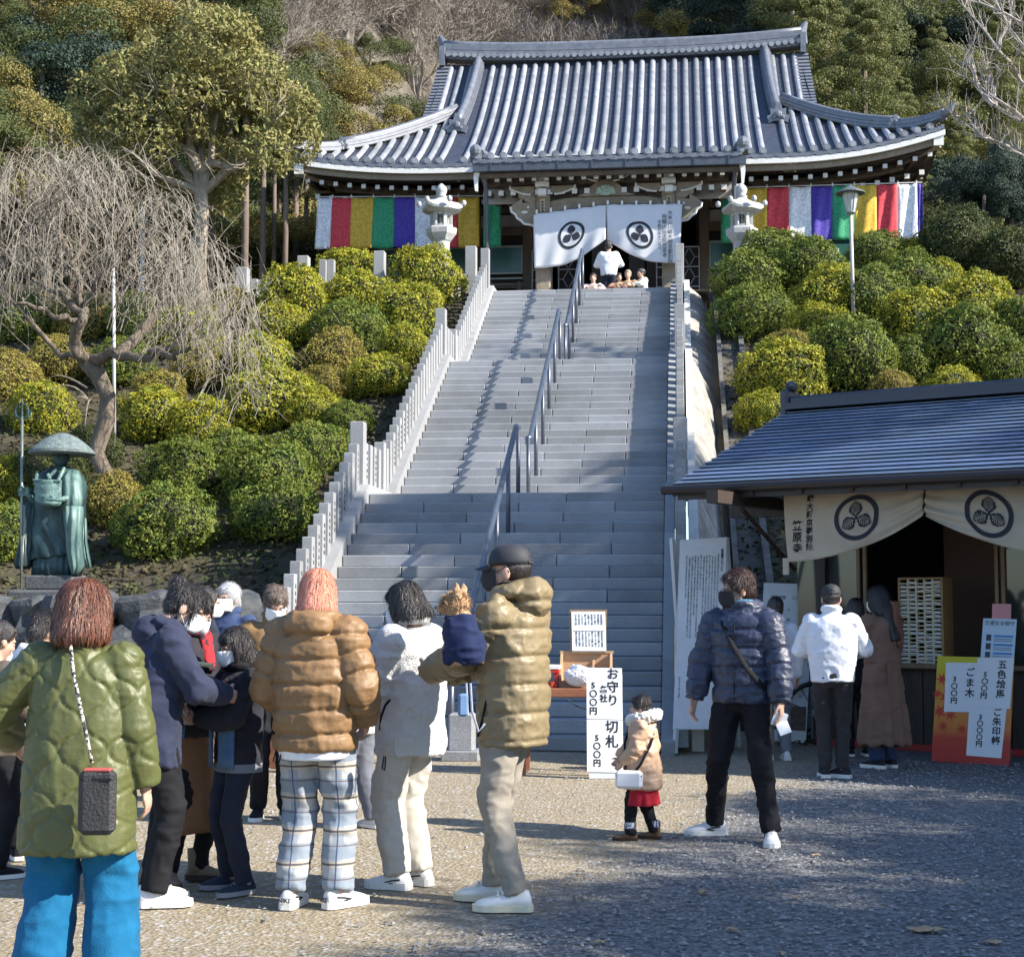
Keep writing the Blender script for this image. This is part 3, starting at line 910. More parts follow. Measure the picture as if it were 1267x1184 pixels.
        b.box(W(x + s * .4, CYP - .15, 11.44), (.2, .1, .08)); b.build('bracket_carving', M_wood_pale, T)
    # rain pipes at the porch corners with white brackets
    for s in (-1, 1):
        b = MB(TOFF); b.tube([W(s * (HP - .2), YP + .2, zp - .3), W(s * (HP - .22), YP + .5, 11.6), W(s * (HP - .22), YP + .9, 8.8)], .055, 8); b.build('rain_pipe', M_gutter, T)
        b = MB(TOFF); b.extrude([(a * s, c) for a, c in [(0, 0), (.14, 0), (.16, -.3), (.12, -.62), (.06, -.62), (.05, -.3), (0, -.1)][::(1 if s < 0 else -1)]], W(s * (HP - .12), YP + .18, 12.16), (1, 0, 0), (0, 0, 1), .1); b.build('white_bracket', M_white, T)
    # ---- body of the hall
    YW = 41.6
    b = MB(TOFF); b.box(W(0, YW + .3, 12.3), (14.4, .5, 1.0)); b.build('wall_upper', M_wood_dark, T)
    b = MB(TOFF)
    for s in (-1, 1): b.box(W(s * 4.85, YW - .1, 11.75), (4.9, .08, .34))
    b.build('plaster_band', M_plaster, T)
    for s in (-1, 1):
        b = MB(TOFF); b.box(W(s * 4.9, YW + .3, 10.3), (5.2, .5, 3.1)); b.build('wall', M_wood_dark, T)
        for x in (2.35, 3.75, 5.15, 6.6, 7.3):
            b = MB(TOFF); b.box(W(s * x, YW - .12, 10.6), (.26, .26, 3.6), bev=.02); b.build('column', M_wood, T)
        for z, h in ((9.35, .16), (9.95, .08), (11.45, .2), (12.05, .16)):
            b = MB(TOFF); b.box(W(s * 4.85, YW - .17, z), (5.1, .1, h)); b.build('tie_beam', M_wood, T)
        # framed windows with green blinds
        for xw in (2.98, 4.45, 5.9):
            f = MB(TOFF); zc = 10.68
            for dx, dz, wx, wz in ((0, .36, 1.02, .05), (0, -.36, 1.02, .05), (-.49, 0, .05, .72), (.49, 0, .05, .72)):
                f.box(W(s * xw + dx, YW - .2, zc + dz), (wx, .05, wz))
            f.box(W(s * xw, YW - .2, zc - .5), (1.02, .04, .05)); f.box(W(s * xw, YW - .19, zc - .66), (1.02, .04, .04))
            wo_ = f.build('window_frame', mat('pale_frame', (.33, .36, .36), .5), T)
            g = MB(TOFF); g.box(W(s * xw, YW - .17, zc), (.93, .02, .67)); g.build('window_blind', mat('teal_blind', (.035, .13, .13), .3, (.05, .17, .16), 3, spec=.7), T)
        # veranda railing
        for z in (9.55, 9.85):
            b = MB(TOFF); b.box(W(s * 4.9, YW - 1.0, z), (5.0, .07, .07)); b.build('veranda_rail', M_wood, T)
        for x in np.arange(2.5, 7.4, .75):
            b = MB(TOFF); b.box(W(s * x, YW - 1.0, 9.45), (.09, .09, .95)); b.build('veranda_post', M_wood, T)
        # side walls
        b = MB(TOFF); b.box(W(s * 7.3, YW + 3.3, 10.7), (.2, 6.2, 3.9)); b.build('side_wall', M_wood_dark, T)
    b = MB(TOFF); b.box(W(0, YW - .3, 9.0), (15.2, 2.2, .5)); b.build('veranda_floor', M_wood, T)
    # entrance: dark room, sliding screens, lattice doors
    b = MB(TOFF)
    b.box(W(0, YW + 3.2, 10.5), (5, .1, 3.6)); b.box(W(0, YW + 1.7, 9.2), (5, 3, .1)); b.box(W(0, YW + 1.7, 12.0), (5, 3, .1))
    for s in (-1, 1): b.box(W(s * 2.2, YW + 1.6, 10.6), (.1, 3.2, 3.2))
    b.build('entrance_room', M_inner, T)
    for x in (-.45, .55, 1.02):
        b = MB(TOFF); b.box(W(x, YW + .4, 10.4), (.42, .05, 2.3)); b.build('sliding_screen', mat('screen_grey', (.10, .105, .12), .6), T)
    for x in (-1.25, 1.35, 1.95, -1.95):
        b = MB(TOFF); zc = 10.1; hw, hh = .26, .8
        for dx in (-hw, hw): b.box(W(x + dx, YW - .3, zc), (.03, .04, hh * 2))
        for dz in (-hh, -hh / 3, hh / 3, hh): b.box(W(x, YW - .3, zc + dz), (hw * 2 - .03, .04, .03))
        for k in (-1, 0, 1):
            z0 = zc + k * hh * 2 / 3
            for sx in (-1, 1):
                b.tube([W(x + sx * .02, YW - .3, z0 + .22), W(x + sx * .14, YW - .3, z0), W(x + sx * .02, YW - .3, z0 - .22)], .012, 4)
                b.tube([W(x + sx * .14, YW - .3, z0), W(x + sx * .25, YW - .3, z0)], .012, 4)
        b.build('lattice_door', mat('lattice_grey', (.34, .35, .36), .6), T)
        b = MB(TOFF); b.box(W(x, YW - .24, zc), (.52, .02, 1.6)); b.build('door_backing', M_inner, T)
    # steps up to the hall, small
    for k in range(2):
        b = MB(TOFF); b.box(W(0, YW - 2.2 + k * .4, 8.87 + k * .17), (3.2, .9 - k * .1, .17), bev=.01); b.build('entrance_step', M_granite, T)
build_temple()

# ------------------------------------------------------------------ crests and cloths
INK = mat('ink_navy', (.018, .022, .035), .8)
def crest(fn, R_, cloth_m, parent, veins=True, nm='crest', lift=.006):
    """three oak leaves in a ring; fn(a, b, lift) maps the flat crest onto the cloth"""
    b = MB()
    n = 40
    A = [fn(R_ * math.cos(2 * PI * k / n), R_ * math.sin(2 * PI * k / n), lift) for k in range(n)]
    B = [fn(R_ * .80 * math.cos(2 * PI * k / n), R_ * .80 * math.sin(2 * PI * k / n), lift) for k in range(n)]
    b.add(A + B, [(k, (k + 1) % n, n + (k + 1) % n, n + k) for k in range(n)])
    for q in range(3):
        a0 = PI / 2 + q * 2 * PI / 3
        ca, sa = math.cos(a0), math.sin(a0)
        prof = [(.06, .03), (.14, .16), (.22, .20), (.25, .27), (.36, .31), (.43, .28), (.52, .27), (.58, .20), (.64, .17), (.70, .07), (.73, 0)]
        out = prof + [(x, -y) for x, y in prof[::-1][1:]]
        vs = [fn(.38 * R_ * ca, .38 * R_ * sa, lift)] + [fn(R_ * (x * ca - y * sa), R_ * (x * sa + y * ca), lift) for x, y in out]
        b.add(vs, [(0, 1 + k, 2 + k) for k in range(len(out) - 1)] + [(0, len(out), 1)])
    b.ell(fn(0, 0, lift), (R_ * .07, .004, R_ * .07), 8, 4)
    # face winding does not matter for a print
    b.build(nm, INK, parent)
    if veins:
        b = MB()
        for q in range(3):
            a0 = PI / 2 + q * 2 * PI / 3; ca, sa = math.cos(a0), math.sin(a0)
            def ln(x0, y0, x1, y1, t=.011):
                dx, dy = x1 - x0, y1 - y0; L = math.hypot(dx, dy); nx, ny = -dy / L * t, dx / L * t
                vs = [fn(R_ * (x * ca - y * sa), R_ * (x * sa + y * ca), lift + .003) for x, y in ((x0 - nx, y0 - ny), (x1 - nx, y1 - ny), (x1 + nx, y1 + ny), (x0 + nx, y0 + ny))]
                b.add(vs, [(0, 1, 2, 3)])
            ln(.12, 0, .68, 0)
            for k in range(5):
                x0 = .18 + k * .095
                for s in (-1, 1): ln(x0, s * .012, x0 + .11, s * (.2 - abs(k - 1.5) * .02))
        b.build('crest_veins', cloth_m, parent)

def cloth_piece(name, S, nu, nv, m, parent, th=.004):
    U, Vv = np.meshgrid(np.linspace(0, 1, nu), np.linspace(0, 1, nv))
    pts = np.array([[S(u, v) for u, v in zip(ru, rv)] for ru, rv in zip(U, Vv)], float).reshape(-1, 3)
    i = np.arange(nu * nv).reshape(nv, nu)
    f = np.stack([i[:-1, :-1], i[:-1, 1:], i[1:, 1:], i[1:, :-1]], -1).reshape(-1, 4)
    o = link(name, np_mesh(name, pts, f, m, True), parent)
    md = o.modifiers.new('thickness', 'SOLIDIFY'); md.thickness = th
    return o
M_noren = mat('white_cotton', (.74, .76, .80), .85, (.70, .72, .77), 3, .15, 200, trans=.15)
def temple_noren():
    Yn = 38.0
    root = empty('gate_curtain', (at(750, 254, Yn)), 0, 'white split curtain with two round leaf crests across the temple gate', 'curtain')
    O = root.location.copy()
    tl, tm, tr = at(660, 266, Yn), at(750, 254, Yn), at(844, 253, Yn)
    bl, bm, br = at(661, 332, Yn), at(750, 297, Yn), at(841, 326, Yn)
    def mk(a, c, lo_a, lo_c, k, sgn):
        def S(u, v, lift=0):
            top = a.lerp(c, u); top.z += -.06 * math.sin(PI * u) * 0 + .015 * math.sin(u * PI * 5) ** 2
            low = lo_a.lerp(lo_c, u)
            uu = u if sgn < 0 else 1 - u          # uu: 0 outside, 1 at the split
            low.z -= .20 * math.sin(PI * uu) * (1)
            p = top.lerp(low, v)
            p.y += -.05 * math.sin(v * PI) + .028 * math.sin(u * 9 + v * 3) * v + .02 * math.sin(u * 23 + v * 5 + k) * v ** 2 + .05 * v * v * math.sin(u * 4 + k) - lift
            return p - O
        return S
    Sl = mk(tl, tm - Vector((.008, 0, 0)), bl, bm - Vector((.01, 0, 0)), 0.3, -1)
    Sr = mk(tm + Vector((.008, 0, 0)), tr, bm + Vector((.01, 0, 0)), br, 2.1, 1)
    def inv(S, px, py):
        best = None
        t = at(px, py, Yn) - O
        for u in np.linspace(0, 1, 41):
            for v in np.linspace(0, 1, 41):
                p = S(u, v); d = (p.x - t.x) ** 2 + (p.z - t.z) ** 2
                if best is None or d < best[0]: best = (d, u, v)
        return best[1:]
    for S, cx in ((Sl, 708), (Sr, 792)):
        cloth_piece('curtain_half', S, 40, 22, M_noren, root)
        u0, v0 = inv(S, cx, 291.5)
        e = .05
        wu = (S(u0 + e, v0) - S(u0 - e, v0)).length / (2 * e); wv = (S(u0, v0 + e) - S(u0, v0 - e)).length / (2 * e)
        crest(lambda a, b_, l, S=S, u0=u0, v0=v0, wu=wu, wv=wv: S(u0 + a / wu, v0 - b_ / wv, l + .004), .335, M_noren, root, veins=False)
    for i in range(11):
        px = 664 + i * 17.6; p = at(px, 266 - min(12, (px - 660) * .135) - 3, Yn) - O
        MB().box(p, (.05, .03, .1)).build('curtain_loop', M_white, root)
    b = MB(); b.tube([tl - O + Vector((0, .03, .02)), tm - O + Vector((0, .03, .03)), tr - O + Vector((0, .03, .02))], .02, 6); b.build('curtain_rod', M_wood, root)
    M = plane_M((0, 0, 0), (1, 0, 0), (0, 0, 1), 0)
    for txt, px, py, sz in (('大本山川崎大師京都別院', 829, 266, .125), ('飛龍山弘法院笠原寺', 822, 271, .125), ('令和元年十二月吉日', 816, 277, .10)):
        p = at(px, py, Yn) - O
        me = text_mesh('lettering', [(txt, 0, 0)], sz, M, INK, vertical=True, gap=.98, squash=.98)
        for v in me.vertices:
            q = Vector((v.co.x + p.x, p.y, v.co.z + p.z))
            # follow the cloth
            u = (q.x - (tm - O).x) / ((tr - tm).x); vv = max(0, min(1, ((tm - O).z - q.z) / 1.5))
            q.y = Sr(max(0, min(1, u)), vv).y - .012
            v.co = q
        link('lettering', me, root)
temple_noren()

def banners():
    cols = {'w': (.74, .76, .80), 'r': (.60, .035, .05), 'y': (.62, .40, .03), 'g': (.02, .30, .13), 'p': (.055, .03, .33)}
    ms = {k: mat('brocade_' + k, c, .6, tuple(min(1, x * 1.28 + .01) for x in c), 16, .2, 60, sheen=.3, ramp=(.47, .53), detail=1, trans=.12) for k, c in cols.items()}
    left = [('w', 393, 411.5, 389), ('r', 411.5, 435, 408), ('y', 435, 462, 433), ('g', 462, 488, 460), ('p', 488, 513.5, 487), ('w', 513.5, 540, 513), ('r', 540, 567, 540), ('y', 567, 593, 567), ('g', 598.5, 620, 598)]
    right = [('g', 892, 921, 892), ('y', 921, 949, 921), ('r', 949, 976, 949), ('w', 976, 1003.5, 976), ('p', 1003.5, 1030, 1004), ('g', 1030, 1057, 1030), ('y', 1057, 1084.5, 1057), ('r', 1084.5, 1111, 1085), ('w', 1111, 1134, 1111), ('p', 1134, 1141, 1136)]
    for side, L, ty, by in ((-1, left, (245, 243.5), (308, 305)), (1, right, (234, 227), (300, 294))):
        Yb = 40.2
        x0, x1 = L[0][1], L[-1][2]
        root = empty('striped_banner', at((x0 + x1) / 2, ty[0], Yb), 0, 'five coloured striped banner hanging under the %s eave of the temple' % ('left' if side < 0 else 'right'), 'banner', 'five coloured temple banners')
        O = root.location.copy()
        for i, (c, a, e, ab) in enumerate(L):
            nxt = L[i + 1][3] if i + 1 < len(L) and i != 7 - 99 else e - 1
            if side < 0 and i == 7: nxt = 593
            if i == len(L) - 1: nxt = e + (2 if side > 0 else 0)
            f = lambda x, q: q[0] + (q[1] - q[0]) * (x - x0) / (x1 - x0)
            ta, tc = at(a, f(a, ty), Yb), at(e, f(e, ty), Yb); la, lc = at(ab, f(a, by), Yb), at(nxt, f(e, by), Yb)
            def S(u, v, ta=ta, tc=tc, la=la, lc=lc, i=i):
                p = ta.lerp(tc, u).lerp(la.lerp(lc, u), v)
                g = i + u
                p.y += .03 * math.sin(g * 5.3 + v * 1.5) * (.3 + v) + .02 * math.sin(g * 11 + v * 4)
                p.z -= .02 * math.sin(PI * u)
                return p - O
            cloth_piece('strip', S, 9, 14, ms[c], root)
        b = MB(); b.tube([at(x0, ty[0] - 1, Yb) - O, at(x1, ty[1] - 1, Yb) - O], .014, 5); b.build('cord', M_white, root)
        for i, (c, a, e, ab) in enumerate(L):
            q = at(a, ty[0] + (ty[1] - ty[0]) * (a - x0) / (x1 - x0) - 1.5, Yb) - O
            MB().box(q, (.03, .03, .09)).build('hanging_tie', M_white, root)
banners()

def stone_lantern(x, y, z, label):
    r = empty('stone_lantern', (x, y, z), 0, label, 'stone lantern', 'stone lanterns flanking the temple gate'); r.scale = (.92, .92, .97)
    m = M_lantern
    def part(nm, prof, n=24, rot=0, sm=False): MB().lathe((0, 0, 0), prof, n, rot=rot).build(nm, m, r, smooth=sm)
    part('base', [(.52, -.3), (.52, .12), (.46, .16), (.34, .3)], 6)
    part('shaft', [(.26, .3), (.23, .35), (.21, .7), (.25, .74), (.25, .8), (.21, .84), (.23, 1.18), (.27, 1.22)], 20, sm=False)
    part('platform', [(.27, 1.22), (.40, 1.38), (.42, 1.50), (.40, 1.54), (.33, 1.56)], 6)
    # firebox with openings
    f = MB()
    for k in range(6):
        a = k * PI / 3; f.box((.25 * math.cos(a), .25 * math.sin(a), 1.72), (.085, .085, .34), rz=a)
    f.lathe((0, 0, 0), [(.30, 1.555), (.31, 1.61), (.26, 1.62)], 6); f.lathe((0, 0, 0), [(.27, 1.86), (.30, 1.9), (.30, 1.93)], 6)
    f.build('firebox', m, r)
    g = MB()
    for k in range(3):
        a = k * PI / 3 + PI / 6; g.box((0, 0, 1.74), (.44, .02, .26), rz=a)
    g.build('inner_wall', mat('lantern_paper', (.5, .48, .42), .8, (.2, .25, .2), 8), r)
    # roof: six lobes, corners curled up
    rings = []
    for rr, z, lift in ((.33, 1.92, 0), (.56, 1.97, .10), (.57, 2.03, .13), (.44, 2.12, .06), (.28, 2.2, .02), (.17, 2.27, 0), (.12, 2.32, 0)):
        ring = []
        for k in range(24):
            a = 2 * PI * k / 24; c6 = max(0, math.cos(3 * a)) ** 4
            q = rr * (.90 + .14 * c6)
            ring.append((q * math.cos(a), q * math.sin(a), z + lift * c6))
        rings.append(ring)
    b = MB().loft(rings)
    for k in range(6):
        a = k * PI / 3; b.ell((.60 * math.cos(a), .60 * math.sin(a), 2.17), (.07, .07, .08), 8, 6)
    b.build('cap', m, r)
    MB().lathe((0, 0, 0), [(.10, 2.31), (.16, 2.35), (.10, 2.38), (.14, 2.45), (.155, 2.52), (.12, 2.6), (.03, 2.68)], 16).build('finial', m, r, smooth=True)
pl, pr = at(546, 300, 37.4), at(918, 300, 37.4)
stone_lantern(pl.x, 37.4, 9.12, 'white stone lantern in front of the left striped banner')
stone_lantern(pr.x, 37.4, 8.92, 'white stone lantern in front of the right striped banner')
# ================================================================== kiosk
KR = R(-28)
K0 = Vector((-.06, 15.5, 0))
KU = Vector((math.cos(KR), math.sin(KR), 0)); KW = Vector((-math.sin(KR), math.cos(KR), 0))
KINV = Matrix.Rotation(-KR, 3, 'Z')
def kl(px, py, w_):
    """local point of the stall at depth w_ behind its eave, seen at px,py"""
    d = _f + _r * ((px - W_PX / 2) / F_PX) + _u * ((H_PX / 2 - py) / F_PX)
    o = Vector((0, 0, 1.5)); n = KW
    t = ((K0 + KW * w_ - o).dot(n)) / d.dot(n)
    return KINV @ (o + d * t - K0)
M_kroof = mat('stall_roof_metal', (.13, .20, .33), .36, (.18, .26, .40), 1.2, .06, 25, metal=.25, spec=.7, objrand=.22, stretch=(.4, 1, 1), stain=(1.6, .45, (.10, .12, .15)))  # bluish metal, with the sky's reflection mixed into the base colour
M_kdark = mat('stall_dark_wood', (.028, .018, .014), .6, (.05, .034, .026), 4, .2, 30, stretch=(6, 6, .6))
M_kframe = mat('stall_frame_wood', (.26, .18, .10), .6, (.18, .12, .07), 6, stretch=(4, 4, .6))
M_red = mat('red_paint', (.36, .03, .025), .6)
M_cream = mat('cream_cotton', (.56, .50, .40), .9, (.50, .44, .35), 3, .3, 150, trans=.15, stain=(4, .35, (.38, .32, .23)))
M_paper = mat('white_paper', (.80, .82, .84), .7)
M_board = mat('white_board', (.66, .70, .74), .55, (.60, .64, .68), 4, stain=(3, .3, (.45, .46, .45)))
M_glass = mat('dark_glass', (.03, .04, .035), .06, spec=.9)
def build_kiosk():
    T = empty('temple_stall', K0, KR, 'open temple stall with sky-tinted bluish metal roof and dark counter right of the stairs', 'stall')
    # roof courses
    n = 20; Lr = 8.5; ez, rz_, rw = 2.66, 3.66, 2.67
    sl = math.atan2(rz_ - ez, rw)
    for i in range(n):
        for s in (1, -1):
            if s < 0 and i % 3: continue
            k = 1 if s > 0 else 3
            a = i / n; c = min(1, (i + k) / n)
            def pt(q): return (rw * q if s > 0 else 2 * rw - rw * q), ez + (rz_ - ez) * q + .07 * (1 - q) ** 2 * 0
            (w0, z0), (w1, z1) = pt(a), pt(c)
            w0 -= .03 * s
            b = MB()
            x0, x1 = -.02 + .012 * math.sin(i * 2.2), Lr
            prof = [(w0, z0 + .0), (w1, z1 + .012), (w1, z1 + .0), (w0, z0 - .028)]
            prof = [(w0, z0 + .018), (w1 + .01 * s, z1 + .004), (w1 + .01 * s, z1 - .02), (w0 + .035 * s, z0 + .006), (w0 + .002 * s, z0 + .008)]
            b.loft([[(x, w, z) for w, z in prof] for x in (x0, x1)])
            b.build('roof_course', M_kroof, T)
    b = MB()
    b.loft([[(x, 0.05, ez - .05), (x, rw, rz_ - .04), (x, 2 * rw - .05, ez - .05), (x, rw, ez + .02)] for x in (.02, Lr)]); b.build('roof_frame', M_kdark, T)
    b = MB()
    b.box((Lr / 2 + .05, rw, rz_ + .09), (Lr - .02, .28, .12), bev=.03); b.box((Lr / 2 + .05, rw, rz_ + .03), (Lr, .42, .07)); b.build('ridge_cap', mat('ridge_dark', (.03, .035, .05), .4, spec=.6), T)
    b = MB(); b.box((.02, rw, rz_ + .06), (.1, .36, .34), bev=.03); b.box((.0, rw, rz_ - .16), (.12, .24, .16)); b.ell((.04, rw, rz_ + .27), (.07, .1, .07), 10, 6); b.build('ridge_end_ornament', MATS['ridge_dark'], T)
    m_g = mat('gutter_dark', (.022, .018, .02), .45)
    b = MB(); b.tube([(-.12, -.06, ez - .05), (Lr, -.06, ez - .05)], .045, 8); b.build('gutter', m_g, T)
    b = MB(); b.box((Lr / 2, -.0, ez - .05), (Lr, .05, .09)); b.box((Lr / 2, .05, ez - .12), (Lr, .05, .05)); b.build('eave_board', m_g, T)
    b = MB(); b.tube([(-.03, 0, ez - .06), (-.03, rw, rz_ - .08), (-.03, 2 * rw, ez - .06)], .06, 4); b.build('verge_board', m_g, T)
    for i in range(16):
        b = MB(); b.box((.3 + i * .5, .7, ez + .16), (.05, 1.5, .07), rx=sl); b.build('rafter', M_kdark, T)
    # bracket and beams at the left end
    b = MB(); b.box((.62, .35, ez - .16), (.12, 1.6, .12)); b.tube([(.66, .1, ez - .25), (.66, 1.3, 1.85)], .03, 4); b.box((.35, 1.4, ez - .2), (.9, .1, .12)); b.build('eave_bracket', M_kdark, T)
    # body
    X0 = .50; WF = 2.2
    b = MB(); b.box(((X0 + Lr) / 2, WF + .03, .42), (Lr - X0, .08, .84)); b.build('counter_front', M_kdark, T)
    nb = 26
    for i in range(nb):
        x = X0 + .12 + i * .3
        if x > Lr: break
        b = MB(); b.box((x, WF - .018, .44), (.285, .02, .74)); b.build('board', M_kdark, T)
    b = MB(); b.box(((X0 + Lr) / 2, WF + .1, .865), (Lr - X0 + .1, .5, .05), bev=.01); b.build('counter_top', M_kframe, T)
    b = MB(); b.box(((X0 + Lr) / 2, WF - .02, .035), (Lr - X0, .06, .07)); b.build('base_board', M_red, T)
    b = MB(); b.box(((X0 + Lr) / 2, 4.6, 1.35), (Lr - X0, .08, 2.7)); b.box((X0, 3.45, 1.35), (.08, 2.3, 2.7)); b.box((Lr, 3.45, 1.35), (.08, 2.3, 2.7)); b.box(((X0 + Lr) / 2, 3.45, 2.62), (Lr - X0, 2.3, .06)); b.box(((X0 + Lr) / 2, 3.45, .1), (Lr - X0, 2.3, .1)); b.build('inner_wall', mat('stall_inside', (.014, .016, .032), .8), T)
    # frames of the sliding windows
    for px in (1062, 1070, 1233, 1241):
        p = kl(px, 700, WF + .05)
        b = MB(); b.box((p.x, WF + .06, 1.72), (.035, .05, 1.7)); b.build('window_post', M_kframe, T)
    a, c = kl(985, 700, WF + .05), kl(1060, 700, WF + .05)
    a2, c2 = kl(1243, 700, WF + .05), kl(1300, 700, WF + .05)
    for q0, q1 in ((a.x, c.x), (a2.x, c2.x)):
        b = MB(); b.box(((q0 + q1) / 2, WF + .08, 1.7), (q1 - q0, .01, 1.6)); b.build('window_pane', M_glass, T)
    b = MB(); b.box((X0 + .05, WF + .06, 1.3), (.1, .1, 2.6)); b.build('corner_post', M_kdark, T)
    b = MB(); b.box(((X0 + Lr) / 2, WF + .06, 2.55), (Lr - X0, .1, .14)); b.build('lintel', M_kdark, T)
    # brown inner door panel and blue lamp hanging inside
    p0, p1 = kl(1187, 760, 3.2), kl(1232, 760, 3.2)
    b = MB(); b.box(((p0.x + p1.x) / 2, 3.2, 1.5), (p1.x - p0.x + .3, .04, 2.0)); b.build('inner_panel', mat('brown_panel', (.09, .045, .03), .6), T)
    p = kl(1146, 676, 2.2)
    return T
KT = build_kiosk()

def kroot(name, p, label, cat, group=None):
    """a thing placed in the stall's local frame but top level"""
    wpos = K0 + Matrix.Rotation(KR, 3, 'Z') @ Vector(p)
    return empty(name, wpos, KR, label, cat, group)

def kiosk_noren():
    O = Vector((0, .42, 2.6))
    root = kroot('stall_curtain', O, 'cream split curtain with round leaf crests and brush writing hanging from the stall eave', 'curtain')
    xs0, xm, xe = kl(969, 608, .42).x, kl(1145, 608, .42).x, kl(1145, 608, .42).x
    xe = xm + (xm - xs0)
    zt = 2.60
    def mk(xa, xb, flip, k):
        def S(u, v, lift=0):
            uu = 1 - u if flip else u                 # 0 at the outer edge, 1 at the split
            x = xa + (xb - xa) * u + (.05 * v * (1 - uu) if not flip else 0)
            h = .70 - .40 * uu ** 1.9
            z = zt - h * v - .012 * math.sin(u * PI * 3) ** 2 * (1 - v)
            # gathered folds run down to the tied-up corner
            g = max(0, uu - .35) / .65
            fold = .03 * math.sin((v * 1.0 + u * .35) * 22) * g * v
            y = -.04 * math.sin(v * 2.6) + fold + .018 * math.sin(u * 8 + k + v * 2) - lift
            return Vector((x, y, z - 2.6))
        return S
    Sl, Sr = mk(xs0, xm - .008, False, .5), mk(xm + .008, xe, True, 2.)
    for S in (Sl, Sr): cloth_piece('curtain_half', S, 60, 34, M_cream, root)
    for S, px, py in ((Sl, 1063, 641), (Sr, 1225, 636)):
        t = kl(px, py, .42); best = None
        for u in np.linspace(0, 1, 61):
            for v in np.linspace(0, 1, 61):
                p = S(u, v); d = (p.x - t.x) ** 2 + (p.z + 2.6 - t.z) ** 2
                if best is None or d < best[0]: best = (d, u, v)
        _, u0, v0 = best; e = .04
        wu = (S(u0 + e, v0).x - S(u0 - e, v0).x) / (2 * e)
        def fn(a, b_, l, S=S, u0=u0, v0=v0, wu=wu):
            u = u0 + a / wu
            uu = (1 - u) if S is Sr else u
            h = .70 - .40 * max(0, min(1, uu)) ** 1.9
            return S(u, v0 - b_ / h * 1.0, l + .005)
        crest(fn, .215, M_cream, root)
    b = MB(); b.tube([(xs0 - .02, .01, .0), (xe + .02, .01, 0)], .014, 6); b.build('curtain_rod', M_kframe, root)
    b = MB(); b.box((xs0 + .02, 0, -.74), (.06, .02, .16)); b.build('corner_tab', M_cream, root)
    for i in range(10):
        b = MB(); b.box((xs0 + .1 + (xe - xs0) * i / 9.5, -.02, .03), (.06, .02, .05)); b.build('curtain_loop', M_white, root)
    M = plane_M((0, 0, 0), (1, 0, 0), (0, 0, 1), 0)
    for txt, px, py, sz in (('川崎大師京都別院', 1003, 601, .074), ('笠原寺', 988, 642, .105)):
        t = kl(px, py, .42)
        me = text_mesh('lettering', [(txt, 0, -sz)], sz, M, INK, vertical=True, gap=1.04, bold=.002)
        for v in me.vertices:
            x, z = v.co.x + t.x, v.co.z + t.z
            u = (x - xs0) / (xm - xs0); h = .70 - .40 * max(0, u) ** 1.9; vv = (zt - z) / h
            q = Sl(u, vv); v.co = Vector((x - .05 * 0, q.y - .008, z - 2.6))
        link('lettering', me, root)
kiosk_noren()

def omikuji():
    a, c = kl(1113, 717, 2.1), kl(1166, 828, 2.1)
    O = Vector((a.x, 2.1, .89)); W_, H_ = c.x - a.x, a.z - .89
    root = kroot('fortune_slip_cabinet', O, 'wooden pigeonhole cabinet of small drawers standing on the dark stall counter', 'cabinet')
    m = mat('cabinet_wood', (.38, .24, .12), .6, (.30, .18, .09), 6, stretch=(5, 5, 1)); mi = mat('pigeonhole_dark', (.03, .02, .015), .8)
    D = .3
    for nm, cc, d in (('side_panel', (-.01, D / 2, H_ / 2), (.02, D, H_)), ('side_panel', (W_ + .01, D / 2, H_ / 2), (.02, D, H_)), ('top_panel', (W_ / 2, D / 2, H_ + .01), (W_ + .04, D, .02)), ('bottom_panel', (W_ / 2, D / 2, .0), (W_ + .04, D, .02)), ('back_panel', (W_ / 2, D, H_ / 2), (W_, .02, H_))):
        MB().box(cc, d).build(nm, mi if nm == 'back_panel' else m, root)
    b = MB(); mw = mat('pale_lattice', (.62, .54, .38), .6)
    nr, nc = 20, 5
    for i in range(1, nr): b.box((W_ / 2, .03, H_ * i / nr), (W_, .06, .012))
    for i in range(1, nc): b.box((W_ * i / nc, .028, H_ / 2), (.018, .06, H_))
    o = b.build('pigeonholes', mw, root); o['kind'] = 'stuff'
    b = MB()
    for i in range(nr):
        for j in range(nc):
            if random.random() < .75: b.box((W_ * (j + .5) / nc, .05, H_ * (i + .25 + random.random() * .2) / nr), (W_ / nc * .8, .1, .012), ry=random.uniform(-.12, .12))
    o = b.build('paper_slips', M_paper, root); o['kind'] = 'stuff'
omikuji()

def wheel():
    p = atz(1010, 922)
    root = empty('cart_wheel', (p.x, p.y + .1, .34), 0, 'dark rubber tyred wheel standing behind the timetable board by the stall', 'wheel')
    b = MB()
    b.loft([[( (.31 + .025 * math.cos(q)) * math.cos(a), .025 * math.sin(q), (.31 + .025 * math.cos(q)) * math.sin(a)) for q in np.linspace(0, 2 * PI, 9)[:-1]] for a in np.linspace(0, 2 * PI, 33)], cap=False)
    b.build('tyre', mat('rubber', (.02, .02, .022), .6), root, smooth=True)
    b = MB()
    for k in range(9):
        a = 2 * PI * k / 9; b.tube([(0, 0, 0), (.29 * math.cos(a), 0, .29 * math.sin(a))], .006, 4)
    b.tube([(0, -.04, 0), (0, .04, 0)], .04, 10)
    b.build('spokes', mat('steel', (.3, .3, .32), .4, metal=.8), root)
wheel()

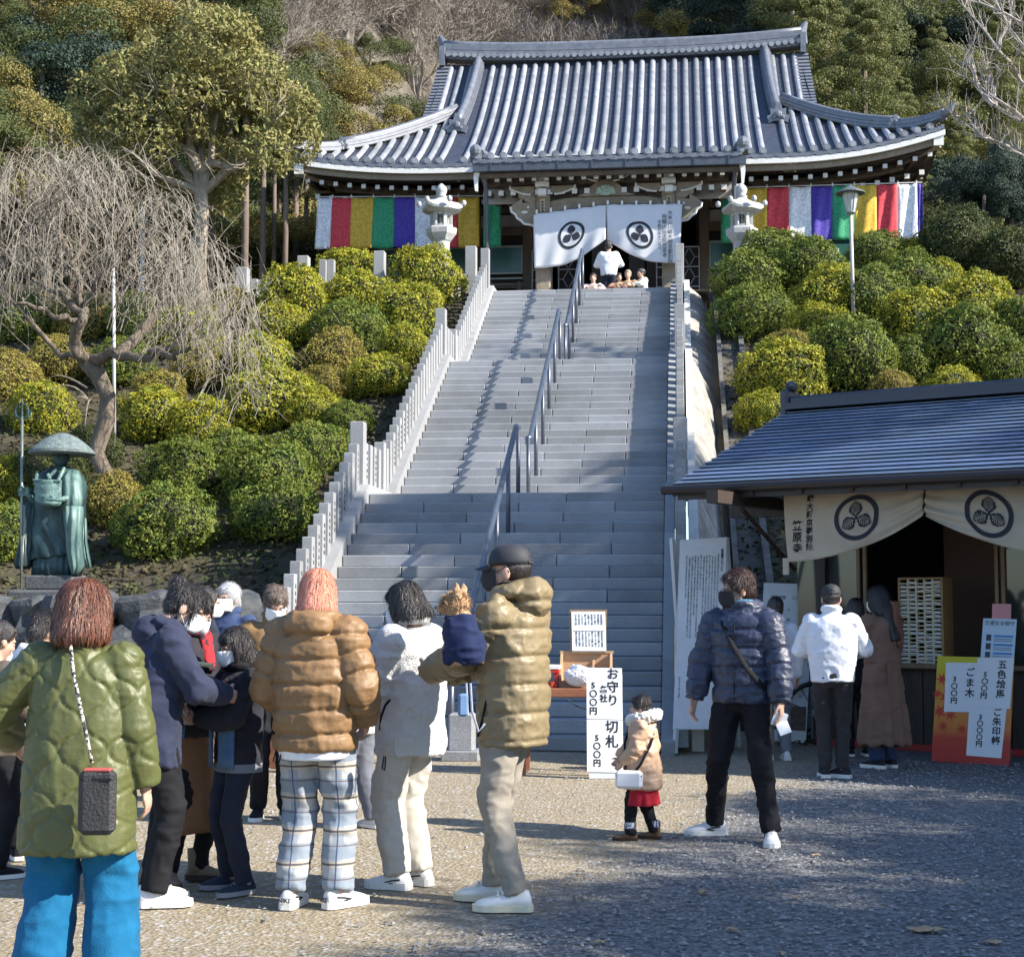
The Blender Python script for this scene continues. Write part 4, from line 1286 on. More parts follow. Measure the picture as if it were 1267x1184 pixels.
# ================================================================== boards
def quadboard(root, O, pts, m, th=.012, name='panel'):
    """board from four world corners TL,TR,BR,BL"""
    b = MB(O); n = (pts[1] - pts[0]).cross(pts[0] - pts[3]).normalized()
    b.add(pts + [p - n * th for p in pts], [(3, 2, 1, 0), (4, 5, 6, 7), (0, 1, 5, 4), (1, 2, 6, 5), (2, 3, 7, 6), (3, 0, 4, 7)])
    return b.build(name, m, root), n
def leaning(px, ybase_px, lean):
    """returns a function giving points on a board that leans back: base line on the ground"""
def on_plane(px, py, P0, n):
    d = _f + _r * ((px - W_PX / 2) / F_PX) + _u * ((H_PX / 2 - py) / F_PX)
    o = Vector((0, 0, 1.5)); return o + d * ((P0 - o).dot(n) / d.dot(n))
def board_frame(px, py, rz, lean, z=0):
    P0 = atz(px, py, z)
    n = Matrix.Rotation(rz, 3, 'Z') @ Vector((0, -math.cos(lean), math.sin(lean)))
    ax = Matrix.Rotation(rz, 3, 'Z') @ Vector((1, 0, 0)); ay = n.cross(ax)
    return P0, n, ax, ay
JP = '本堂再建並びに境内整備の浄財を広く募り檀信徒各位の御協力を賜りますよう謹んでお願い申し上げます当山は千有余年の法灯を受け継ぎ安産育児の祈願所として信仰を集めて参りました石段玉垣の奉納も受付けております'
def tall_sign():
    P0, n, ax, ay = board_frame(862, 934, R(3), R(5))
    Q = lambda x, y, l=0: on_plane(x, y, P0, n) + n * l
    root = empty('tall_notice_board', P0, 0, 'tall white notice board with columns of fine black writing beside the stairs', 'sign')
    c = [Q(841.5, 668), Q(899, 664.5), Q(891, 902), Q(832.5, 902)]
    quadboard(root, P0, c, M_board, .02)
    ms = mat('board_frame', (.55, .58, .6), .6)
    for (x0, x1) in ((836, 836), (886, 888)):
        b = MB(P0); b.tube([Q(x0 + 1, 900, -.02), Q(x1 - 1, 932, -.02)], .028, 4); b.build('leg', ms, root)
    top = Q(899, 665, -.03); foot = Vector((top.x + .12, top.y + .75, 0))
    for s in (0, -.55):
        b = MB(P0); b.tube([top + Vector((s, 0, 0)), foot + Vector((s, 0, 0))], .03, 4); b.build('rear_leg', ms, root)
    e1 = (c[1] - c[0]); e2 = (c[3] - c[0]); W_ = e1.length; H_ = e2.length; M = plane_M(c[0] - P0, e1, -e2, .004)
    ncol = 13; cols = []; sz = W_ / (ncol + 3.2)
    rnd = random.Random(5)
    cols.append(('記念事業について', W_ - sz * 1.3, -H_ * .075))
    me = text_mesh('title_lettering', cols, sz * 1.0, M, INK, vertical=True, gap=1.0, bold=.001); link('lettering', me, root)
    cols = []
    for i in range(ncol):
        L = [44, 40, 46, 46, 42, 44, 20, 46, 34, 46, 45, 24, 12][i]; L = int(L * 1.0)
        st = rnd.randrange(30); s = (JP + JP)[st:st + L]
        cols.append((s, W_ - sz * (2.6 + i), -H_ * (.09 if i < 12 else .72) - (rnd.random() * .04)))
    me = text_mesh('lettering', cols, sz * .62, M, INK, vertical=True, gap=1.0); link('lettering', me, root)
tall_sign()

def timetable():
    P0, n, ax, ay = board_frame(970, 921, R(-8), R(9))
    Q = lambda x, y, l=0: on_plane(x, y, P0, n) + n * l
    root = empty('timetable_board', P0, 0, 'white standing timetable board with a column of times behind the man in the navy jacket', 'sign')
    c = [Q(945, 721), Q(1007, 722.7), Q(997, 919), Q(936, 915)]
    quadboard(root, P0, c, M_board, .02)
    e1 = c[1] - c[0]; e2 = c[3] - c[0]; W_ = e1.length; H_ = e2.length; M = plane_M(c[0] - P0, e1, -e2, .004)
    ink = mat('grey_print', (.06, .07, .1), .7)
    L = [('護摩時間', .30, .10), ('土日祝', .68, .10)]
    for i, (a, b_) in enumerate((('9', '30'), ('10', '30'), ('11', '30'), ('12', '30'), ('13', '30'))): L += [(a, .52, .18 + i * .062), (b_, .80, .18 + i * .062)]
    for i, b_ in enumerate(('30', '30', '00', '30')): L += [(b_, .82, .53 + i * .065)]
    me = text_mesh('lettering', [(t, x * W_, -y * H_) for t, x, y in L], .042, M, ink); link('lettering', me, root)
    # printed picture at the foot of the board
    b = MB(P0); q = lambda u, v, l: c[0] + e1 * u + e2 * v + n * l
    b.add([q(.2, .78, .003), q(.95, .78, .003), q(.95, .93, .003), q(.2, .93, .003)], [(3, 2, 1, 0)]); b.build('printed_picture', mat('print_dark', (.03, .03, .035), .5, (.12, .07, .04), 20), root)
    b = MB(P0); cc = [q(.45 + .14 * math.cos(a), .79 + .055 * math.sin(a) , .005) for a in np.linspace(0, 2 * PI, 25)[:-1]]; b.add(cc, [tuple(range(24))]); b.build('printed_disc', M_board, root)
    b = MB(P0); b.add([q(.5, .55, .004), q(.58, .60, .004), q(.62, .68, .004), q(.5, .64, .004)], [(0, 1, 2, 3)]); b.build('printed_mark', mat('print_blue', (.08, .15, .3), .6), root)
    b = MB(P0); b.tube([Q(1003, 760, -.03), Vector((P0.x + .35, P0.y + .5, 0))], .02, 4); b.build('rear_leg', MATS['board_frame'], root)
timetable()

def price_board():
    P0, n, ax, ay = board_frame(1200, 944, R(-25), R(10))
    Q = lambda x, y, l=0: on_plane(x, y, P0, n) + n * l
    root = empty('price_board', P0, 0, 'orange maple leaf poster board with handwritten price sheets leaning by the stall counter', 'sign')
    c = [Q(1160, 811.5), Q(1254.5, 814), Q(1248.6, 947.6), Q(1152.4, 941.4)]
    m = bpy.data.materials.new('maple_poster'); m.use_nodes = True; t = m.node_tree; b_ = t.nodes['Principled BSDF']; b_.inputs['Roughness'].default_value = .5
    N = t.nodes.new; co = N('ShaderNodeTexCoord'); sp = N('ShaderNodeSeparateXYZ'); t.links.new(co.outputs['Object'], sp.inputs[0])
    mr = N('ShaderNodeMapRange'); mr.inputs[1].default_value = 0; mr.inputs[2].default_value = 1.0; t.links.new(sp.outputs[2], mr.inputs[0])
    cr = N('ShaderNodeValToRGB'); e = cr.color_ramp.elements; e[0].position = 0; e[0].color = (.42, .03, .02, 1); e[1].position = 1; e[1].color = (.62, .55, .02, 1)
    for p_, col in ((.22, (.50, .05, .02, 1)), (.32, (.62, .19, .03, 1)), (.6, (.66, .27, .04, 1)), (.8, (.68, .36, .03, 1)), (.9, (.60, .52, .02, 1))):
        x = e.new(p_); x.color = col
    t.links.new(mr.outputs[0], cr.inputs[0]); t.links.new(cr.outputs[0], b_.inputs['Base Color'])
    quadboard(root, P0, c, m, .02)
    mm = mat('maple_print', (.52, .05, .02), .6)
    b = MB(P0)
    for (px, py, s, a0) in ((1166, 840, 9, .4), (1171, 862, 11, .9), (1163, 880, 10, .1), (1176, 884, 9, 1.4), (1160, 858, 7, 2.0), (1190, 902, 8, .3), (1167, 898, 8, .5)):
        o = Q(px, py, .003); s *= .0076
        rim = []
        for k in range(14):
            a = a0 + 2 * PI * k / 14; r = s * (1 if k % 2 == 0 else .36); rim.append(o + ax * r * math.cos(a) + ay * r * math.sin(a))
        b.add([o] + rim, [(0, 1 + k, 1 + (k + 1) % 14) for k in range(14)])
    b.build('maple_leaves', mm, root)
    ink = mat('marker_ink', (.015, .015, .02), .5)
    def sheet(corners, cols, l, mat_=M_paper, nm='price_sheet'):
        cc = [Q(x, y, l) for x, y in corners]
        o, _ = quadboard(root, P0, cc, mat_, .002, nm)
        e1 = cc[1] - cc[0]; e2 = cc[3] - cc[0]; M = plane_M(cc[0] - P0, e1, -e2, .002)
        for txt, u, v, sz, g in cols:
            me = text_mesh('lettering', [(txt, u * e1.length, -v * e2.length)], sz, M, ink, vertical=True, gap=g, bold=.0022)
            link('lettering', me, o).location = (0, 0, 0)
    sheet(((1170.6, 819.6), (1212, 820), (1209, 881), (1168.2, 880.5)), [('ごま木', .74, .26, .09, 1.1), ('3〇〇円', .28, .38, .066, 1.05)], .004)
    sheet(((1199.6, 872), (1246, 875), (1239, 938), (1195.7, 934.4)), [('ご朱印帳', .76, .17, .082, 1.08), ('3〇〇〇円', .32, .27, .062, 1.02)], .007)
    sheet(((1210, 813.5), (1255, 814), (1250, 877), (1205, 876)), [('五色絵馬', .70, .20, .086, 1.08), ('5〇〇円', .25, .38, .066, 1.02)], .010)
    # printed leaflet and pink card fixed above
    cc = [Q(1216.5, 764.7, -.005), Q(1258, 766, -.005), Q(1254.5, 815.2, -.005), Q(1213, 813, -.005)]
    o, _ = quadboard(root, P0, cc, mat('leaflet_blue', (.55, .68, .80), .5), .004, 'leaflet')
    e1 = cc[1] - cc[0]; e2 = cc[3] - cc[0]; M = plane_M(cc[0] - P0, e1, -e2, .002)
    link('lettering', text_mesh('lettering', [('交通安全御守', .5 * e1.length, -.16 * e2.length)], .048, M, ink), o)
    q = lambda u, v, l: cc[0] + e1 * u + e2 * v + n * l
    for k in range(3):
        v = .42 + k * .22
        b = MB(P0); b.add([q(.36, v, .003), q(.93, v, .003), q(.93, v + .05, .003), q(.36, v + .05, .003)], [(3, 2, 1, 0)]); b.build('printed_line', mat('print_sky', (.07, .25, .55), .6), o)
        b = MB(P0)
        for j in range(2): b.add([q(.36, v + .09 + j * .05, .003), q(.9, v + .09 + j * .05, .003), q(.9, v + .105 + j * .05, .003), q(.36, v + .105 + j * .05, .003)], [(3, 2, 1, 0)])
        b.add([q(.13, v - .01, .003), q(.28, v - .01, .003), q(.28, v + .15, .003), q(.13, v + .15, .003)], [(3, 2, 1, 0)]); b.build('printed_text', MATS['grey_print'], o)
    cc = [Q(1227.5, 746.5, -.008), Q(1250.8, 747, -.008), Q(1250.4, 766, -.008), Q(1227, 765, -.008)]
    quadboard(root, P0, cc, mat('pink_card', (.70, .30, .32), .6), .004, 'pink_card')
    b = MB(P0); b.tube([Q(1240, 830, -.03), P0 + Vector((.45, .4, 0))], .018, 4); b.build('rear_leg', M_kframe, root)
price_board()

def amulet_stand():
    Yt = 14.0
    p = atz(700, 955)
    root = empty('sales_table', (p.x, Yt, 0), 0, 'narrow reddish wooden sales table at the foot of the stairs', 'table')
    O = root.location.copy()
    a, c = at(640, 856, Yt), at(762, 856, Yt)
    zt = at(700, 851, Yt).z
    mw = mat('table_wood', (.30, .12, .06), .6, (.22, .085, .045), 5, stretch=(1, 4, 4))
    MB(O).box(((a.x + c.x) / 2, Yt + .2, zt - .04), (c.x - a.x, .5, .08), bev=.008).build('table_top', mw, root)
    for x in (a.x + .05, c.x - .05):
        for y in (Yt, Yt + .38): MB(O).box((x, y, (zt - .08) / 2), (.05, .05, zt - .08)).build('leg', mw, root)
    MB(O).tube([(at(697, 0, Yt).x, Yt - .05, zt - .08), (at(712, 0, Yt).x, Yt - .04, zt - .16), (at(745, 0, Yt).x, Yt - .05, zt - .22)], .006, 5).build('hanging_cord', INK, root)
    # open wooden box with bags
    q0, q1 = at(693, 849, Yt + .1), at(755, 849, Yt + .1); ztop = at(720, 809, Yt + .1).z
    r = empty('wooden_box', ((q0.x + q1.x) / 2, Yt + .1, zt), 0, 'open pale wooden box on the sales table in front of the framed sheet', 'box')
    m = mat('pale_pine', (.50, .33, .19), .6, (.40, .25, .14), 5, stretch=(1, 4, 4)); W_ = q1.x - q0.x; H_ = ztop - zt
    MB().box((0, .26, H_ / 2), (W_, .015, H_)).build('back_panel', m, r)
    for s in (-1, 1): MB().extrude([(0, 0), (.26, 0), (.26, H_), (.14, H_), (0, H_ * .3)], (s * W_ / 2 - .006, 0, 0), (0, 1, 0), (0, 0, 1), .015).build('side_panel', m, r)
    MB().box((W_ * .15, .15, H_ * .4), (.012, .2, H_ * .8)).build('divider', m, r)
    MB().box((0, .13, .006), (W_, .26, .012)).build('bottom_panel', m, r)
    MB().box((0, .0, .03), (W_, .015, .06)).build('front_panel', m, r)
    MB().box((0, .262, H_ + .01), (W_ + .04, .03, .02)).build('top_edge', m, r)
    # pile of white paper bags
    x0, x1 = at(697, 0, Yt).x, at(727, 0, Yt).x
    b = MB(); b.ell((0, 0, .1), ((x1 - x0) / 2 + .02, .1, .10), 26, 16)
    for i, v in enumerate(b.v):
        k = float(fbm(np.array([[v.x * 14, v.y * 14, v.z * 14]]), 3)[0]); b.v[i] = v * (1 + .3 * k)
    o = b.build('paper_bags', mat('crumpled_white', (.74, .72, .76), .7, (.6, .58, .62), 20, .6, 50), loc=((x0 + x1) / 2 + .01, Yt + .02, zt + .005))
    tag(o, 'crumpled pile of white paper bags in the wooden box', 'paper bags')
    # red tray stack with a white lid
    x0, x1 = at(663, 0, Yt).x, at(690, 0, Yt).x
    r = empty('red_tray', ((x0 + x1) / 2, Yt + .1, zt), 0, 'red lacquer offering stand with a white tray on top, left on the sales table', 'tray')
    mr = mat('red_lacquer', (.50, .03, .02), .35)
    MB().box((0, 0, .025), (x1 - x0 - .04, .2, .05), bev=.006).build('tray', mr, r)
    for s in (-1, 1): MB().box((s * .07, 0, .09), (.03, .14, .09)).build('leg', mr, r)
    MB().box((0, 0, .145), (x1 - x0, .24, .03), bev=.005).build('upper_tray', mr, r)
    MB().box((0, 0, .18), (x1 - x0 + .01, .25, .035), bev=.005).build('lid', M_white, r)
    r = empty('small_basket', (at(690, 0, Yt).x, Yt + .02, zt), 0, 'small orange red basket beside the wooden box', 'basket')
    MB().lathe((-.07, .0, 0), [(.035, 0), (.045, .055), (.04, .055), (.03, .01)], 12).build('basket', mat('orange_red', (.42, .05, .02), .6), r)
    # framed sheet
    c0 = [at(704.6, 754, Yt + .38), at(751, 754, Yt + .38), at(749, 808, Yt + .32), at(706, 808, Yt + .32)]
    r = empty('framed_notice', c0[3], 0, 'wood framed white sheet of fine print standing behind the box on the table', 'notice')
    O2 = c0[3].copy(); quadboard(r, O2, c0, M_kframe, .02, 'frame')
    e1 = c0[1] - c0[0]; e2 = c0[3] - c0[0]; n = e1.cross(-e2).normalized()
    q = lambda u, v, l: c0[0] + e1 * u + e2 * v + n * l
    quadboard(r, O2, [q(.05, .05, .006), q(.95, .05, .006), q(.95, .95, .006), q(.05, .95, .006)], M_paper, .004, 'sheet')
    M = plane_M(c0[0] - O2, e1, -e2, .008); W_, H_ = e1.length, e2.length
    cols = []
    for i in range(9): cols.append((JP[i * 7:i * 7 + 5], W_ * (.85 - i * .085), -H_ * .15)); cols.append((JP[i * 5 + 20:i * 5 + 27], W_ * (.85 - i * .085), -H_ * .55))
    link('lettering', text_mesh('lettering', cols, .021, M, MATS['grey_print'], vertical=True, gap=.95), r)
    cols = [(JP[i * 3:i * 3 + 8], W_ * (.86 - i * .12), -H_ * .60) for i in range(0)]
    b = MB(O2); b.add([q(.08, .49, .008), q(.92, .49, .008), q(.92, .50, .008), q(.08, .50, .008)], [(3, 2, 1, 0)]); b.build('ruled_line', MATS['grey_print'], r)
    # standing white price sign
    P0, n, ax, ay = board_frame(748, 963, R(2), R(4))
    Q = lambda x, y, l=0: on_plane(x, y, P0, n) + n * l
    root = empty('amulet_price_sign', P0, 0, 'narrow white standing sign with large brush lettering beside the little girl', 'sign')
    quadboard(root, P0, [Q(728, 835, 0), Q(770, 835, 0), Q(770, 963, 0), Q(729, 963, 0)], M_board, .03, 'panel')
    ink = MATS['marker_ink']
    for corners, cols in ((((725.7, 825.7), (769.5, 826.5), (770.6, 890), (726, 889)), [('お守り', .74, .20, .105, 1.08), ('各社', .48, .48, .07, 1.1), ('5〇〇円', .19, .40, .07, 1.05)]), (((726, 890), (770.6, 891), (771.4, 955.5), (726.5, 954.5)), [('切札', .70, .22, .115, 1.1), ('5〇〇円', .28, .40, .068, 1.05)])):
        cc = [Q(x, y, .006) for x, y in corners]
        o, _ = quadboard(root, P0, cc, M_paper, .003, 'price_sheet')
        e1 = cc[1] - cc[0]; e2 = cc[3] - cc[0]; M = plane_M(cc[0] - P0, e1, -e2, .002)
        for txt, u, v, sz, g in cols: link('lettering', text_mesh('lettering', [(txt, u * e1.length, -v * e2.length)], sz, M, ink, vertical=True, gap=g, bold=.002), o)
amulet_stand()

def small_things():
    p = atz(570, 940)
    r = empty('stone_pedestal', (p.x, p.y, 0), 0, 'low square granite pedestal at the foot of the handrail', 'pedestal')
    MB().box((0, .1, .04), (.36, .36, .1), bev=.01).build('base_slab', M_granite, r)
    MB().box((0, .1, .26), (.24, .24, .36), bev=.015).build('shaft', M_granite, r)
    p = atz(334, 955)
    r = empty('wooden_stand', (p.x, p.y, 0), 0, 'brown wooden stand partly hidden behind the brown puffer jacket', 'stand')
    mw = mat('red_brown_wood', (.20, .085, .04), .6, (.14, .06, .03), 5, stretch=(5, 5, 1))
    for dx, dy in ((-.06, 0), (.5, 0), (-.06, .35), (.5, .35)): MB().box((dx, dy, .36), (.07, .07, .72)).build('leg', mw, r)
    MB().box((.22, .17, .74), (.75, .5, .05)).build('top', mw, r)
    MB().box((.22, 0, .12), (.5, .03, .06)).build('cross_bar', mw, r)
small_things()

# ================================================================== lamps
def lamps():
    m = mat('lamp_grey', (.35, .37, .38), .4, (.28, .3, .31), 8, metal=.5)
    top = at(1052, 228, 33.4); base_z = float(gz(top.x, 33.4)) - .1
    r = empty('garden_lamp', (top.x, 33.4, base_z), 0, 'grey street lamp with a wide conical cap among the right hedges', 'street lamp')
    H = top.z - base_z
    MB().tube([(.02, 0, 0), (0, 0, H - .65)], [.045, .035], 10).build('pole', mat('lamp_pole', (.5, .52, .53), .45, (.38, .3, .25), 3, stretch=(1, 1, .3)), r, smooth=True)
    MB().lathe((0, 0, 0), [(.02, H - .02), (.06, H - .05), (.31, H - .19), (.31, H - .21), (.05, H - .17)], 20).build('cap', mat('lamp_cap', (.10, .12, .12), .5), r)
    MB().lathe((0, 0, 0), [(.05, H - .66), (.10, H - .62), (.10, H - .60)], 12).build('collar', m, r)
    MB().lathe((0, 0, 0), [(.085, H - .60), (.16, H - .24), (.15, H - .19)], 12).build('lamp_glass', mat('lamp_glass', (.45, .48, .48), .15, spec=.8), r)
    b = MB()
    for k in range(6):
        a = k * PI / 3; b.tube([(.09 * math.cos(a), .09 * math.sin(a), H - .6), (.168 * math.cos(a), .168 * math.sin(a), H - .2)], .008, 4)
    b.build('glass_frame', m, r)
    top = at(141, 310, 26.5); base_z = float(gz(top.x, 26.5)) - .1; H = top.z - base_z
    r = empty('garden_lamp', (top.x, 26.5, base_z), 0, 'slim pale lamp post rising behind the weeping cherry branches', 'street lamp')
    MB().tube([(.08, 0, 0), (0, 0, H - .3)], [.035, .028], 8).build('pole', mat('pale_pole', (.58, .57, .53), .5, (.4, .38, .35), 2), r, smooth=True)
    MB().lathe((0, 0, 0), [(.03, H - .32), (.08, H - .2), (.09, H - .05), (.02, H)], 12).build('lamp_head', m, r)
    p = at(178, 215, 33)
    bz = float(gz(p.x, 33)) - .1; H = p.z - bz
    r = empty('floodlight_mast', (p.x, 33, bz), 0, 'pair of dark floodlights on a mast above the weeping cherry', 'floodlight')
    MB().tube([(0, 0, 0), (0, 0, H + .1)], .05, 8).build('mast', m, r)
    mk = mat('flood_black', (.03, .035, .04), .4)
    MB().box((-.12, -.1, H - .02), (.34, .2, .22), rx=.3, bev=.02).build('floodlight', mk, r)
    MB().box((.18, -.05, H + .08), (.26, .26, .3), rz=.4, rx=-.2, bev=.02).build('floodlight', mk, r)
lamps()

# ================================================================== statue, stones
def voxel(b_or_me, size, name='remeshed', smooth_it=4, m=None):
    me = b_or_me if isinstance(b_or_me, bpy.types.Mesh) else b_or_me.mesh('tmp', m or M_granite)
    o = bpy.data.objects.new('tmp_voxel', me); COL.objects.link(o)
    md = o.modifiers.new('r', 'REMESH'); md.mode = 'VOXEL'; md.voxel_size = size; md.use_smooth_shade = True
    if smooth_it:
        s = o.modifiers.new('s', 'SMOOTH'); s.iterations = smooth_it; s.factor = .5
    bpy.context.view_layer.update()
    r = bpy.data.meshes.new_from_object(o.evaluated_get(bpy.context.evaluated_depsgraph_get()))
    bpy.data.objects.remove(o); bpy.data.meshes.remove(me)
    r.name = name
    r.materials.clear()
    if m: r.materials.append(m)
    r.polygons.foreach_set('use_smooth', np.ones(len(r.polygons), bool))
    return r
def get_co(me):
    n = len(me.vertices); co = np.empty(n * 3, np.float32); me.vertices.foreach_get('co', co)
    no = np.empty(n * 3, np.float32); me.vertices.foreach_get('normal', no)
    return co.reshape(-1, 3), no.reshape(-1, 3)
def set_co(me, co):
    me.vertices.foreach_set('co', np.asarray(co, np.float32).ravel()); me.update()
def ring(c, rx, ry, n=20, p=2.4, rz=0):
    out = []
    for k in range(n):
        a = 2 * PI * k / n; ca, sa = math.cos(a), math.sin(a)
        x = rx * abs(ca) ** (2 / p) * (1 if ca > 0 else -1); y = ry * abs(sa) ** (2 / p) * (1 if sa > 0 else -1)
        out.append(Vector((c[0] + x * math.cos(rz) - y * math.sin(rz), c[1] + x * math.sin(rz) + y * math.cos(rz), c[2])))
    return out

def statue():
    Ys = 19.0; s = .00985
    o = at(70, 712, Ys)
    r = empty('monk_statue', o, 0, 'weathered green bronze statue of a travelling monk in a wide straw hat holding a staff', 'statue')
    mb = mat('bronze_patina', (.018, .042, .048), .5, (.06, .13, .125), 5, .35, 30, metal=.15, stretch=(1.5, 1.5, .5), ramp=(.46, .72))  # front robe darker, its shade put into the colour
    mb2 = mat('bronze_light', (.045, .10, .10), .55, (.17, .27, .24), 6, .3, 30, metal=.1, stretch=(1.5, 1.5, .5))  # lighter copy of the bronze: light on the right side put into the colour
    mdk = mat('bronze_dark', (.018, .04, .05), .5, (.04, .085, .09), 7, .3, 30, metal=.2)
    P_ = lambda px, py, y=0: Vector(((px - 70) * s, y, (712 - py) * s))
    # skirt with pleats
    rings = []
    for py, rx, ry in ((712, 31, 24), (700, 30.5, 23), (688, 30, 22), (684, 30, 22)):
        rg = []
        for k in range(96):
            a = 2 * PI * k / 96; q = 1 + (.05 * math.sin(a * 22) if py > 690 else .02 * math.sin(a * 22))
            rg.append(P_(70, py) + Vector((rx * s * q * math.cos(a), ry * s * q * math.sin(a), 0)))
        rings.append(rg)
    MB().loft(rings).build('pleated_skirt', mdk, r, smooth=True)
    # robe body
    rings = []
    for py, cx, rx, ry, tilt in ((690, 70, 32.5, 25, 3), (670, 70, 33, 26, 2), (640, 71, 33, 26, 0), (615, 72, 33, 26, 0), (598, 73, 33, 24, 0), (585, 73, 29, 20, 0), (577, 73, 18, 15, 0), (573, 73, 11, 11, 0)):
        rg = [p + Vector((0, 0, tilt * s * math.sin((p.x) * 6))) for p in ring(P_(cx, py), rx * s, ry * s, 32)]
        rings.append(rg)
    me = voxel(MB().loft(rings), .02, 'robe', 3, mb); co, no = get_co(me)
    d = .014 * np.sin(co[:, 0] * 30 + co[:, 2] * 16 + 3 * fbm(co * 3)) * np.clip(1.2 - co[:, 2], 0.2, 1)
    set_co(me, co + no * d[:, None]); link('robe', me, r)
    # head and neck
    b = MB(); b.ell(P_(73, 562, -.02), (.10, .115, .135)); b.tube([P_(73, 566), P_(73, 582)], .065, 12); b.ell(P_(73, 563, -.12), (.018, .025, .025))
    for q in (-1, 1): b.ell(P_(73, 563, 0) + Vector((q * .085, 0, 0)), (.02, .025, .04))
    link('head', voxel(b, .012, 'head', 2, mb), r)
    for q in (-1, 1): MB().ell(P_(73, 561, -.10) + Vector((q * .03, 0, 0)), (.016, .012, .006), 8, 6).build('eye', mdk, r)
    # hat
    m_h = mat('hat_bronze', (.08, .11, .115), .75, (.19, .235, .225), 18, .8, 60)
    b = MB(); prof = []
    for t in np.linspace(0, 1, 12): prof.append((.41 * (1 - t) + .002, .25 * (1 - (1 - t) ** 1.75)))
    b.lathe(P_(75, 556, -.03), [(.37, -.015)] + prof, 36); b.lathe(P_(75, 556, -.03), [(.41, -.02), (.415, -.005), (.40, .01)], 36)
    b.build('straw_hat', m_h, r, smooth=True)
    # draped over-robe on the right side with hanging sleeve
    def slab(name, pts, th, m, bulge=.03, y0=-.25):
        """soft hanging cloth: list of (px_left, px_right, py, y)"""
        rings = []
        for (xl, xr, py, yy) in pts:
            a, c = P_(xl, py, yy), P_(xr, py, yy); n = 16; rg = []
            for k in range(n):
                t = k / (n - 1); p = a.lerp(c, t); p.y += -bulge * math.sin(PI * t) + .012 * math.sin(t * 16 + py * .05); rg.append(p)
            for k in range(n - 1, -1, -1):
                t = k / (n - 1); p = a.lerp(c, t); p.y += -bulge * math.sin(PI * t) + th; rg.append(p)
            rings.append(rg)
        return MB().loft(rings).build(name, m, r, smooth=True)
    slab('shoulder_drape', [(84, 98, 579, -.12), (78, 104, 588, -.2), (82, 107, 600, -.24), (84, 109, 615, -.26), (86, 109, 630, -.27)], .12, mb2, .05)
    slab('right_sleeve', [(88, 110, 626, -.285), (89, 110, 645, -.29), (91, 109, 665, -.27), (93, 110, 685, -.26), (96, 112, 700, -.24), (99, 106, 711, -.22)], .14, mb2, .05)
    slab('sleeve_tail', [(101, 110, 640, -.1), (103, 112, 670, -.1), (107, 115, 690, -.08), (112, 116.5, 703, -.05)], .05, mb2, .02)
    slab('left_sleeve', [(34, 46, 608, -.16), (32, 45, 630, -.17), (28, 44, 655, -.16), (23, 42, 680, -.15), (19, 40, 698, -.14), (22, 36, 704, -.13)], .10, mdk, .03)
    slab('left_sleeve_lining', [(32, 36, 625, -.19), (31, 37, 650, -.19), (29, 37, 680, -.18), (28, 38, 700, -.17)], .03, mat('bronze_pale', (.42, .50, .44), .7), .01)
    # bag on the chest with scalloped folds and its straps
    b = MB(); rings = []
    for j in range(9):
        t = j / 8; rg = []
        for k in range(20):
            u = k / 19; x = 52 + 34 * u + 2 * (t - .5) * 0; py = 593 + 28 * t + 3.5 * math.sin(PI * u) * t
            rg.append(P_(x - 1 + 2 * t, py, -.33 - .05 * math.sin(PI * u) - .014 * math.cos(18 * (t + .25 * (2 * u - 1) ** 2))))
        rg += [p + Vector((0, .1, 0)) for p in rg[::-1]]; rings.append(rg)
    b.loft(rings).build('chest_bag', mb2, r, smooth=True)
    b = MB(); b.tube([P_(54, 593, -.33), P_(53, 582, -.27)], .02, 6); b.tube([P_(83, 594, -.33), P_(85, 577, -.2)], .022, 6); b.tube([P_(51, 593, -.35), P_(87, 595, -.35)], .014, 6); b.build('bag_strap', mb2, r)
    b = MB(); b.tube([P_(66, 585, -.25), P_(70, 592, -.27)], .02, 6); b.tube([P_(75, 578, -.2), P_(67, 590, -.26)], .02, 6); b.build('collar', mb2, r)
    # hands
    b = MB(); b.ell(P_(80, 619, -.42), (.10, .06, .035)); b.tube([P_(95, 616, -.3), P_(84, 619, -.4)], .04, 8)
    for k in range(4): b.tube([P_(80 - k, 617 + k * 1.6, -.46), P_(72 - k, 618 + k * 1.8, -.47), P_(68, 619 + k * 1.5, -.44)], .012, 6)
    b.tube([P_(84, 616, -.45), P_(78, 613, -.47)], .013, 6)
    link('right_hand', voxel(b, .010, 'hand', 1, mb2), r)
    b = MB(); b.lathe(P_(78, 626, -.42), [(.03, -.03), (.11, .0), (.13, .045), (.12, .045), (.09, .0)], 18); b.build('alms_bowl', mb2, r, smooth=True)
    b = MB(); c = P_(33.5, 608, -.24)
    for k in range(4):
        z = .05 - k * .03; b.tube([c + Vector((.05, .03, z)), c + Vector((-.02, -.05, z)), c + Vector((-.055, .0, z)), c + Vector((-.03, .045, z))], .015, 6)
    b.tube([c + Vector((.04, .0, .03)), c + Vector((.02, -.05, .07)), c + Vector((-.02, -.045, .085))], .015, 6)
    b.ell(c + Vector((.05, .03, 0)), (.035, .045, .07)); b.tube([c + Vector((.06, .03, -.03)), P_(44, 622, -.1)], [.04, .06], 8)
    link('left_hand', voxel(b, .010, 'hand', 1, mb2), r)
    # staff with ring head
    mst = mat('staff_metal', (.30, .32, .30), .4, (.2, .24, .22), 8, metal=.6)
    b = MB(); b.tube([P_(30, 512, -.24), P_(37.5, 760, -.30)], .017, 10); b.build('staff', mst, r, smooth=True)
    b = MB(); c = P_(29.5, 505, -.24)
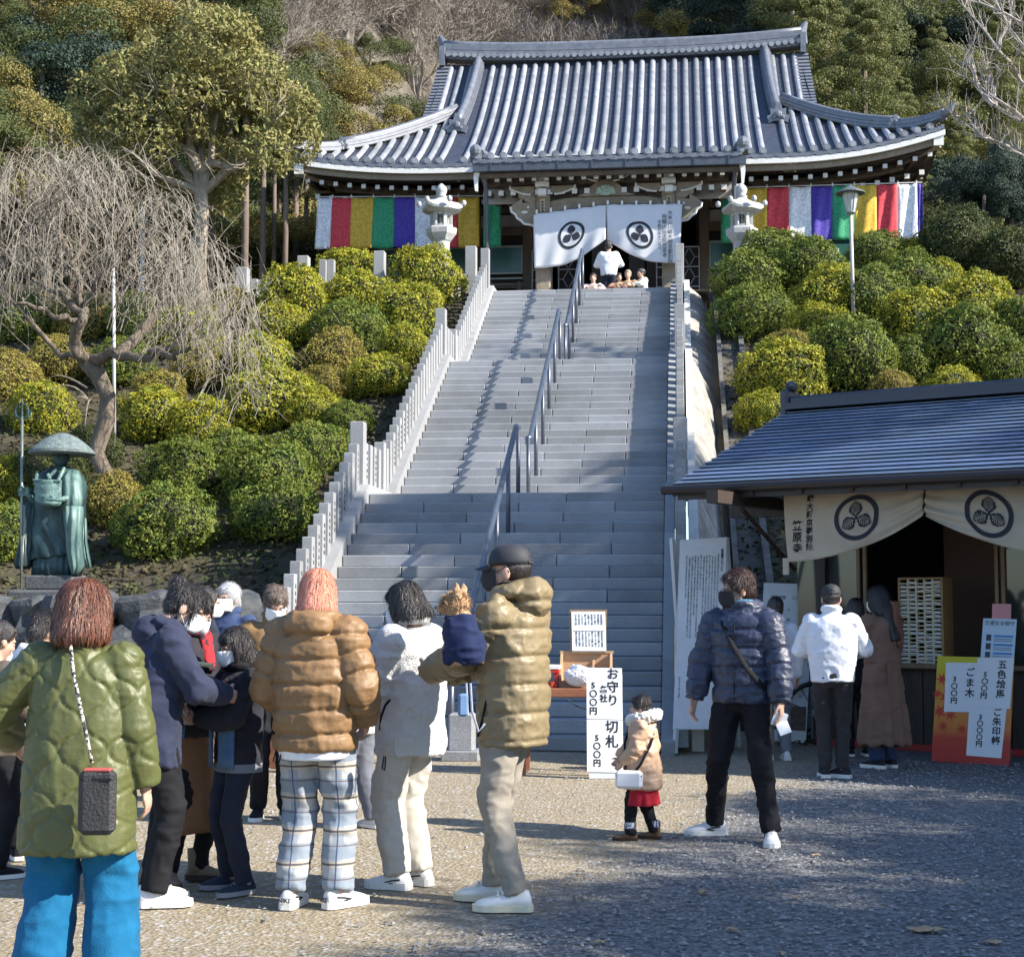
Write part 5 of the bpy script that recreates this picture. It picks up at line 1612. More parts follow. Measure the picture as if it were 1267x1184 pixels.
    b.tube([c + Vector((.085 * math.sin(a) * (1 if a < PI else 1), 0, -.09 * math.cos(a) + (.03 if abs(a - PI) < .3 else 0))) for a in np.linspace(0, 2 * PI, 21)], .011, 6)
    b.tube([c + Vector((0, 0, .1)), c + Vector((0, 0, .17))], [.02, .003], 6); b.tube([c - Vector((0, 0, .1)), c + Vector((0, 0, .08))], .014, 6)
    for sx in (-1, 1):
        for dz in (-.03, .02): b.tube([c + Vector((sx * .075 + .035 * math.cos(a), .02, dz - .03 + .035 * math.sin(a))) for a in np.linspace(0, 2 * PI, 10)], .006, 5)
    b.build('staff_head', mdk, r)
    # plinth
    zb = float(gz(o.x, 19)) - .3 - o.z
    MB().box((0, 0, -.09), (.62, .5, .18), bev=.02).build('plinth', mat('plinth_stone', (.07, .075, .08), .7, (.11, .11, .11), 8, .4, 30), r)
    MB().box((0, 0, (zb - .18) / 2), (.95, .8, -zb - .18), bev=.03).build('pedestal', MATS['plinth_stone'], r)
statue()

def rocks():
    mr = mat('retaining_rock', (.035, .042, .052), .85, (.08, .085, .09), 5, .8, 14, objrand=.3)
    protos = []
    for k in range(5):
        b = MB(); b.box((0, 0, 0), (.5, .4, .42)); b.v = []; b.f = []; b.mi = []; b.sm = []; b.ell((0, 0, 0), (.5, .36, .42), 12, 8)
        for i, v in enumerate(b.v): b.v[i] = Vector([math.copysign(abs(c / d) ** .62 * d, c) for c, d in zip(v, (.47, .36, .42))])
        rr = np.random.RandomState(k)
        for i, v in enumerate(b.v):
            q = np.array([[v.x * 2.2 + k * 7, v.y * 2.2, v.z * 2.2]]); s = 1 + .75 * float(fbm(q, 2)[0])
            b.v[i] = Vector((v.x * s, v.y * s, v.z * s))
        b.smooth = False
        me = b.mesh('wall_stone', mr); protos.append(me)
    root = empty('rubble_wall', (-9, 17.1, 0), 0, 'low dark rubble stone wall at the foot of the left slope behind the queue', 'wall')
    rnd = random.Random(2)
    for row in range(4):
        x = -14.5 + (row % 2) * .3
        while x < -5.1:
            w_ = rnd.uniform(.45, .85); h = .44
            o = link('wall_stone', protos[rnd.randrange(5)], root, Vector((x + w_ / 2 + 9, -.06 + row * .07 + rnd.uniform(-.06, .06), .2 + row * .40 + rnd.uniform(-.03, .03))))
            o.scale = (w_ * 1.18, .9, h * 1.25); o.rotation_euler = (rnd.uniform(-.2, .2), rnd.uniform(-.15, .15), rnd.uniform(-.3, .3))
            x += w_
    # slab topped basin behind the queue
    p = at(210, 730, 17.0)
rocks()
# ================================================================== plants
def leafmat(name, c1, c2, rough=.6, tr=.22, ns=1.5):
    return mat(name, c1, rough, c2, ns, leafrand=.32, trans=tr, spec=.35, detail=3)
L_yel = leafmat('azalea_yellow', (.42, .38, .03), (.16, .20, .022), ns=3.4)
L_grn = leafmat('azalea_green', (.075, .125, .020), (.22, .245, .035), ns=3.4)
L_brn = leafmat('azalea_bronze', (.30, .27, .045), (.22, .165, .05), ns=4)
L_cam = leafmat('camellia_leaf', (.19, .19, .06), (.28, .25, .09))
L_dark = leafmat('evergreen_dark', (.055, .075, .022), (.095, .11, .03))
L_blue = leafmat('pine_blue', (.018, .038, .026), (.028, .052, .032), tr=.1)
L_ced = leafmat('cedar_leaf', (.12, .14, .04), (.19, .18, .055), ns=.8)
L_oak = leafmat('oak_leaf', (.19, .165, .045), (.26, .20, .055), ns=.8)
M_bark = mat('bark_grey', (.20, .16, .12), .9, (.10, .08, .06), 8, .8, 30, stretch=(1, 1, .3))
M_bark_pale = mat('bark_pale', (.34, .29, .22), .9, (.20, .165, .12), 7, .6, 30, stretch=(1, 1, .4))
M_bark_lit = mat('bark_sunlit', (.42, .37, .32), .85, (.28, .25, .22), 7, .4, 30)  # whiteness of the sunlit branches put into the bark colour
M_twig = mat('twig_greybrown', (.17, .15, .12), .9, (.27, .24, .20), 2, leafrand=.3)
M_twig_far = mat('twig_far', (.23, .20, .17), .95, (.32, .28, .245), .15)
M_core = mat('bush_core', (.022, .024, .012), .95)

def leaf_quads(c, n, size, aspect=.45, spread=.5, rng=RNG, fold=True):
    """leaf shaped quads: c centres, n facing directions"""
    N = len(c)
    d = n + spread * rng.randn(N, 3); d /= np.linalg.norm(d, axis=1)[:, None] + 1e-9
    t = rng.randn(N, 3); t -= (t * d).sum(1)[:, None] * d; t /= np.linalg.norm(t, axis=1)[:, None] + 1e-9
    b = np.cross(d, t)
    s = (size * (.6 + .8 * rng.rand(N)))[:, None] if np.isscalar(size) else size[:, None]
    p0 = c - t * s * .5; p2 = c + t * s * .5
    p1 = c + b * s * aspect * .5 - d * s * .08; p3 = c - b * s * aspect * .5 - d * s * .08
    v = np.stack([p0, p1, p2, p3], 1).reshape(-1, 3)
    f = np.arange(N * 4).reshape(N, 4)
    return v, f
def sph(N, rng):
    d = rng.randn(N, 3); return d / np.linalg.norm(d, axis=1)[:, None]

def bush_proto(k, nleaf=11000, size=.072, lump=.42, flat=.9):
    rng = np.random.RandomState(100 + k)
    d = sph(nleaf, rng); d[:, 2] = np.where(d[:, 2] < -.75, -d[:, 2], d[:, 2])
    def rad(d): return 1 + lump * fbm(d * 1.7 + k * 9, 3) + .22 * fbm(d * 5 + k, 2)
    r = rad(d)
    # rosettes: pull leaves towards twig tips
    cell = np.floor((d + 2) * 11); h = np.sin(cell @ np.array([12.9, 78.2, 37.7])) * 43758.5; h -= np.floor(h)
    depth = np.where(rng.rand(nleaf) < .75, rng.rand(nleaf) * .07, rng.rand(nleaf) * .3)
    rr = r * (1 - depth + .07 * (h - .5))
    c = d * rr[:, None] * np.array([1, 1, flat])
    n = d * np.array([1, 1, 1 / flat]); n /= np.linalg.norm(n, axis=1)[:, None]
    v, f = leaf_quads(c, n, size, .5, .75, rng)
    fol = np_mesh('foliage', v, f, L_grn, False)
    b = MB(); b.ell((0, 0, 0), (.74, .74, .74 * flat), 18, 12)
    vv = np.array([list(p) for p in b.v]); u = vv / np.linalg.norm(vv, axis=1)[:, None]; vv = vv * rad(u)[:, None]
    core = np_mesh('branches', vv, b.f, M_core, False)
    return fol, core
BUSH = [bush_proto(k) for k in range(6)]
def bush(i, px, py, rp, kind, Y=None, left=True, label=None):
    """py = centre of the bush in the photograph, rp = its radius there"""
    if Y is None:
        # where the line of sight meets the slope, a little above the soil
        lo, hi = 17.0, 38.0
        best = None
        for y in np.arange(lo, hi, .1):
            p = at(px, py + rp * .45, y)
            if p.z <= float(gz(p.x, y)) + .02: best = y; break
        Y = best or 37.0
    p = at(px, py, Y); r = rp / F_PX * Y
    root = empty('azalea_bush', p, (i * 2.4) % 6.28, label, 'bush', 'clipped azalea bushes left of the stairs' if left else 'clipped azalea bushes right of the stairs')
    root.scale = (r * random.uniform(1.1, 1.3), r * 1.08, r * random.uniform(1.03, 1.15))
    fol, core = BUSH[i % len(BUSH)]
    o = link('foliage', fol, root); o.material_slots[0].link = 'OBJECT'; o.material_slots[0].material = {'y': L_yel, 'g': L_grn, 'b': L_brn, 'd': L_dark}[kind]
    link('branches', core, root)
    return root
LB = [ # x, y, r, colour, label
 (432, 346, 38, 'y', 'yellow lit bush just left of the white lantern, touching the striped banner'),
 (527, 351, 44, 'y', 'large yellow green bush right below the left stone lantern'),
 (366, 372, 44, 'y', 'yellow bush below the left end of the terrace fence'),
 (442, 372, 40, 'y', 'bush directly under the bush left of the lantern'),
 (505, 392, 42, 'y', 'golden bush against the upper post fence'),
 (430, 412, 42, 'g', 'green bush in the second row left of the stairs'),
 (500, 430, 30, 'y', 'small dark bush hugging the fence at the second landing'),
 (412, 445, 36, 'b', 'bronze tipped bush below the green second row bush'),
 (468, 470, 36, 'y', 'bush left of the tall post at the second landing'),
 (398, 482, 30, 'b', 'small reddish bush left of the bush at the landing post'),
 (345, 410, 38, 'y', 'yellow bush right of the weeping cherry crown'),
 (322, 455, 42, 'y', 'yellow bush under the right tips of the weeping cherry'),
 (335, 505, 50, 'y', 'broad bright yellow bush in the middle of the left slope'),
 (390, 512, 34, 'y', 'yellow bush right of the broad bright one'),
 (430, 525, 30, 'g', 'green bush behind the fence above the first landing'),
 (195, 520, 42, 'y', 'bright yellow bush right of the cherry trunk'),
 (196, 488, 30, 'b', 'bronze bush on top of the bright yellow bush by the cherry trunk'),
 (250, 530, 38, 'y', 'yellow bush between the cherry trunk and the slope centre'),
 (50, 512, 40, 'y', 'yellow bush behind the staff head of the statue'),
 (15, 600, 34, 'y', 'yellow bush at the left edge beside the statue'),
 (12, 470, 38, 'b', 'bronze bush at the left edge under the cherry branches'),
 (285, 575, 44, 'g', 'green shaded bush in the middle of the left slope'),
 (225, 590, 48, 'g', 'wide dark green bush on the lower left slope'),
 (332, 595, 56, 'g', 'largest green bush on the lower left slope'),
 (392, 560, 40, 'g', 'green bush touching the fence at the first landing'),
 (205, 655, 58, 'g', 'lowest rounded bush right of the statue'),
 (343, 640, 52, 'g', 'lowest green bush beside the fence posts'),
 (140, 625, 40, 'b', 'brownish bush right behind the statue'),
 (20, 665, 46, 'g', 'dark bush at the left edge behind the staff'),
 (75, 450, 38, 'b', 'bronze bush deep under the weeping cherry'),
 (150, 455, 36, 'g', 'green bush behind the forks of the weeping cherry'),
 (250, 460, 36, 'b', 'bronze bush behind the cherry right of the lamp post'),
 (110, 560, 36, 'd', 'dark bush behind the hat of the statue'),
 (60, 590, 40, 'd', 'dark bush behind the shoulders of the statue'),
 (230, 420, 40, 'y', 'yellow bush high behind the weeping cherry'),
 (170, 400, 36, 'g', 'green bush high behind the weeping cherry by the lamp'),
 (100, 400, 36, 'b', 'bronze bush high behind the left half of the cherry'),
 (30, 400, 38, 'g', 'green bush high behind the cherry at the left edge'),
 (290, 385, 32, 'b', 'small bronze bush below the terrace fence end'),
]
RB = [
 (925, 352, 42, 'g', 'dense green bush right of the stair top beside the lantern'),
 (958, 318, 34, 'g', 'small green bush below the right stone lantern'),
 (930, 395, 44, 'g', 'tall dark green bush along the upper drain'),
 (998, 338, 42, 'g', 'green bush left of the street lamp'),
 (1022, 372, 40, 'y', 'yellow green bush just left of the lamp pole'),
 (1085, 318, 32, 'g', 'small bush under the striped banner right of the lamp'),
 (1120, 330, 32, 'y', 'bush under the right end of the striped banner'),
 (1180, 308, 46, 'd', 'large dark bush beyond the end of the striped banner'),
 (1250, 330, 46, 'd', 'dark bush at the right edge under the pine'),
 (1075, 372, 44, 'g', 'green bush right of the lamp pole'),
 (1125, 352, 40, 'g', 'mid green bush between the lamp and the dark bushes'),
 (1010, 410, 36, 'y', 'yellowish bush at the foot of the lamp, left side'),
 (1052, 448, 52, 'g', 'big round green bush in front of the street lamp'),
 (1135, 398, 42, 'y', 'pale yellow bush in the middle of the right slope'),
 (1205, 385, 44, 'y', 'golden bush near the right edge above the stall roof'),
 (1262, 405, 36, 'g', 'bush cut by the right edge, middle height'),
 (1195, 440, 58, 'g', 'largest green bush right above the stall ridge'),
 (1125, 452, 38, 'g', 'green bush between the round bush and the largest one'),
 (968, 470, 50, 'y', 'yellow bush above the left end of the stall ridge'),
 (975, 435, 26, 'b', 'small bronze bush above the yellow one by the drain'),
 (945, 515, 34, 'y', 'low yellow green bush at the drain beside the stall roof'),
 (1105, 485, 26, 'b', 'bronze tipped small bush on the stall ridge line'),
 (1175, 490, 34, 'y', 'low bush just above the stall ridge'),
 (1245, 462, 38, 'g', 'green bush at the right edge above the stall ridge'),
 (1160, 350, 30, 'y', 'small yellow bush below the large dark bush'),
]
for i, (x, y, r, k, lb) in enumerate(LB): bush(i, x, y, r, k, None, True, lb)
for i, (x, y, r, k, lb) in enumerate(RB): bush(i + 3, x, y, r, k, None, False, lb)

def undergrowth():
    """dead leaves and low weeds on the slopes"""
    rng = np.random.RandomState(4); n = 26000
    x = np.concatenate([rng.uniform(-17, XL - .4, n), rng.uniform(.7, 9, n // 2)]); y = 17.2 + 19 * rng.rand(len(x)) ** 1.2
    z = gz(x, y) + .0
    c = np.stack([x, y, z + rng.rand(len(x)) * .05], -1)
    v, f = leaf_quads(c, np.tile([0, -.4, .9], (len(c), 1)), .10, .6, .8, rng)
    tag(link('undergrowth', np_mesh('undergrowth', v, f, leafmat('litter', (.07, .055, .028), (.05, .065, .02), .9, .1, 1.0))), 'dead leaves and low weeds covering the slopes', 'undergrowth', kind='stuff')
undergrowth()

# ------------------------------------------------------------------ branching trees
def branch_tree(rng, start, dirn, length, rad, depth, segs=None, up=.1, split=(2, 3), ang=.55, shrink=.72, wob=.18, droop=0.0, tips=None, nseg=5):
    pts = [Vector(start)]; d = Vector(dirn).normalized(); rr = [rad]
    for i in range(nseg):
        d = (d + Vector(rng.randn(3)) * wob + Vector((0, 0, up - droop * (i / nseg)))).normalized()
        pts.append(pts[-1] + d * length / nseg); rr.append(rad * (1 - .45 * (i + 1) / nseg))
    segs.append((pts, rr, depth))
    if depth <= 0:
        tips.append((pts[-1], d)); return
    k = rng.randint(split[0], split[1] + 1)
    for j in range(k):
        a = rng.uniform(.6, 1.3) * ang; ax = Vector(rng.randn(3)).cross(d).normalized()
        nd = Matrix.Rotation(a, 3, ax) @ d
        q = nseg if j == 0 else rng.randint(max(1, nseg - 3), nseg + 1)
        branch_tree(rng, pts[q], nd, length * shrink * rng.uniform(.8, 1.15), rr[q] * (.82 if j == 0 else .68), depth - 1, segs, up, split, ang, shrink, wob, droop, tips, nseg)
def segs_mesh(segs, off, m, name, dmin=0, dmax=99, sides=(4, 8)):
    b = MB(off)
    for pts, rr, dep in segs:
        if dmin <= dep <= dmax: b.tube(pts, [max(.004, r) for r in rr], sides[1] if dep >= 3 else sides[0], cap=False)
    return b.mesh(name, m)

def camellia():
    base = at(246, 372, 31.5); base.z = float(gz(base.x, 31.5)) - .1
    root = empty('round_evergreen_tree', base, 0, 'round crowned evergreen tree with a pale forking trunk left of the temple', 'tree')
    rng = np.random.RandomState(12); k = 31.5 / F_PX
    H = lambda px, py, y=0: at(px, py, 31.5 + y) - base
    b = MB(); fork = H(247, 215); b.tube([Vector((0, 0, 0)), H(246, 320), H(250, 265), fork], [.19, .16, .15, .14], 12); 
    b.build('trunk', M_bark_pale, root, smooth=True)
    segs = []; tips = []
    for (a, c, y) in (((200, 150), (235, 190), -.6), ((225, 110), (240, 180), .4), ((270, 90), (262, 165), -.3), ((300, 130), (275, 185), .8), ((340, 150), (300, 190), -.4), ((160, 160), (215, 200), .5), ((250, 60), (255, 150), 0), ((205, 90), (235, 170), -1), ((330, 180), (290, 210), -.9), ((170, 200), (215, 225), -.5)):
        p0 = fork if rng.rand() < .6 else H(249, 240); p1 = H(*c, y * .4); p2 = H(*a, y)
        segs.append(([p0, p0.lerp(p1, .6) + Vector(rng.randn(3)) * .06, p1, p1.lerp(p2, .5) + Vector(rng.randn(3)) * .1, p2], [.10, .085, .07, .05, .035], 3))
        for _ in range(3): branch_tree(rng, p1.lerp(p2, rng.uniform(.2, 1)), (p2 - p1) + Vector(rng.randn(3)) * .5, .8, .03, 2, segs, .06, (2, 3), .7, .75, .2, 0, tips, 4)
    link('limbs', segs_mesh(segs, (0, 0, 0), M_bark_pale, 'limbs', sides=(4, 7)), root)
    # crown: blobs that follow the photographed outline
    blobs = [(265, 60, 52), (215, 85, 52), (165, 110, 48), (310, 95, 46), (350, 140, 42), (370, 175, 30), (130, 165, 38), (185, 160, 50), (240, 125, 55), (300, 155, 45), (150, 200, 38), (330, 190, 34), (210, 240, 34), (265, 235, 34), (285, 210, 26), (180, 225, 26), (120, 120, 34), (290, 40, 30), (375, 130, 20), (240, 30, 24)]
    cs = []; ns = []
    for (x, y, r) in blobs:
        R_ = r * k; n = int(2300 * (r / 45) ** 2); yy = rng.uniform(-.8, .8)
        d = sph(n, rng); rr = R_ * (1 + .45 * fbm(d * 2.2 + x, 3)) * (.55 + .45 * rng.rand(n) ** .35)
        cc = np.array(list(H(x, y, yy))) + d * rr[:, None] * np.array([1.05, 1.25, 1])
        gap = fbm(cc * 1.9, 2) > -.17; cs.append(cc[gap]); ns.append(d[gap])
    v, f = leaf_quads(np.concatenate(cs), np.concatenate(ns), .125, .42, 1.0, rng)
    link('crown', np_mesh('crown', v, f, L_cam), root)
camellia()

def weeping_cherry():
    Y0 = 23.5; base = at(128, 610, Y0); base.z = float(gz(base.x, Y0)) - .15
    base = Vector((at(128, 600, Y0).x, Y0, base.z))
    root = empty('weeping_cherry_tree', base, 0, 'bare weeping cherry tree with drooping twigs and a gnarled trunk behind the statue', 'tree')
    H = lambda px, py, y=0: at(px, py, Y0 + y) - base
    rng = np.random.RandomState(31)
    b = MB(); pts = [Vector((0, 0, 0)), H(133, 590), H(118, 560), H(132, 520), H(134, 490), H(120, 462), H(108, 448)]
    b.tube(pts, [.165, .135, .125, .13, .12, .125, .13], 14)
    vv = np.array([list(p) for p in b.v]); nz = fbm(vv * 4, 3); cen = np.array([list(pts[min(6, i // 14)]) for i in range(len(vv))]); vv = cen + (vv - cen) * (1 + .3 * nz[:, None])
    b.v = [Vector(p) for p in vv]; b.build('trunk', M_bark, root, smooth=True)
    limbs = [[(108, 450, 0), (92, 420, -.3), (105, 395, -.4), (85, 372, -.2), (60, 355, .1), (40, 345, .3)], [(105, 452, 0), (92, 425, -.3), (100, 385, 0), (95, 330, .2), (110, 290, .4)],
             [(112, 448, 0), (150, 440, -.4), (185, 438, -.6), (215, 425, -.5), (250, 400, -.3)], [(150, 440, -.4), (180, 405, -.2), (200, 370, 0), (210, 320, .1), (230, 280, .2)],
             [(100, 400, -.3), (75, 395, -.8), (45, 380, -1.1), (10, 370, -1.2)], [(108, 450, 0), (75, 440, .4), (35, 400, .5), (-20, 330, .6)], [(110, 290, .4), (150, 250, .3), (180, 240, 0)], [(95, 330, .2), (60, 270, .2), (30, 240, 0)], [(100, 385, 0), (140, 320, -.6), (160, 270, -.7)], [(186, 438, -.6), (215, 440, -.9), (235, 430, -1.1)]]
    b = MB(); src = []
    for li, L in enumerate(limbs):
        P_ = [H(x, y, d) for x, y, d in L]; Q = []
        for a, c in zip(P_[:-1], P_[1:]):
            for t in (0, .33, .66): Q.append(a.lerp(c, t) + Vector(rng.randn(3)) * .035)
        Q.append(P_[-1]); n = len(Q)
        r0 = .085 if li < 4 else .045
        b.tube(Q, [r0 * (1 - .8 * i / n) + .012 for i in range(n)], 8, cap=False)
        src += Q[n // 3:]
    b.build('limbs', M_bark, root, smooth=True)
    # drooping twigs: arcs out of the crown and down
    V_ = []; F_ = []
    def tw(pts, r):
        base_i = len(V_) * 0
    cx, top = 130, 195
    allv = []; allf = []; cnt = 0
    env = lambda x: np.interp(x, [-60, 0, 60, 110, 160, 220, 270, 310, 330], [235, 195, 180, 182, 205, 245, 300, 360, 410])
    low = lambda x: np.interp(x, [-60, 0, 60, 110, 160, 220, 270, 310, 330], [440, 440, 400, 380, 400, 445, 470, 450, 425])
    for i in range(430):
        x1 = rng.uniform(-60, 318); dep = rng.uniform(-2.2, 2.0) * (1 - .2 * abs(x1 - 130) / 200)
        lev = rng.rand() ** 1.3
        yt = env(x1) + lev * 150
        side = 1 if x1 > 130 + rng.randn() * 70 else -1
        x0 = x1 - side * rng.uniform(25, 90); y0 = yt + rng.uniform(10, 70)
        p0 = H(x0, y0, dep * .7 + rng.uniform(-.4, .4)); p1 = H(x1, yt, dep)
        fall = rng.uniform(25, 150) * (1.25 if x1 > 200 else .9)
        endy = min(low(x1) + rng.uniform(-50, 20), yt + fall); endy = max(endy, yt + 15)
        p2 = H(x1 + side * rng.uniform(2, 34), endy, dep + rng.uniform(-.4, .4))
        pts = []
        m1 = p0.lerp(p1, .45) + Vector((rng.randn() * .1, 0, rng.uniform(.15, .5)))
        for t in np.linspace(0, 1, 6): pts.append(p0 * (1 - t) ** 2 + m1 * 2 * t * (1 - t) + p1 * t * t)
        m2 = p1 + (p1 - m1) * rng.uniform(.25, .5); m2.z = p1.z - (p1.z - p2.z) * .2
        for t in np.linspace(.17, 1, 6): pts.append(p1 * (1 - t) ** 2 + m2 * 2 * t * (1 - t) + p2 * t * t)
        pts = np.array([list(p) for p in pts]); pts[1:] += rng.randn(len(pts) - 1, 3) * .022
        allv.append(pts)
        for _ in range(4):
            q = rng.randint(1, 11); e = pts[q]; d = rng.randn(3) * .20; d[2] = abs(d[2]) * .8
            k_ = rng.uniform(.7, 1.5)
            st = [e, e + d * .5 + [0, 0, .04], e + d * k_ + [0, 0, .02], e + d * 1.5 * k_ + [0, 0, -.08], e + d * 1.8 * k_ + [0, 0, -.16 - rng.rand() * .28]]
            allv.append(np.array(st) + rng.randn(5, 3) * .012)
    VV = []; FF = []; n0 = 0
    for pts in allv:
        m = len(pts); r = np.linspace(.009, .0035, m) if m > 5 else np.linspace(.005, .0028, m)
        for k in range(3):
            a = 2 * PI * k / 3; VV.append(pts + np.stack([r * math.cos(a), r * math.sin(a), r * 0], -1))
        for k in range(3):
            for j in range(m - 1): FF.append([n0 + k * m + j, n0 + ((k + 1) % 3) * m + j, n0 + ((k + 1) % 3) * m + j + 1, n0 + k * m + j + 1])
        n0 += 3 * m
    link('crown', np_mesh('crown', np.concatenate(VV), np.array(FF), M_twig), root)
    # arching dead shoots beside the trunk
    b = MB()
    for (x, y, x2, y2, x3, y3) in ((110, 495, 85, 460, 52, 492), (110, 495, 90, 480, 82, 515), (112, 495, 108, 490, 105, 530), (108, 480, 70, 455, 60, 470)):
        a, m_, c = H(x, y, -.5), H(x2, y2, -.6), H(x3, y3, -.6); b.tube([a * (1 - t) ** 2 + m_ * 2 * t * (1 - t) + c * t * t for t in np.linspace(0, 1, 7)], [.016, .015, .013, .011, .009, .007, .004], 5)
    b.build('dead_shoots', M_bark_pale, root)
weeping_cherry()

def bare_tree_right():
    Y0 = 30.0; base = Vector((at(1330, 420, Y0).x, Y0, 0)); base.z = float(gz(base.x, Y0)) - .2
    root = empty('bare_sunlit_tree', base, 0, 'bare tree, bark coloured sunlit, reaching in from the right edge in front of the hills', 'tree')
    rng = np.random.RandomState(5); H = lambda px, py, y=0: at(px, py, Y0 + y) - base
    segs = []; tips = []
    trunk = [Vector((0, 0, 0)), H(1335, 330), H(1322, 240), H(1318, 170), H(1310, 90), H(1300, -20)]
    MB().tube(trunk, [.18, .15, .13, .11, .09, .06], 10).build('trunk', M_bark_lit, root, smooth=True)
    L = [[(1320, 215), (1262, 190), (1225, 170), (1195, 150), (1172, 138)], [(1318, 190), (1267, 150), (1235, 125), (1205, 105), (1190, 85)], [(1315, 150), (1267, 100), (1235, 60), (1205, 25), (1185, -8)],
         [(1312, 120), (1267, 58), (1240, 20), (1225, -15)], [(1225, 130), (1210, 105), (1200, 70), (1207, 40)], [(1310, 60), (1267, 30), (1215, 5), (1160, -5)], [(1262, 150), (1235, 130), (1225, 95), (1215, 75)], [(1320, 230), (1280, 200), (1240, 180), (1200, 158)], [(1235, 60), (1250, 30), (1245, -10)]]
    for l in L:
        P_ = [H(x, y, rng.uniform(-.5, .5)) for x, y in l]; n = len(P_)
        Q = []
        for a, c in zip(P_[:-1], P_[1:]):
            for t in (0, .5): Q.append(a.lerp(c, t) + Vector(rng.randn(3)) * .03)
        Q.append(P_[-1]); segs.append((Q, list(np.linspace(.045, .010, len(Q))), 3))
        for q in range(1, len(Q)):
            for _ in range(3):
                d = (Q[q] - Q[q - 1]).normalized() + Vector(rng.randn(3)) * .6 + Vector((0, 0, .25)); branch_tree(rng, Q[q], d, rng.uniform(.25, .6), .011, 1, segs, .12, (2, 3), .6, .7, .15, 0, tips, 4)
    link('branches', segs_mesh(segs, (0, 0, 0), M_bark_lit, 'branches', sides=(4, 6)), root)
bare_tree_right()

# ------------------------------------------------------------------ forest prototypes
def crown_proto(name, k, kind, m):
    rng = np.random.RandomState(200 + k); cs = []; ns = []
    if kind == 'round':
        for j in range(20):
            d = sph(1, rng)[0]; d[2] = d[2] * .8 + .2; c0 = d * rng.uniform(.55, .9) * [1, 1, .85]; R_ = rng.uniform(.20, .38); n = 1600
            u = sph(n, rng); u[:, 2] = np.abs(u[:, 2]) * .9 - .15 * rng.rand(n)
            cs.append(c0 + u * R_ * (.7 + .35 * rng.rand(n))[:, None] * (1 + .3 * fbm(u * 3 + j, 2))[:, None]); ns.append(u)
        size = .026; asp = .6
    elif kind == 'cone':
        for j in range(84):
            t = (j + .5) / 84; z = -1 + 2 * t; rad = .42 * (1 - t) ** .75 + .03; a = j * 2.4
            c0 = np.array([math.cos(a) * rad * .72, math.sin(a) * rad * .72, z]); n = 760
            u = sph(n, rng); cs.append(c0 + u * np.array([.6, .6, .28]) * (rad * .62 + .035) * (.5 + .6 * rng.rand(n))[:, None] - [0, 0, .06]); ns.append(u * [1, 1, .6] + [0, 0, .25])
        size = .0125; asp = .5
    elif kind == 'bare':
        segs = []; tips = []
        for _ in range(4): branch_tree(rng, Vector((0, 0, -1)), Vector((rng.randn() * .2, rng.randn() * .2, 1)), .62, .03, 5, segs, .05, (3, 3), .55, .76, .14, 0, tips, 3)
        vs = []; fs = []; n0 = 0
        for pts, rr, dep in segs:
            P_ = np.array([list(p) for p in pts]); 
            for rep in range(1 if dep > 1 else 2):
                Q = P_ + (rng.randn(3) * .03 if rep else 0); w_ = (np.array(rr) * .9 + .0025)[:, None] * (1 if dep > 1 else .8)
                ax = rng.randn(3); ax[2] *= .2; ax /= np.linalg.norm(ax); ax2 = np.cross(ax, [0, 0, 1.]); m_ = len(Q)
                vs += [Q - ax * w_, Q + ax * w_, Q + ax2 * w_]
                for j in range(m_ - 1):
                    for (p, q) in ((0, 1), (1, 2), (2, 0)): fs.append([n0 + p * m_ + j, n0 + q * m_ + j, n0 + q * m_ + j + 1, n0 + p * m_ + j + 1])
                n0 += 3 * m_
        n = 9000; u = sph(n, rng); c = u * np.array([.62, .62, .75]) * (rng.rand(n) ** .45)[:, None] + [0, 0, .15]; g = fbm(c * 4 + k, 2) > -.12; c = c[g]
        d_ = c * [1, 1, .4] + [0, 0, .35] + .35 * rng.randn(len(c), 3); d_ /= np.linalg.norm(d_, axis=1)[:, None]; w_ = np.cross(d_, rng.randn(len(c), 3)); w_ /= np.linalg.norm(w_, axis=1)[:, None]
        L_ = (.05 + .07 * rng.rand(len(c)))[:, None]; v2 = np.stack([c - w_ * .0022, c + w_ * .0022, c + d_ * L_ + w_ * .001, c + d_ * L_ - w_ * .001], 1).reshape(-1, 3)
        vs.append(v2); f2 = np.arange(len(v2)).reshape(-1, 4) + n0; fs = np.concatenate([np.array(fs), f2])
        return np_mesh(name, np.concatenate(vs), np.array(fs), m)
    c = np.concatenate(cs); n_ = np.concatenate(ns); n_ /= np.linalg.norm(n_, axis=1)[:, None] + 1e-9
    v, f = leaf_quads(c, n_, size, asp, .6, rng)
    return np_mesh(name, v, f, m)
FR = {'round': [crown_proto('crown', k, 'round', L_dark) for k in range(3)], 'cone': [crown_proto('crown', 10 + k, 'cone', L_ced) for k in range(3)], 'bare': [crown_proto('crown', 20 + k, 'bare', M_twig_far) for k in range(3)]}
TRUNK = MB().tube([(0, 0, -1.3), (.02, .01, -.4), (0, 0, .6)], [.05, .035, .015], 7, cap=False).mesh('trunk', M_bark)
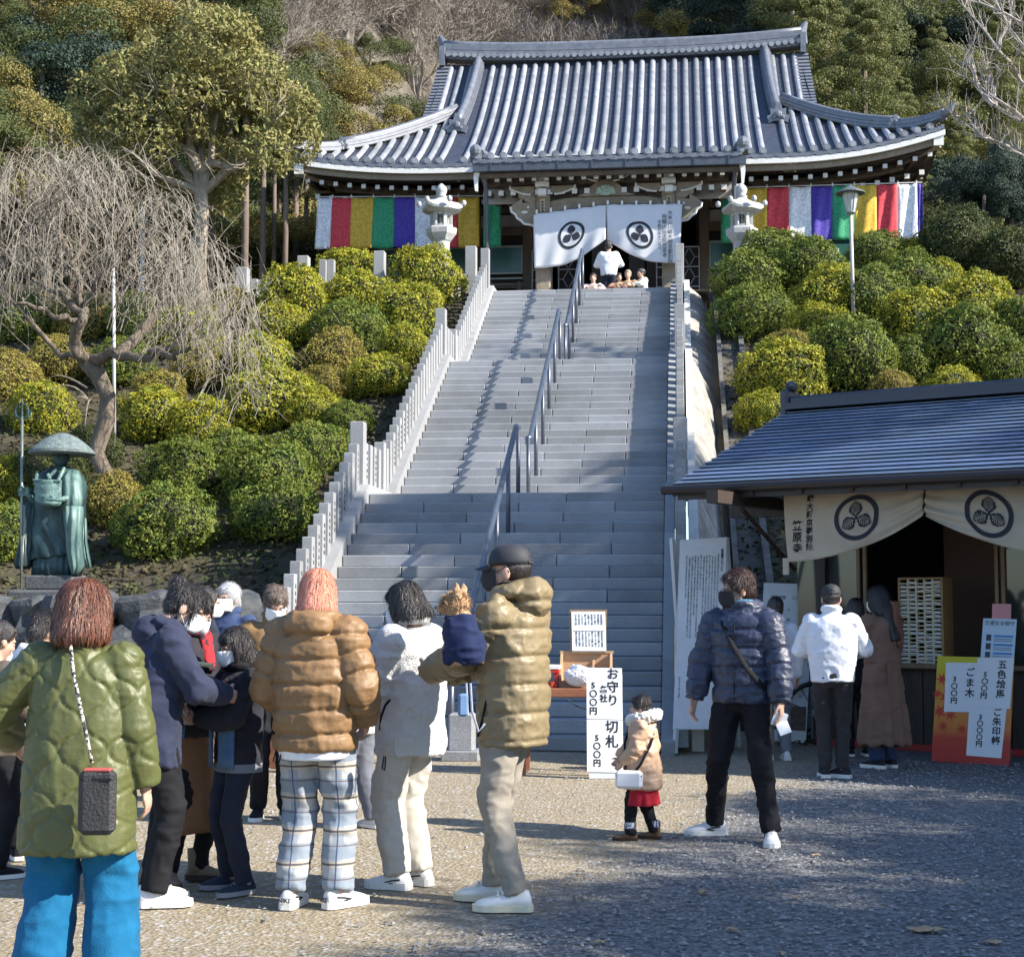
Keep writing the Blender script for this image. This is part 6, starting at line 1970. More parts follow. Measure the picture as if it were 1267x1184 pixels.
def forest_tree(i, x, y, h, kind, m, label, rng, name=None, wide=None, ground=None):
    z = float(gz(x, y)) if ground is None else ground
    nm = {'round': 'evergreen_tree', 'cone': 'cedar_tree', 'bare': 'bare_tree'}[kind]
    root = empty(nm, (x, y, z + h * (.46 if kind != 'round' else .5)), rng.uniform(0, 6.28), label, 'tree', {'round': 'evergreen trees on the hillside', 'cone': 'cedars behind the temple', 'bare': 'bare trees on the hillside'}[kind])
    wd = wide or {'round': .52, 'cone': .5, 'bare': .58}[kind]
    root.scale = (h * wd * rng.uniform(.85, 1.15), h * wd * rng.uniform(.85, 1.15), h * .5)
    o = link('crown', FR[kind][i % 3], root)
    if m is not None: o.material_slots[0].link = 'OBJECT'; o.material_slots[0].material = m
    if kind != 'bare': link('trunk', TRUNK, root)
    return root
SHADE = [(9.5, 1.0, 7.4), (9.2, 4.2, 7.7), (9.4, 7.0, 7.6), (10.2, 9.2, 7.2), (12.5, 2.8, 8.2), (12.8, 6.2, 8.6), (13.0, 9.0, 8.0), (10.5, -2.5, 7.6), (11.0, -6.0, 7.5), (9.6, 2.6, 7.6), (9.5, 5.6, 7.7), (10.8, 8.2, 7.6), (10.9, 4.2, 8.2), (9.9, -.6, 7.6), (14.2, 4.6, 9.2),
         (10.2, 15.6, 12.4), (10.6, 18.2, 14.0), (12.8, 16.6, 14.5), (11.4, 20.6, 13.4), (13.6, 19.6, 15.0)]
ORD = ['first', 'second', 'third', 'fourth', 'fifth', 'sixth', 'seventh', 'eighth', 'ninth', 'tenth', 'eleventh', 'twelfth', 'thirteenth', 'fourteenth', 'fifteenth', 'sixteenth', 'seventeenth', 'eighteenth', 'nineteenth', 'twentieth', 'next']
def forest():
    rng = np.random.RandomState(77); n = 0; cnt = {}; Y0_ = [0]
    def put(px, Y, h, kind, m, lab, **k):
        nonlocal n
        ky = (lab, Y0_[0]); cnt[ky] = cnt.get(ky, 0) + 1; lab = '%s, %s row, %s from the left' % (lab, ORD[Y0_[0]] if Y0_[0] else 'lowest', ORD[cnt[ky] - 1])
        x = at(px, 400, Y).x; forest_tree(n, x, Y, h, kind, m, lab, rng, **k); n += 1
    # left: dense evergreen woods, some trees in brownish gold
    for row, Y in enumerate((51, 54, 58, 62.5, 68, 74, 81)):
        Y0_[0] = row
        for px in np.arange(-60, 420 if row < 5 else 330, 52 - row * 1.0):
            if px > 355 - row * 6 + 0 and row < 4: continue
            k = rng.rand(); m = L_dark if k < .45 else (L_oak if k < .78 else (L_ced if k < .92 else L_blue))
            put(px + rng.uniform(-16, 16), Y + rng.uniform(-1.2, 1.2), rng.uniform(6, 9.5) * (1.25 if (px * 7 + row) % 5 < 2 else 1), 'cone' if (px * 7 + row) % 5 < 2 else 'round', m, {L_dark: 'dark green tree left of the temple', L_oak: 'golden brown tree left of the temple', L_ced: 'olive tree left of the temple', L_blue: 'bluish dark tree left of the temple'}[m])
    # middle: bare brown woods far up the hill with some evergreens
    for row, Y in enumerate((64, 70, 76, 83, 91, 100, 110, 121, 133)):
        Y0_[0] = row
        for px in np.arange(330 + (0 if row else 40), 860 + row * 10, 38 - row * 1.0):
            if row < 4 and 560 < px < 900: continue
            if px > 760 and row < 5: continue
            ev = rng.rand() < (.42 if px < 520 else .25) or px > 800
            put(px + rng.uniform(-14, 14), Y + rng.uniform(-2, 2), rng.uniform(7, 10) if not ev else rng.uniform(5, 8), 'round' if ev else 'bare', (L_dark if rng.rand() < .5 else L_oak) if ev else None, ('green tree among bare woods' if ev else 'leafless brown tree above the roof'))
    # right: cedars and evergreens
    Y0_[0] = 0
    for px, Y, h in ((1002, 50.5, 14), (1040, 53, 10.5), (1075, 50.5, 13.2), (968, 56, 13.5), (1122, 56, 9), (1150, 52, 7), (1030, 60, 12.5), (1165, 60, 9), (1190, 55, 8), (985, 64, 14), (1085, 62, 13), (1115, 66, 12), (1150, 70, 11), (1205, 66, 10), (1240, 60, 9.5), (1275, 64, 10), (1060, 57, 11), (1098, 53, 10)):
        put(px, Y, h, 'cone', None, 'tall olive cedar behind the temple', wide=.46)
    for row, Y in enumerate((55, 60, 66, 73, 81, 90, 100)):
        Y0_[0] = row
        for px in np.arange(830 + max(0, 3 - row) * 60, 1300, 56 - row * 2):
            m = (L_dark, L_ced, L_blue)[rng.randint(3)] if Y < 64 else (L_blue, L_dark)[rng.randint(2)]
            put(px + rng.uniform(-14, 14), Y + rng.uniform(-1.5, 1.5), rng.uniform(6, 9), 'round' if rng.rand() < .65 else 'cone', m, {L_dark: 'dark green tree right of the temple', L_ced: 'olive tree right of the temple', L_blue: 'bluish tree right of the temple'}[m], wide=None)
    # cedars with bare trunks left of the temple
    mtr = mat('cedar_trunk', (.20, .15, .115), .9, (.12, .09, .07), 5, .5, 20, stretch=(1, 1, .2))
    for j, (px, Y, w_) in enumerate(((302, 39.5, 9), (324, 40.5, 8), (338, 42, 6), (352, 40, 7), (262, 41, 7), (365, 44, 8), (378, 46, 7), (345, 46, 5))):
        x = at(px, 300, Y).x; z = float(gz(x, Y)); r0 = w_ / F_PX * Y / 2
        root = empty('cedar_tree', (x, Y, z), 0, 'cedar with a straight bare trunk, %s beside the temple' % ['thickest and leftmost of the close row', 'second of the close row', 'third of the close row', 'fourth of the close row', 'shaded one far left', 'fifth of the close row', 'rightmost next to the banner', 'slimmest one'][j], 'tree', 'cedars left of the temple')
        MB().tube([(0, 0, -.2), (.03, 0, 2.5), (0, .02, 6.0)], [r0 * 1.15, r0, r0 * .7], 9).build('trunk', mtr, root, smooth=True)
        o = link('crown', FR['round'][j % 3], root, (0, 0, 5.4)); o.scale = (1.25, 1.25, 1.9); o.material_slots[0].link = 'OBJECT'; o.material_slots[0].material = L_dark
    # dark leafy pieces low behind the trunks
    for j, (px, Y, h) in enumerate(((395, 43.5, 4.5), (370, 46, 4.2), (330, 45, 4.0), (285, 44, 4.6), (240, 43, 4.5), (200, 41, 4.8), (120, 40, 5.5), (60, 39, 5.8), (0, 40, 6), (-40, 38, 5), (160, 44, 5.5), (90, 45, 6))):
        x = at(px, 300, Y).x; forest_tree(j, x, Y, h, 'round', L_dark if j % 2 else L_oak, 'low leafy tree on the terrace left of the temple, %s' % ['beside the banner', 'behind the cedar trunks', 'under the cedars', 'left of the trunks', 'behind the pale trunk', 'behind the floodlights', 'above the cherry', 'left of the floodlights', 'at the left edge', 'outside left', 'behind the round tree', 'over the cherry crown'][j], rng)
    # dark pines at the right edge, trunks showing
    for j, (px, Y, w_, lean) in enumerate(((1214, 41, 7, .1), (1233, 42, 7, -.1), (1250, 41.5, 8, .05), (1192, 43, 5, 0), (1272, 42, 8, .1))):
        x = at(px, 300, Y).x; z = ZTOP - .2; r0 = w_ / F_PX * Y / 2
        root = empty('pine_tree', (x, Y, z), 0, 'dark slim pine at the right edge, %s' % ['leftmost of the three close trunks', 'middle of the three close trunks', 'rightmost of the three close trunks', 'small one nearest the temple', 'cut by the picture edge'][j], 'tree', 'dark pines right of the temple')
        MB().tube([(0, 0, 0), (lean * .5, 0, 1.4), (lean, 0, 3.4)], [r0 * 1.1, r0, r0 * .6], 8).build('trunk', M_bark, root, smooth=True)
        o = link('crown', FR['round'][j % 3], root, (lean, 0, 3.3 + .2 * (j % 2))); o.scale = (1.15, 1.2, 1.7); o.material_slots[0].link = 'OBJECT'; o.material_slots[0].material = L_blue
    # unseen trees added to the right of the yard to cast its shade
    for j, (x, y, h) in enumerate(SHADE):
        h = h * .91 if h < 9.5 else h
        forest_tree(j, x, y, h, 'round', L_dark, 'unseen evergreen tree added beyond the right side of the yard to shade it', rng, ground=0.0, wide=.42 if h < 9 else .25)

def pale_house():
    p = at(1225, 255, 47); 
    root = empty('pale_house', (p.x + 1.5, 48, ZTOP), 0, 'pale house wall glimpsed between the dark pine trunks at the right edge', 'house')
    m = mat('house_wall', (.55, .50, .44), .85, (.48, .43, .38), 4)
    MB().box((0, 0, 1.2), (4.5, 2, 2.4)).build('wall', m, root)
    for x in (-1.3, .1, 1.4): 
        w_ = MB().box((x, -1.02, 1.4), (.7, .06, .9)).build('window', mat('house_window', (.12, .14, .16), .2), root); MB().box((x, -1.06, 1.4), (.04, .03, .9)).build('frame', M_white, w_)
    MB().extrude([(-1.4, 0), (1.4, 0), (0, .8)], (-2.5, 0, 2.4), (0, 1, 0), (0, 0, 1), 5.0).build('roof', M_ridge, root)
    f = empty('white_fence', (p.x, 45.5, ZTOP), 0, 'low white metal fence behind the pine trunks at the right edge', 'fence')
    for i in range(18): MB().box((-1.6 + i * .2, 0, .35), (.03, .03, .7)).build('picket', M_white, f)
    MB().box((.1, 0, .68), (3.6, .03, .03)).build('rail', M_white, f); MB().box((.1, 0, .12), (3.6, .03, .03)).build('rail', M_white, f)
pale_house()

forest()
# ================================================================== people
SKIN = mat('skin', (.56, .36, .27), .55, (.50, .30, .22), 12, spec=.4)
HAIR_BLACK = mat('hair_black', (.012, .010, .011), .38, (.035, .028, .028), 30, .5, 60, stretch=(4, 4, .35), spec=.6)
HAIR_AUBURN = mat('hair_auburn', (.075, .022, .012), .36, (.21, .075, .035), 26, .5, 60, stretch=(5, 5, .3), spec=.7)
HAIR_PINK = mat('hair_pink', (.62, .21, .13), .4, (.78, .36, .25), 26, .5, 60, stretch=(5, 5, .3), spec=.5)
HAIR_BROWN = mat('hair_brown', (.022, .010, .009), .42, (.055, .022, .018), 30, .5, 60, stretch=(4, 4, .35))
HAIR_GREY = mat('hair_grey', (.45, .46, .48), .5, (.65, .66, .68), 30, .4, 60, stretch=(4, 4, .35))
BLACK = mat('black_cloth', (.008, .0085, .011), .8, (.014, .0145, .018), 6, .15, 200, spec=.2)
def cloth(name, c, c2=None, **k):
    k.setdefault('rough', .85); k.setdefault('spec', .2); k.setdefault('sheen', .05)
    return mat(name, c, k.pop('rough'), c2 or tuple(min(1, v * 1.18 + .004) for v in c), k.pop('ns', 5), k.pop('bump', .2), k.pop('bs', 220), **k)
def nylon(name, c, rough=.42): return mat(name, c, rough, tuple(v * 1.12 for v in c), 4, .12, 60, spec=.5)

def hand(b, W, d, n, k=1.0, curl=.5, side=1, grip=False):
    """W wrist, d direction of the hand, n direction the palm faces, side +1 thumb towards d x n"""
    d = Vector(d).normalized(); n = Vector(n); n = (n - d * n.dot(d)).normalized(); t = d.cross(n) * side
    W = Vector(W)
    M = Matrix((t, d, n)).transposed()
    b.ell(W + d * .045 * k, (.040 * k, .052 * k, .017 * k), 14, 10, M)
    b.tube([W - d * .05 * k, W, W + d * .02 * k], [.028 * k, .024 * k, .026 * k], 10)
    L = (.066, .076, .071, .056)
    for i in range(4):
        off = (.029 - i * .0193) * k
        p = W + d * .082 * k + t * off; dd = d.copy(); r = .0088 * k; pts = [W + d * .05 * k + t * off, p]
        for s in (.45, .33, .25):
            a = curl * (1.0 if s == .45 else 1.15); dd = (dd * math.cos(a) + n * math.sin(a) * 1.0).normalized(); 
            ax = dd; pts.append(pts[-1] + dd * L[i] * s * k * 1.05)
            nn = n
        b.tube(pts, [r * 1.05, r, r * .96, r * .9, r * .72], 8)
    td = (t * .75 + d * .6 + n * .25).normalized()
    p0 = W + d * .022 * k + t * .026 * k; p1 = p0 + td * .036 * k; p2 = p1 + (d * .8 + t * .25 + n * (.2 + curl * .4)).normalized() * .03 * k; p3 = p2 + (d * .8 + n * (.2 + curl * .5)).normalized() * .022 * k
    b.tube([p0, p1, p2, p3], [.0135 * k, .0115 * k, .0098 * k, .0078 * k], 8)

def ik(S, T, l1, l2, pole):
    S, T, pole = Vector(S), Vector(T), Vector(pole)
    v = T - S; L = v.length; m = (l1 + l2) * .995
    if L > m: T = S + v * m / L; v = T - S; L = m
    a = (l1 * l1 - l2 * l2 + L * L) / (2 * L); h = math.sqrt(max(0, l1 * l1 - a * a)); u = v.normalized()
    p = (pole - u * pole.dot(u)).normalized()
    return S + u * a + p * h, T

def seg_dist(co, a, b):
    a = np.array(a); b = np.array(b); ab = b - a; t = np.clip(((co - a) @ ab) / (ab @ ab), 0, 1)
    q = a + t[:, None] * ab; return np.linalg.norm(co - q, axis=1), t * np.linalg.norm(ab)

def wrinkle(co, no, amp, freq=(9, 9, 16), seed=0.0, ridge=True):
    q = co * np.array(freq) + seed
    q = q + .8 * np.stack([fbm(co * 4 + seed, 2), fbm(co * 4 + 5 + seed, 2), fbm(co * 4 + 9 + seed, 2)], -1)
    n_ = vnoise(q)
    f = (1 - np.abs(n_ * 2 - 1)) ** 2 if ridge else n_
    return co + no * ((f - .35) * amp)[:, None]

def person(label, foot, H=1.7, face=0.0, group=None, hair='short', hairm=None, jacket=None, legs=None, shoes=None,
           lh=None, rh=None, lpole=(-.6, -1, -.5), rpole=(.6, -1, -.5), stance=.10, fwd=(0, 0), lean=(0, 0), head=(0, 0, 0), mask=None, glasses=False,
           q=1.0, sit=False, toes=(8, -8), lfoot=None, rfoot=None, skirt=None, cap=None, hood=False, curl=(.5, .5), palms=(None, None), name='person', tilt=None, hipw=1.0, bulk=1.0, handless=False, eyes=True, hs=1.0):
    """q: voxel scale (1 near, 2 far). lh/rh: hand targets in body units (H = 1.7)"""
    k = H / 1.7
    kh = k * (1.05 + .28 * max(0, (1.45 - H)))                     # children have larger heads
    root = empty(name, (foot[0], foot[1], 0 if len(foot) < 3 else foot[2]), face, label, 'person', group)
    root['label'] = label
    lx, ly = lean
    hipz = .14 if sit else .92
    J = {}
    J['pel'] = V(0, 0, hipz) ; ch = hipz + .30
    off = lambda z: V(lx, ly, 0) * max(0, (z - hipz)) / .6
    J['chest'] = V(0, 0, ch) + off(ch); J['neck'] = V(0, .0, hipz + .54) + off(hipz + .54)
    J['ls'] = V(-.175 * bulk ** .5, -.005, hipz + .455) + off(hipz + .455); J['rs'] = V(.175 * bulk ** .5, -.005, hipz + .455) + off(hipz + .455)
    J['head'] = V(0, .02, hipz + .66) + off(hipz + .70) * 1.05
    fl = V(-stance, fwd[0], .075) if lfoot is None else V(*lfoot, .075); fr = V(stance, fwd[1], .075) if rfoot is None else V(*rfoot, .075)
    if sit: fl = V(-.14, .42, .08); fr = V(.14, .42, .08)
    J['lh_'] = V(-.09, 0, hipz); J['rh_'] = V(.09, 0, hipz)
    J['lk'], fl2 = ik(J['lh_'], fl, .44, .425, (0, 1, 0) if not sit else (-.3, .3, 1)); J['rk'], fr2 = ik(J['rh_'], fr, .44, .425, (0, 1, 0) if not sit else (.3, .3, 1))
    J['la'], J['ra'] = fl, fr
    if lh is None: lh = (-.24, .02, .86)
    if rh is None: rh = (.24, .02, .86)
    J['le'], J['lw'] = ik(J['ls'], lh, .285, .25, lpole); J['re'], J['rw'] = ik(J['rs'], rh, .285, .25, rpole)
    J = {a: v * k for a, v in J.items()}
    hc = J['head']; MHr = Matrix.Rotation(head[0], 3, 'Z') @ Matrix.Rotation(head[1], 3, 'X') @ Matrix.Rotation(head[2], 3, 'Y')
    # pivot the head around the top of the neck
    piv = J['neck'] + V(0, .01, .05) * k
    hc = piv + MHr @ (hc - piv)
    MH = Matrix.Translation(hc) @ MHr.to_4x4() @ Matrix.Scale(kh, 4)
    vs = .0075 * q
    # ---------- body: one continuous surface
    b = MB(); b.M = MH
    b.ell((0, -.012, .028), (.073, .092, .088), 18, 14); b.ell((0, .024, -.035), (.059, .066, .078), 16, 12); b.ell((0, .052, -.090), (.032, .030, .024), 12, 8)
    b.tube([(0, .086, .008), (0, .100, -.018), (0, .106, -.032)], [.008, .011, .014], 8); b.ell((0, .090, -.036), (.017, .012, .008), 8, 6)
    b.ell((0, .080, .018), (.05, .014, .010), 10, 6); b.ell((0, .086, -.060), (.022, .010, .011), 10, 6)
    for s in (-1, 1):
        b.ell((s * .074, -.006, -.018), (.011, .020, .031), 10, 8); b.ell((s * .040, .058, -.030), (.022, .022, .022), 10, 8)
    b.M = None
    b.tube([J['neck'] - V(0, 0, .08) * k, J['neck'] + V(0, .0, .03) * k, hc + MHr @ V(0, -.02, -.06) * kh], [.06 * k, .050 * k, .050 * k], 12)
    b.tube([J['pel'] - V(0, 0, .03) * k, J['chest'], J['neck'] - V(0, 0, .06) * k], [.10 * k, .10 * k, .08 * k], 12)
    b.tube([J['ls'], J['neck'] - V(0, 0, .08) * k, J['rs']], [.045 * k, .05 * k, .045 * k], 10)
    for s, e, w in (('ls', 'le', 'lw'), ('rs', 're', 'rw')): b.tube([J[s], J[e], J[w]], [.042 * k, .034 * k, .025 * k], 10)
    for h_, kn, a in (('lh_', 'lk', 'la'), ('rh_', 'rk', 'ra')): b.tube([J[h_], J[kn], J[a], J[a] - V(0, 0, .03) * k], [.07 * k, .048 * k, .036 * k, .03 * k], 10)
    if not handless:
        for wn, en, sd, pl, cu in (('lw', 'le', -1, palms[0], curl[0]), ('rw', 're', 1, palms[1], curl[1])):
            d = (J[wn] - J[en]).normalized()
            pn = Vector(pl) if pl is not None else Vector((-sd * 1.0, .1, 0))
            # thumb side: forward when the arm hangs
            t0 = d.cross(pn - d * pn.dot(d)); want = V(0, 1, .6)
            hand(b, J[wn], d, pn, k * (1.0 if H > 1.2 else .95), cu, 1 if t0.dot(want) > 0 else -1)
    link('body', voxel(b, vs * .85, 'body', 2, SKIN), root)
    # ---------- face
    if eyes:
        for s in (-1, 1):
            e = MB(); e.M = MH; e.ell((s * .030, .079, -.002), (.0125, .007, .0062), 10, 6); e.build('eye', mat('eye_white', (.7, .66, .62), .4), root, smooth=True)
            e = MB(); e.M = MH; e.ell((s * .031, .0835, -.002), (.006, .004, .006), 8, 6); e.build('iris', mat('iris', (.02, .012, .01), .3), root, smooth=True)
            e = MB(); e.M = MH; e.tube([(s * .013, .089, .016), (s * .030, .088, .021), (s * .046, .078, .017)], [.003, .0035, .002], 5); e.build('eyebrow', HAIR_BLACK, root)
        if not mask:
            e = MB(); e.M = MH; e.ell((0, .0935, -.061), (.019, .005, .0055), 10, 6); e.build('lips', mat('lips', (.42, .17, .14), .5), root, smooth=True)
    if mask:
        m = MB(); m.M = MH; rows = []
        for z in np.linspace(-.098, .002, 9):
            row = []
            for a in np.linspace(-1.25, 1.25, 17):
                ctr = math.exp(-(a / .42) ** 2); t = (z + .048) / .05
                rr_ = .084 + .029 * ctr * (1 - .45 * t * t) - .010 * max(0, -t) ** 2
                row.append((rr_ * math.sin(a) * .88, .018 + rr_ * math.cos(a), z + .004 * math.cos(a * 2)))
            rows.append(row)
        m.loft(rows, cap=False, closed=False)
        mk = m.build('mask', mat('mask_white', (.80, .82, .84), .8) if mask == 'white' else mat('mask_black', (.02, .02, .024), .8), root, smooth=True)
        md = mk.modifiers.new('t', 'SOLIDIFY'); md.thickness = .002
        for s in (-1, 1):
            m = MB(); m.M = MH
            m.tube([(s * .064, .042, -.012), (s * .078, .0, .01), (s * .082, -.022, -.01), (s * .078, -.01, -.035), (s * .062, .04, -.075)], .0016, 4); m.build('ear_loop', MATS['mask_' + mask], root)
    if glasses:
        g = MB(); g.M = MH
        for s in (-1, 1):
            g.tube([(s * .031 + .021 * math.cos(a), .099 - .006 * abs(math.cos(a)), -.001 + .016 * math.sin(a)) for a in np.linspace(0, 2 * PI, 13)], .0016, 4)
            g.tube([(s * .052, .094, .002), (s * .074, .05, .004), (s * .079, -.01, -.004)], .0015, 4)
        g.tube([(-.010, .101, .002), (.010, .101, .002)], .0016, 4)
        g.build('glasses', mat('glasses_frame', (.05, .04, .04), .3, metal=.5), root)
    # ---------- hair
    hm = hairm or HAIR_BLACK
    if hair:
        b = MB(); b.M = MH
        if hair == 'short':
            b.ell((0, -.020, .040), (.083, .094, .090), 20, 14); b.ell((0, -.048, -.010), (.074, .062, .075), 16, 12)
            b.ell((0, .045, .078), (.055, .040, .030), 14, 8)
            for s in (-1, 1): b.ell((s * .070, -.005, .018), (.016, .036, .036), 10, 8)
        elif hair in ('bob', 'chin', 'long'):
            low = {'bob': -.125, 'chin': -.10, 'long': -.16}[hair]
            rings = []
            n = 28
            for z, sc in ((.128, .2 * hs), (.118, .52), (.095, .80), (.06, .97), (.02, 1.04), (-.03, 1.10), (-.08, 1.13), (low * .5 - .05, 1.12), (low, 1.0), (low - .012, .85)):
                rg = []
                for j in range(n):
                    a = 2 * PI * j / n; x = .088 * sc * hs * math.cos(a); y = -.014 + .100 * sc * (hs * .5 + .5) * math.sin(a)
                    if z < .045 and y > .028: y = .028 - .30 * 0 + (y - .028) * .10       # open over the face
                    rg.append(V(x, y - (.012 if z < -.05 else 0), z))
                rings.append(rg)
            b.loft(rings)
            b.ell((0, .050, .066), (.062, .040, .040), 14, 10)
            for s in (-1, 1): b.ell((s * .075, .030, -.02), (.015, .035, .075), 10, 10)
            if hair == 'long': b.loft([ring((0, -.075 - .02 * t, -.06 - .34 * t), .085 - .03 * t, .040 - .012 * t, 16) for t in np.linspace(0, 1, 7)])
        elif hair == 'bun':
            b.ell((0, -.020, .036), (.082, .096, .088), 20, 14); b.ell((0, -.055, -.015), (.068, .052, .06), 14, 10); b.ell((0, -.095, .085), (.042, .040, .040), 14, 10)
            b.ell((0, .046, .074), (.055, .036, .030), 14, 8)
            for s in (-1, 1): b.tube([(s * .06, .06, .06), (s * .078, .045, .0), (s * .072, .05, -.06)], [.012, .009, .004], 6)
        elif hair == 'under_cap':
            b.ell((0, -.030, .004), (.079, .078, .070), 18, 12)
        b.M = None
        me = voxel(b, .0065 * q * min(1, k + .1), 'hair', 3, hm); co, no = get_co(me)
        loc = (np.c_[co, np.ones(len(co))] @ np.array(MH.inverted()).T)[:, :3]
        ang = np.arctan2(loc[:, 0], loc[:, 1] + .02 * 0); 
        st = vnoise(np.stack([ang * 15 + 2 * loc[:, 2] * 6, loc[:, 2] * 7, loc[:, 1] * 2 + 0 * ang], -1)) + .5 * vnoise(np.stack([ang * 40, loc[:, 2] * 10, ang * 0], -1))
        amp = .0095 if hair not in ('under_cap',) else .002
        co2 = co + no * ((st - .75) * amp * k)[:, None]
        if hair in ('bob', 'chin', 'long'): co2[:, 2] -= (np.clip(-.04 - loc[:, 2], 0, 1) > 0) * (vnoise(np.stack([ang * 22, ang * 0, ang * 0], -1)) - .5) * .018
        set_co(me, co2); link('hair', me, root)
        if q <= 1.3 and hair != 'under_cap':
            rg_ = np.random.RandomState(int(H * 1000)); ns_ = 2600; ii = rg_.randint(0, len(co2), ns_); pc = co2[ii]; nn_ = no[ii]; kp = loc[ii][:, 2] > -.13; pc = pc[kp]; nn_ = nn_[kp]
            dn = np.array([0, 0, -1.]) + (.42 if hair in ('short', 'bun') else .07) * rg_.randn(len(pc), 3); dn -= (dn * nn_).sum(1)[:, None] * nn_; dn /= np.linalg.norm(dn, axis=1)[:, None] + 1e-9
            dn = dn + nn_ * (rg_.rand(len(pc), 1) * (.16 if hair in ('short', 'bun') else .05)); sd = np.cross(dn, nn_); Ls = (.03 + .035 * rg_.rand(len(pc)))[:, None] * k; w_ = .0011 * q
            b0 = pc + nn_ * .0008; mid = b0 + dn * Ls * .5 + nn_ * .0015; end = b0 + dn * Ls
            vv_ = np.stack([b0 - sd * w_, b0 + sd * w_, mid + sd * w_, mid - sd * w_, end], 1).reshape(-1, 3); b5 = (np.arange(len(pc)) * 5)[:, None]
            f_ = np.concatenate([b5 + [0, 1, 2], b5 + [0, 2, 3], b5 + [3, 2, 4]]); link('hair_strands', np_mesh('hair_strands', vv_, f_, hm), root)
    if cap:
        b = MB(); b.M = MH; rings = []
        for z, sc in ((.018, .97), (.04, .98), (.066, .93), (.090, .80), (.107, .57), (.116, .27), (.118, .03)):
            rings.append([V(.086 * sc * math.cos(2 * PI * j / 24), -.008 + .103 * sc * math.sin(2 * PI * j / 24), z) for j in range(24)])
        b.loft(rings, cap=False); b.ell((0, -.008, .118), (.008, .008, .005), 8, 6); c_ = b.build('cap', cap, root, smooth=True)
        c_.modifiers.new('t', 'SOLIDIFY').thickness = .003
        b = MB(); b.M = MH; rings = []
        for t in np.linspace(0, 1, 5):
            rings.append([V((.074 - .006 * t) * math.sin(a), .055 + (.058 + .075 * t) * math.cos(a) * .8, .026 - .018 * t - .012 * math.sin(a) ** 2) for a in np.linspace(-1.35, 1.35, 13)])
        b.loft(rings, cap=False, closed=False); v_ = b.build('cap_brim', cap, root, smooth=True); v_.modifiers.new('t', 'SOLIDIFY').thickness = .003
        b = MB(); b.M = MH; b.tube([(.034 * math.cos(a), -.108 + .012 * abs(math.cos(a)), .030 + .030 * math.sin(a)) for a in np.linspace(0, PI, 9)], .003, 5); b.tube([(-.034, -.100, .028), (0, -.113, .026), (.034, -.100, .028)], .006, 6); b.build('cap_strap', cap, root)
    # ---------- jacket
    if jacket:
        j = dict(jacket); m = j['m']; b = MB()
        hem = j.get('hem', .78) if not sit else j.get('hem', .78) - .8; top = hipz + .535
        wd, dp = j.get('w', (.19, .20, .20)), j.get('d', (.125, .13, .13))    # chest, waist, hem
        rings = []
        for z, t in ((hem, 2), (hem + .03, 1.97), ((hem + hipz + .2) / 2, 1.5), (hipz + .18, 1.0), (hipz + .31, .35), (hipz + .39, .0)):
            i0 = int(min(1, t)); f = t - i0 if t < 2 else 1; i1 = min(2, i0 + 1)
            if t >= 1: i0, i1, f = 1, 2, t - 1
            rx = wd[i0] + (wd[i1] - wd[i0]) * f; ry = dp[i0] + (dp[i1] - dp[i0]) * f
            o_ = off(z); rings.append(ring(((0 + o_.x) * k, (o_.y + j.get('y', 0)) * k, z * k), rx * k, ry * k, 28))
        for z, rx, ry in ((hipz + .45, .86, .88), (hipz + .488, .56, .70), (hipz + .522, .34, .56)):
            o_ = off(z); rings.append(ring((o_.x * k, o_.y * k, z * k), wd[0] * rx * k, dp[0] * ry * k, 28, 2.2))
        b.loft(rings)
        sr = j.get('sleeve', (.075, .066, .055)); sl = j.get('slen', .97)
        arms = []
        for s, e, w in (('ls', 'le', 'lw'), ('rs', 're', 'rw')):
            S, E, W_ = J[s], J[e], J[w]; We = E.lerp(W_, sl)
            b.tube([S + (J['neck'] - S) * .35 - V(0, 0, .05) * k, S - V(0, 0, .01) * k, S.lerp(E, .3), S.lerp(E, .8), E, E.lerp(We, .25), E.lerp(We, .7), We], [sr[0] * 1.05 * k, sr[0] * 1.08 * k, sr[0] * 1.05 * k, sr[1] * 1.05 * k, sr[1] * 1.1 * k, sr[1] * 1.02 * k, (sr[1] + sr[2]) / 2 * k, sr[2] * k], 16)
            b.ell(E, (sr[1] * 1.08 * k,) * 3, 12, 8); b.ell(S - V(0, 0, .01) * k, (sr[0] * 1.12 * k,) * 3, 12, 8)
            arms.append((S, E, We))
        col = j.get('collar')
        nk = J['neck']
        if col == 'stand':
            b.tube([nk + V(.072 * math.cos(a) * k, (.070 * math.sin(a) - .004) * k, (.022 + .012 * math.sin(a) * -1) * k) for a in np.linspace(0, 2 * PI, 17)], .026 * k, 8)
        if hood:
            hz = hood if isinstance(hood, float) else .0
            b.ell(nk + V(0, -.115, -.045 + hz) * k, (.115 * k, .070 * k, .085 * k), 18, 12); b.ell(nk + V(0, -.06, -.01 + hz) * k, (.118 * k, .08 * k, .045 * k), 18, 12)
            b.tube([nk + V(.100 * math.cos(a) * k, (-.03 + .100 * math.sin(a)) * k, (-.005 + hz * .5 - .03 * math.sin(a)) * k) for a in np.linspace(-.2 * PI, 1.2 * PI, 15)], .032 * k, 8)
        vj = j.get('vox', .011) * q
        me = voxel(b, vj, 'jacket', j.get('smooth', 5), m); co, no = get_co(me)
        A = None
        best = np.full(len(co), 9.9); along = np.zeros(len(co)); 
        for S, E, We in arms:
            d1, t1 = seg_dist(co, S, E); d2, t2 = seg_dist(co, E, We); L1_ = (E - S).length
            dd = np.minimum(d1, d2); tt = np.where(d1 < d2, t1, t2 + L1_); u = dd < best; best = np.where(u, dd, best); along = np.where(u, tt, along)
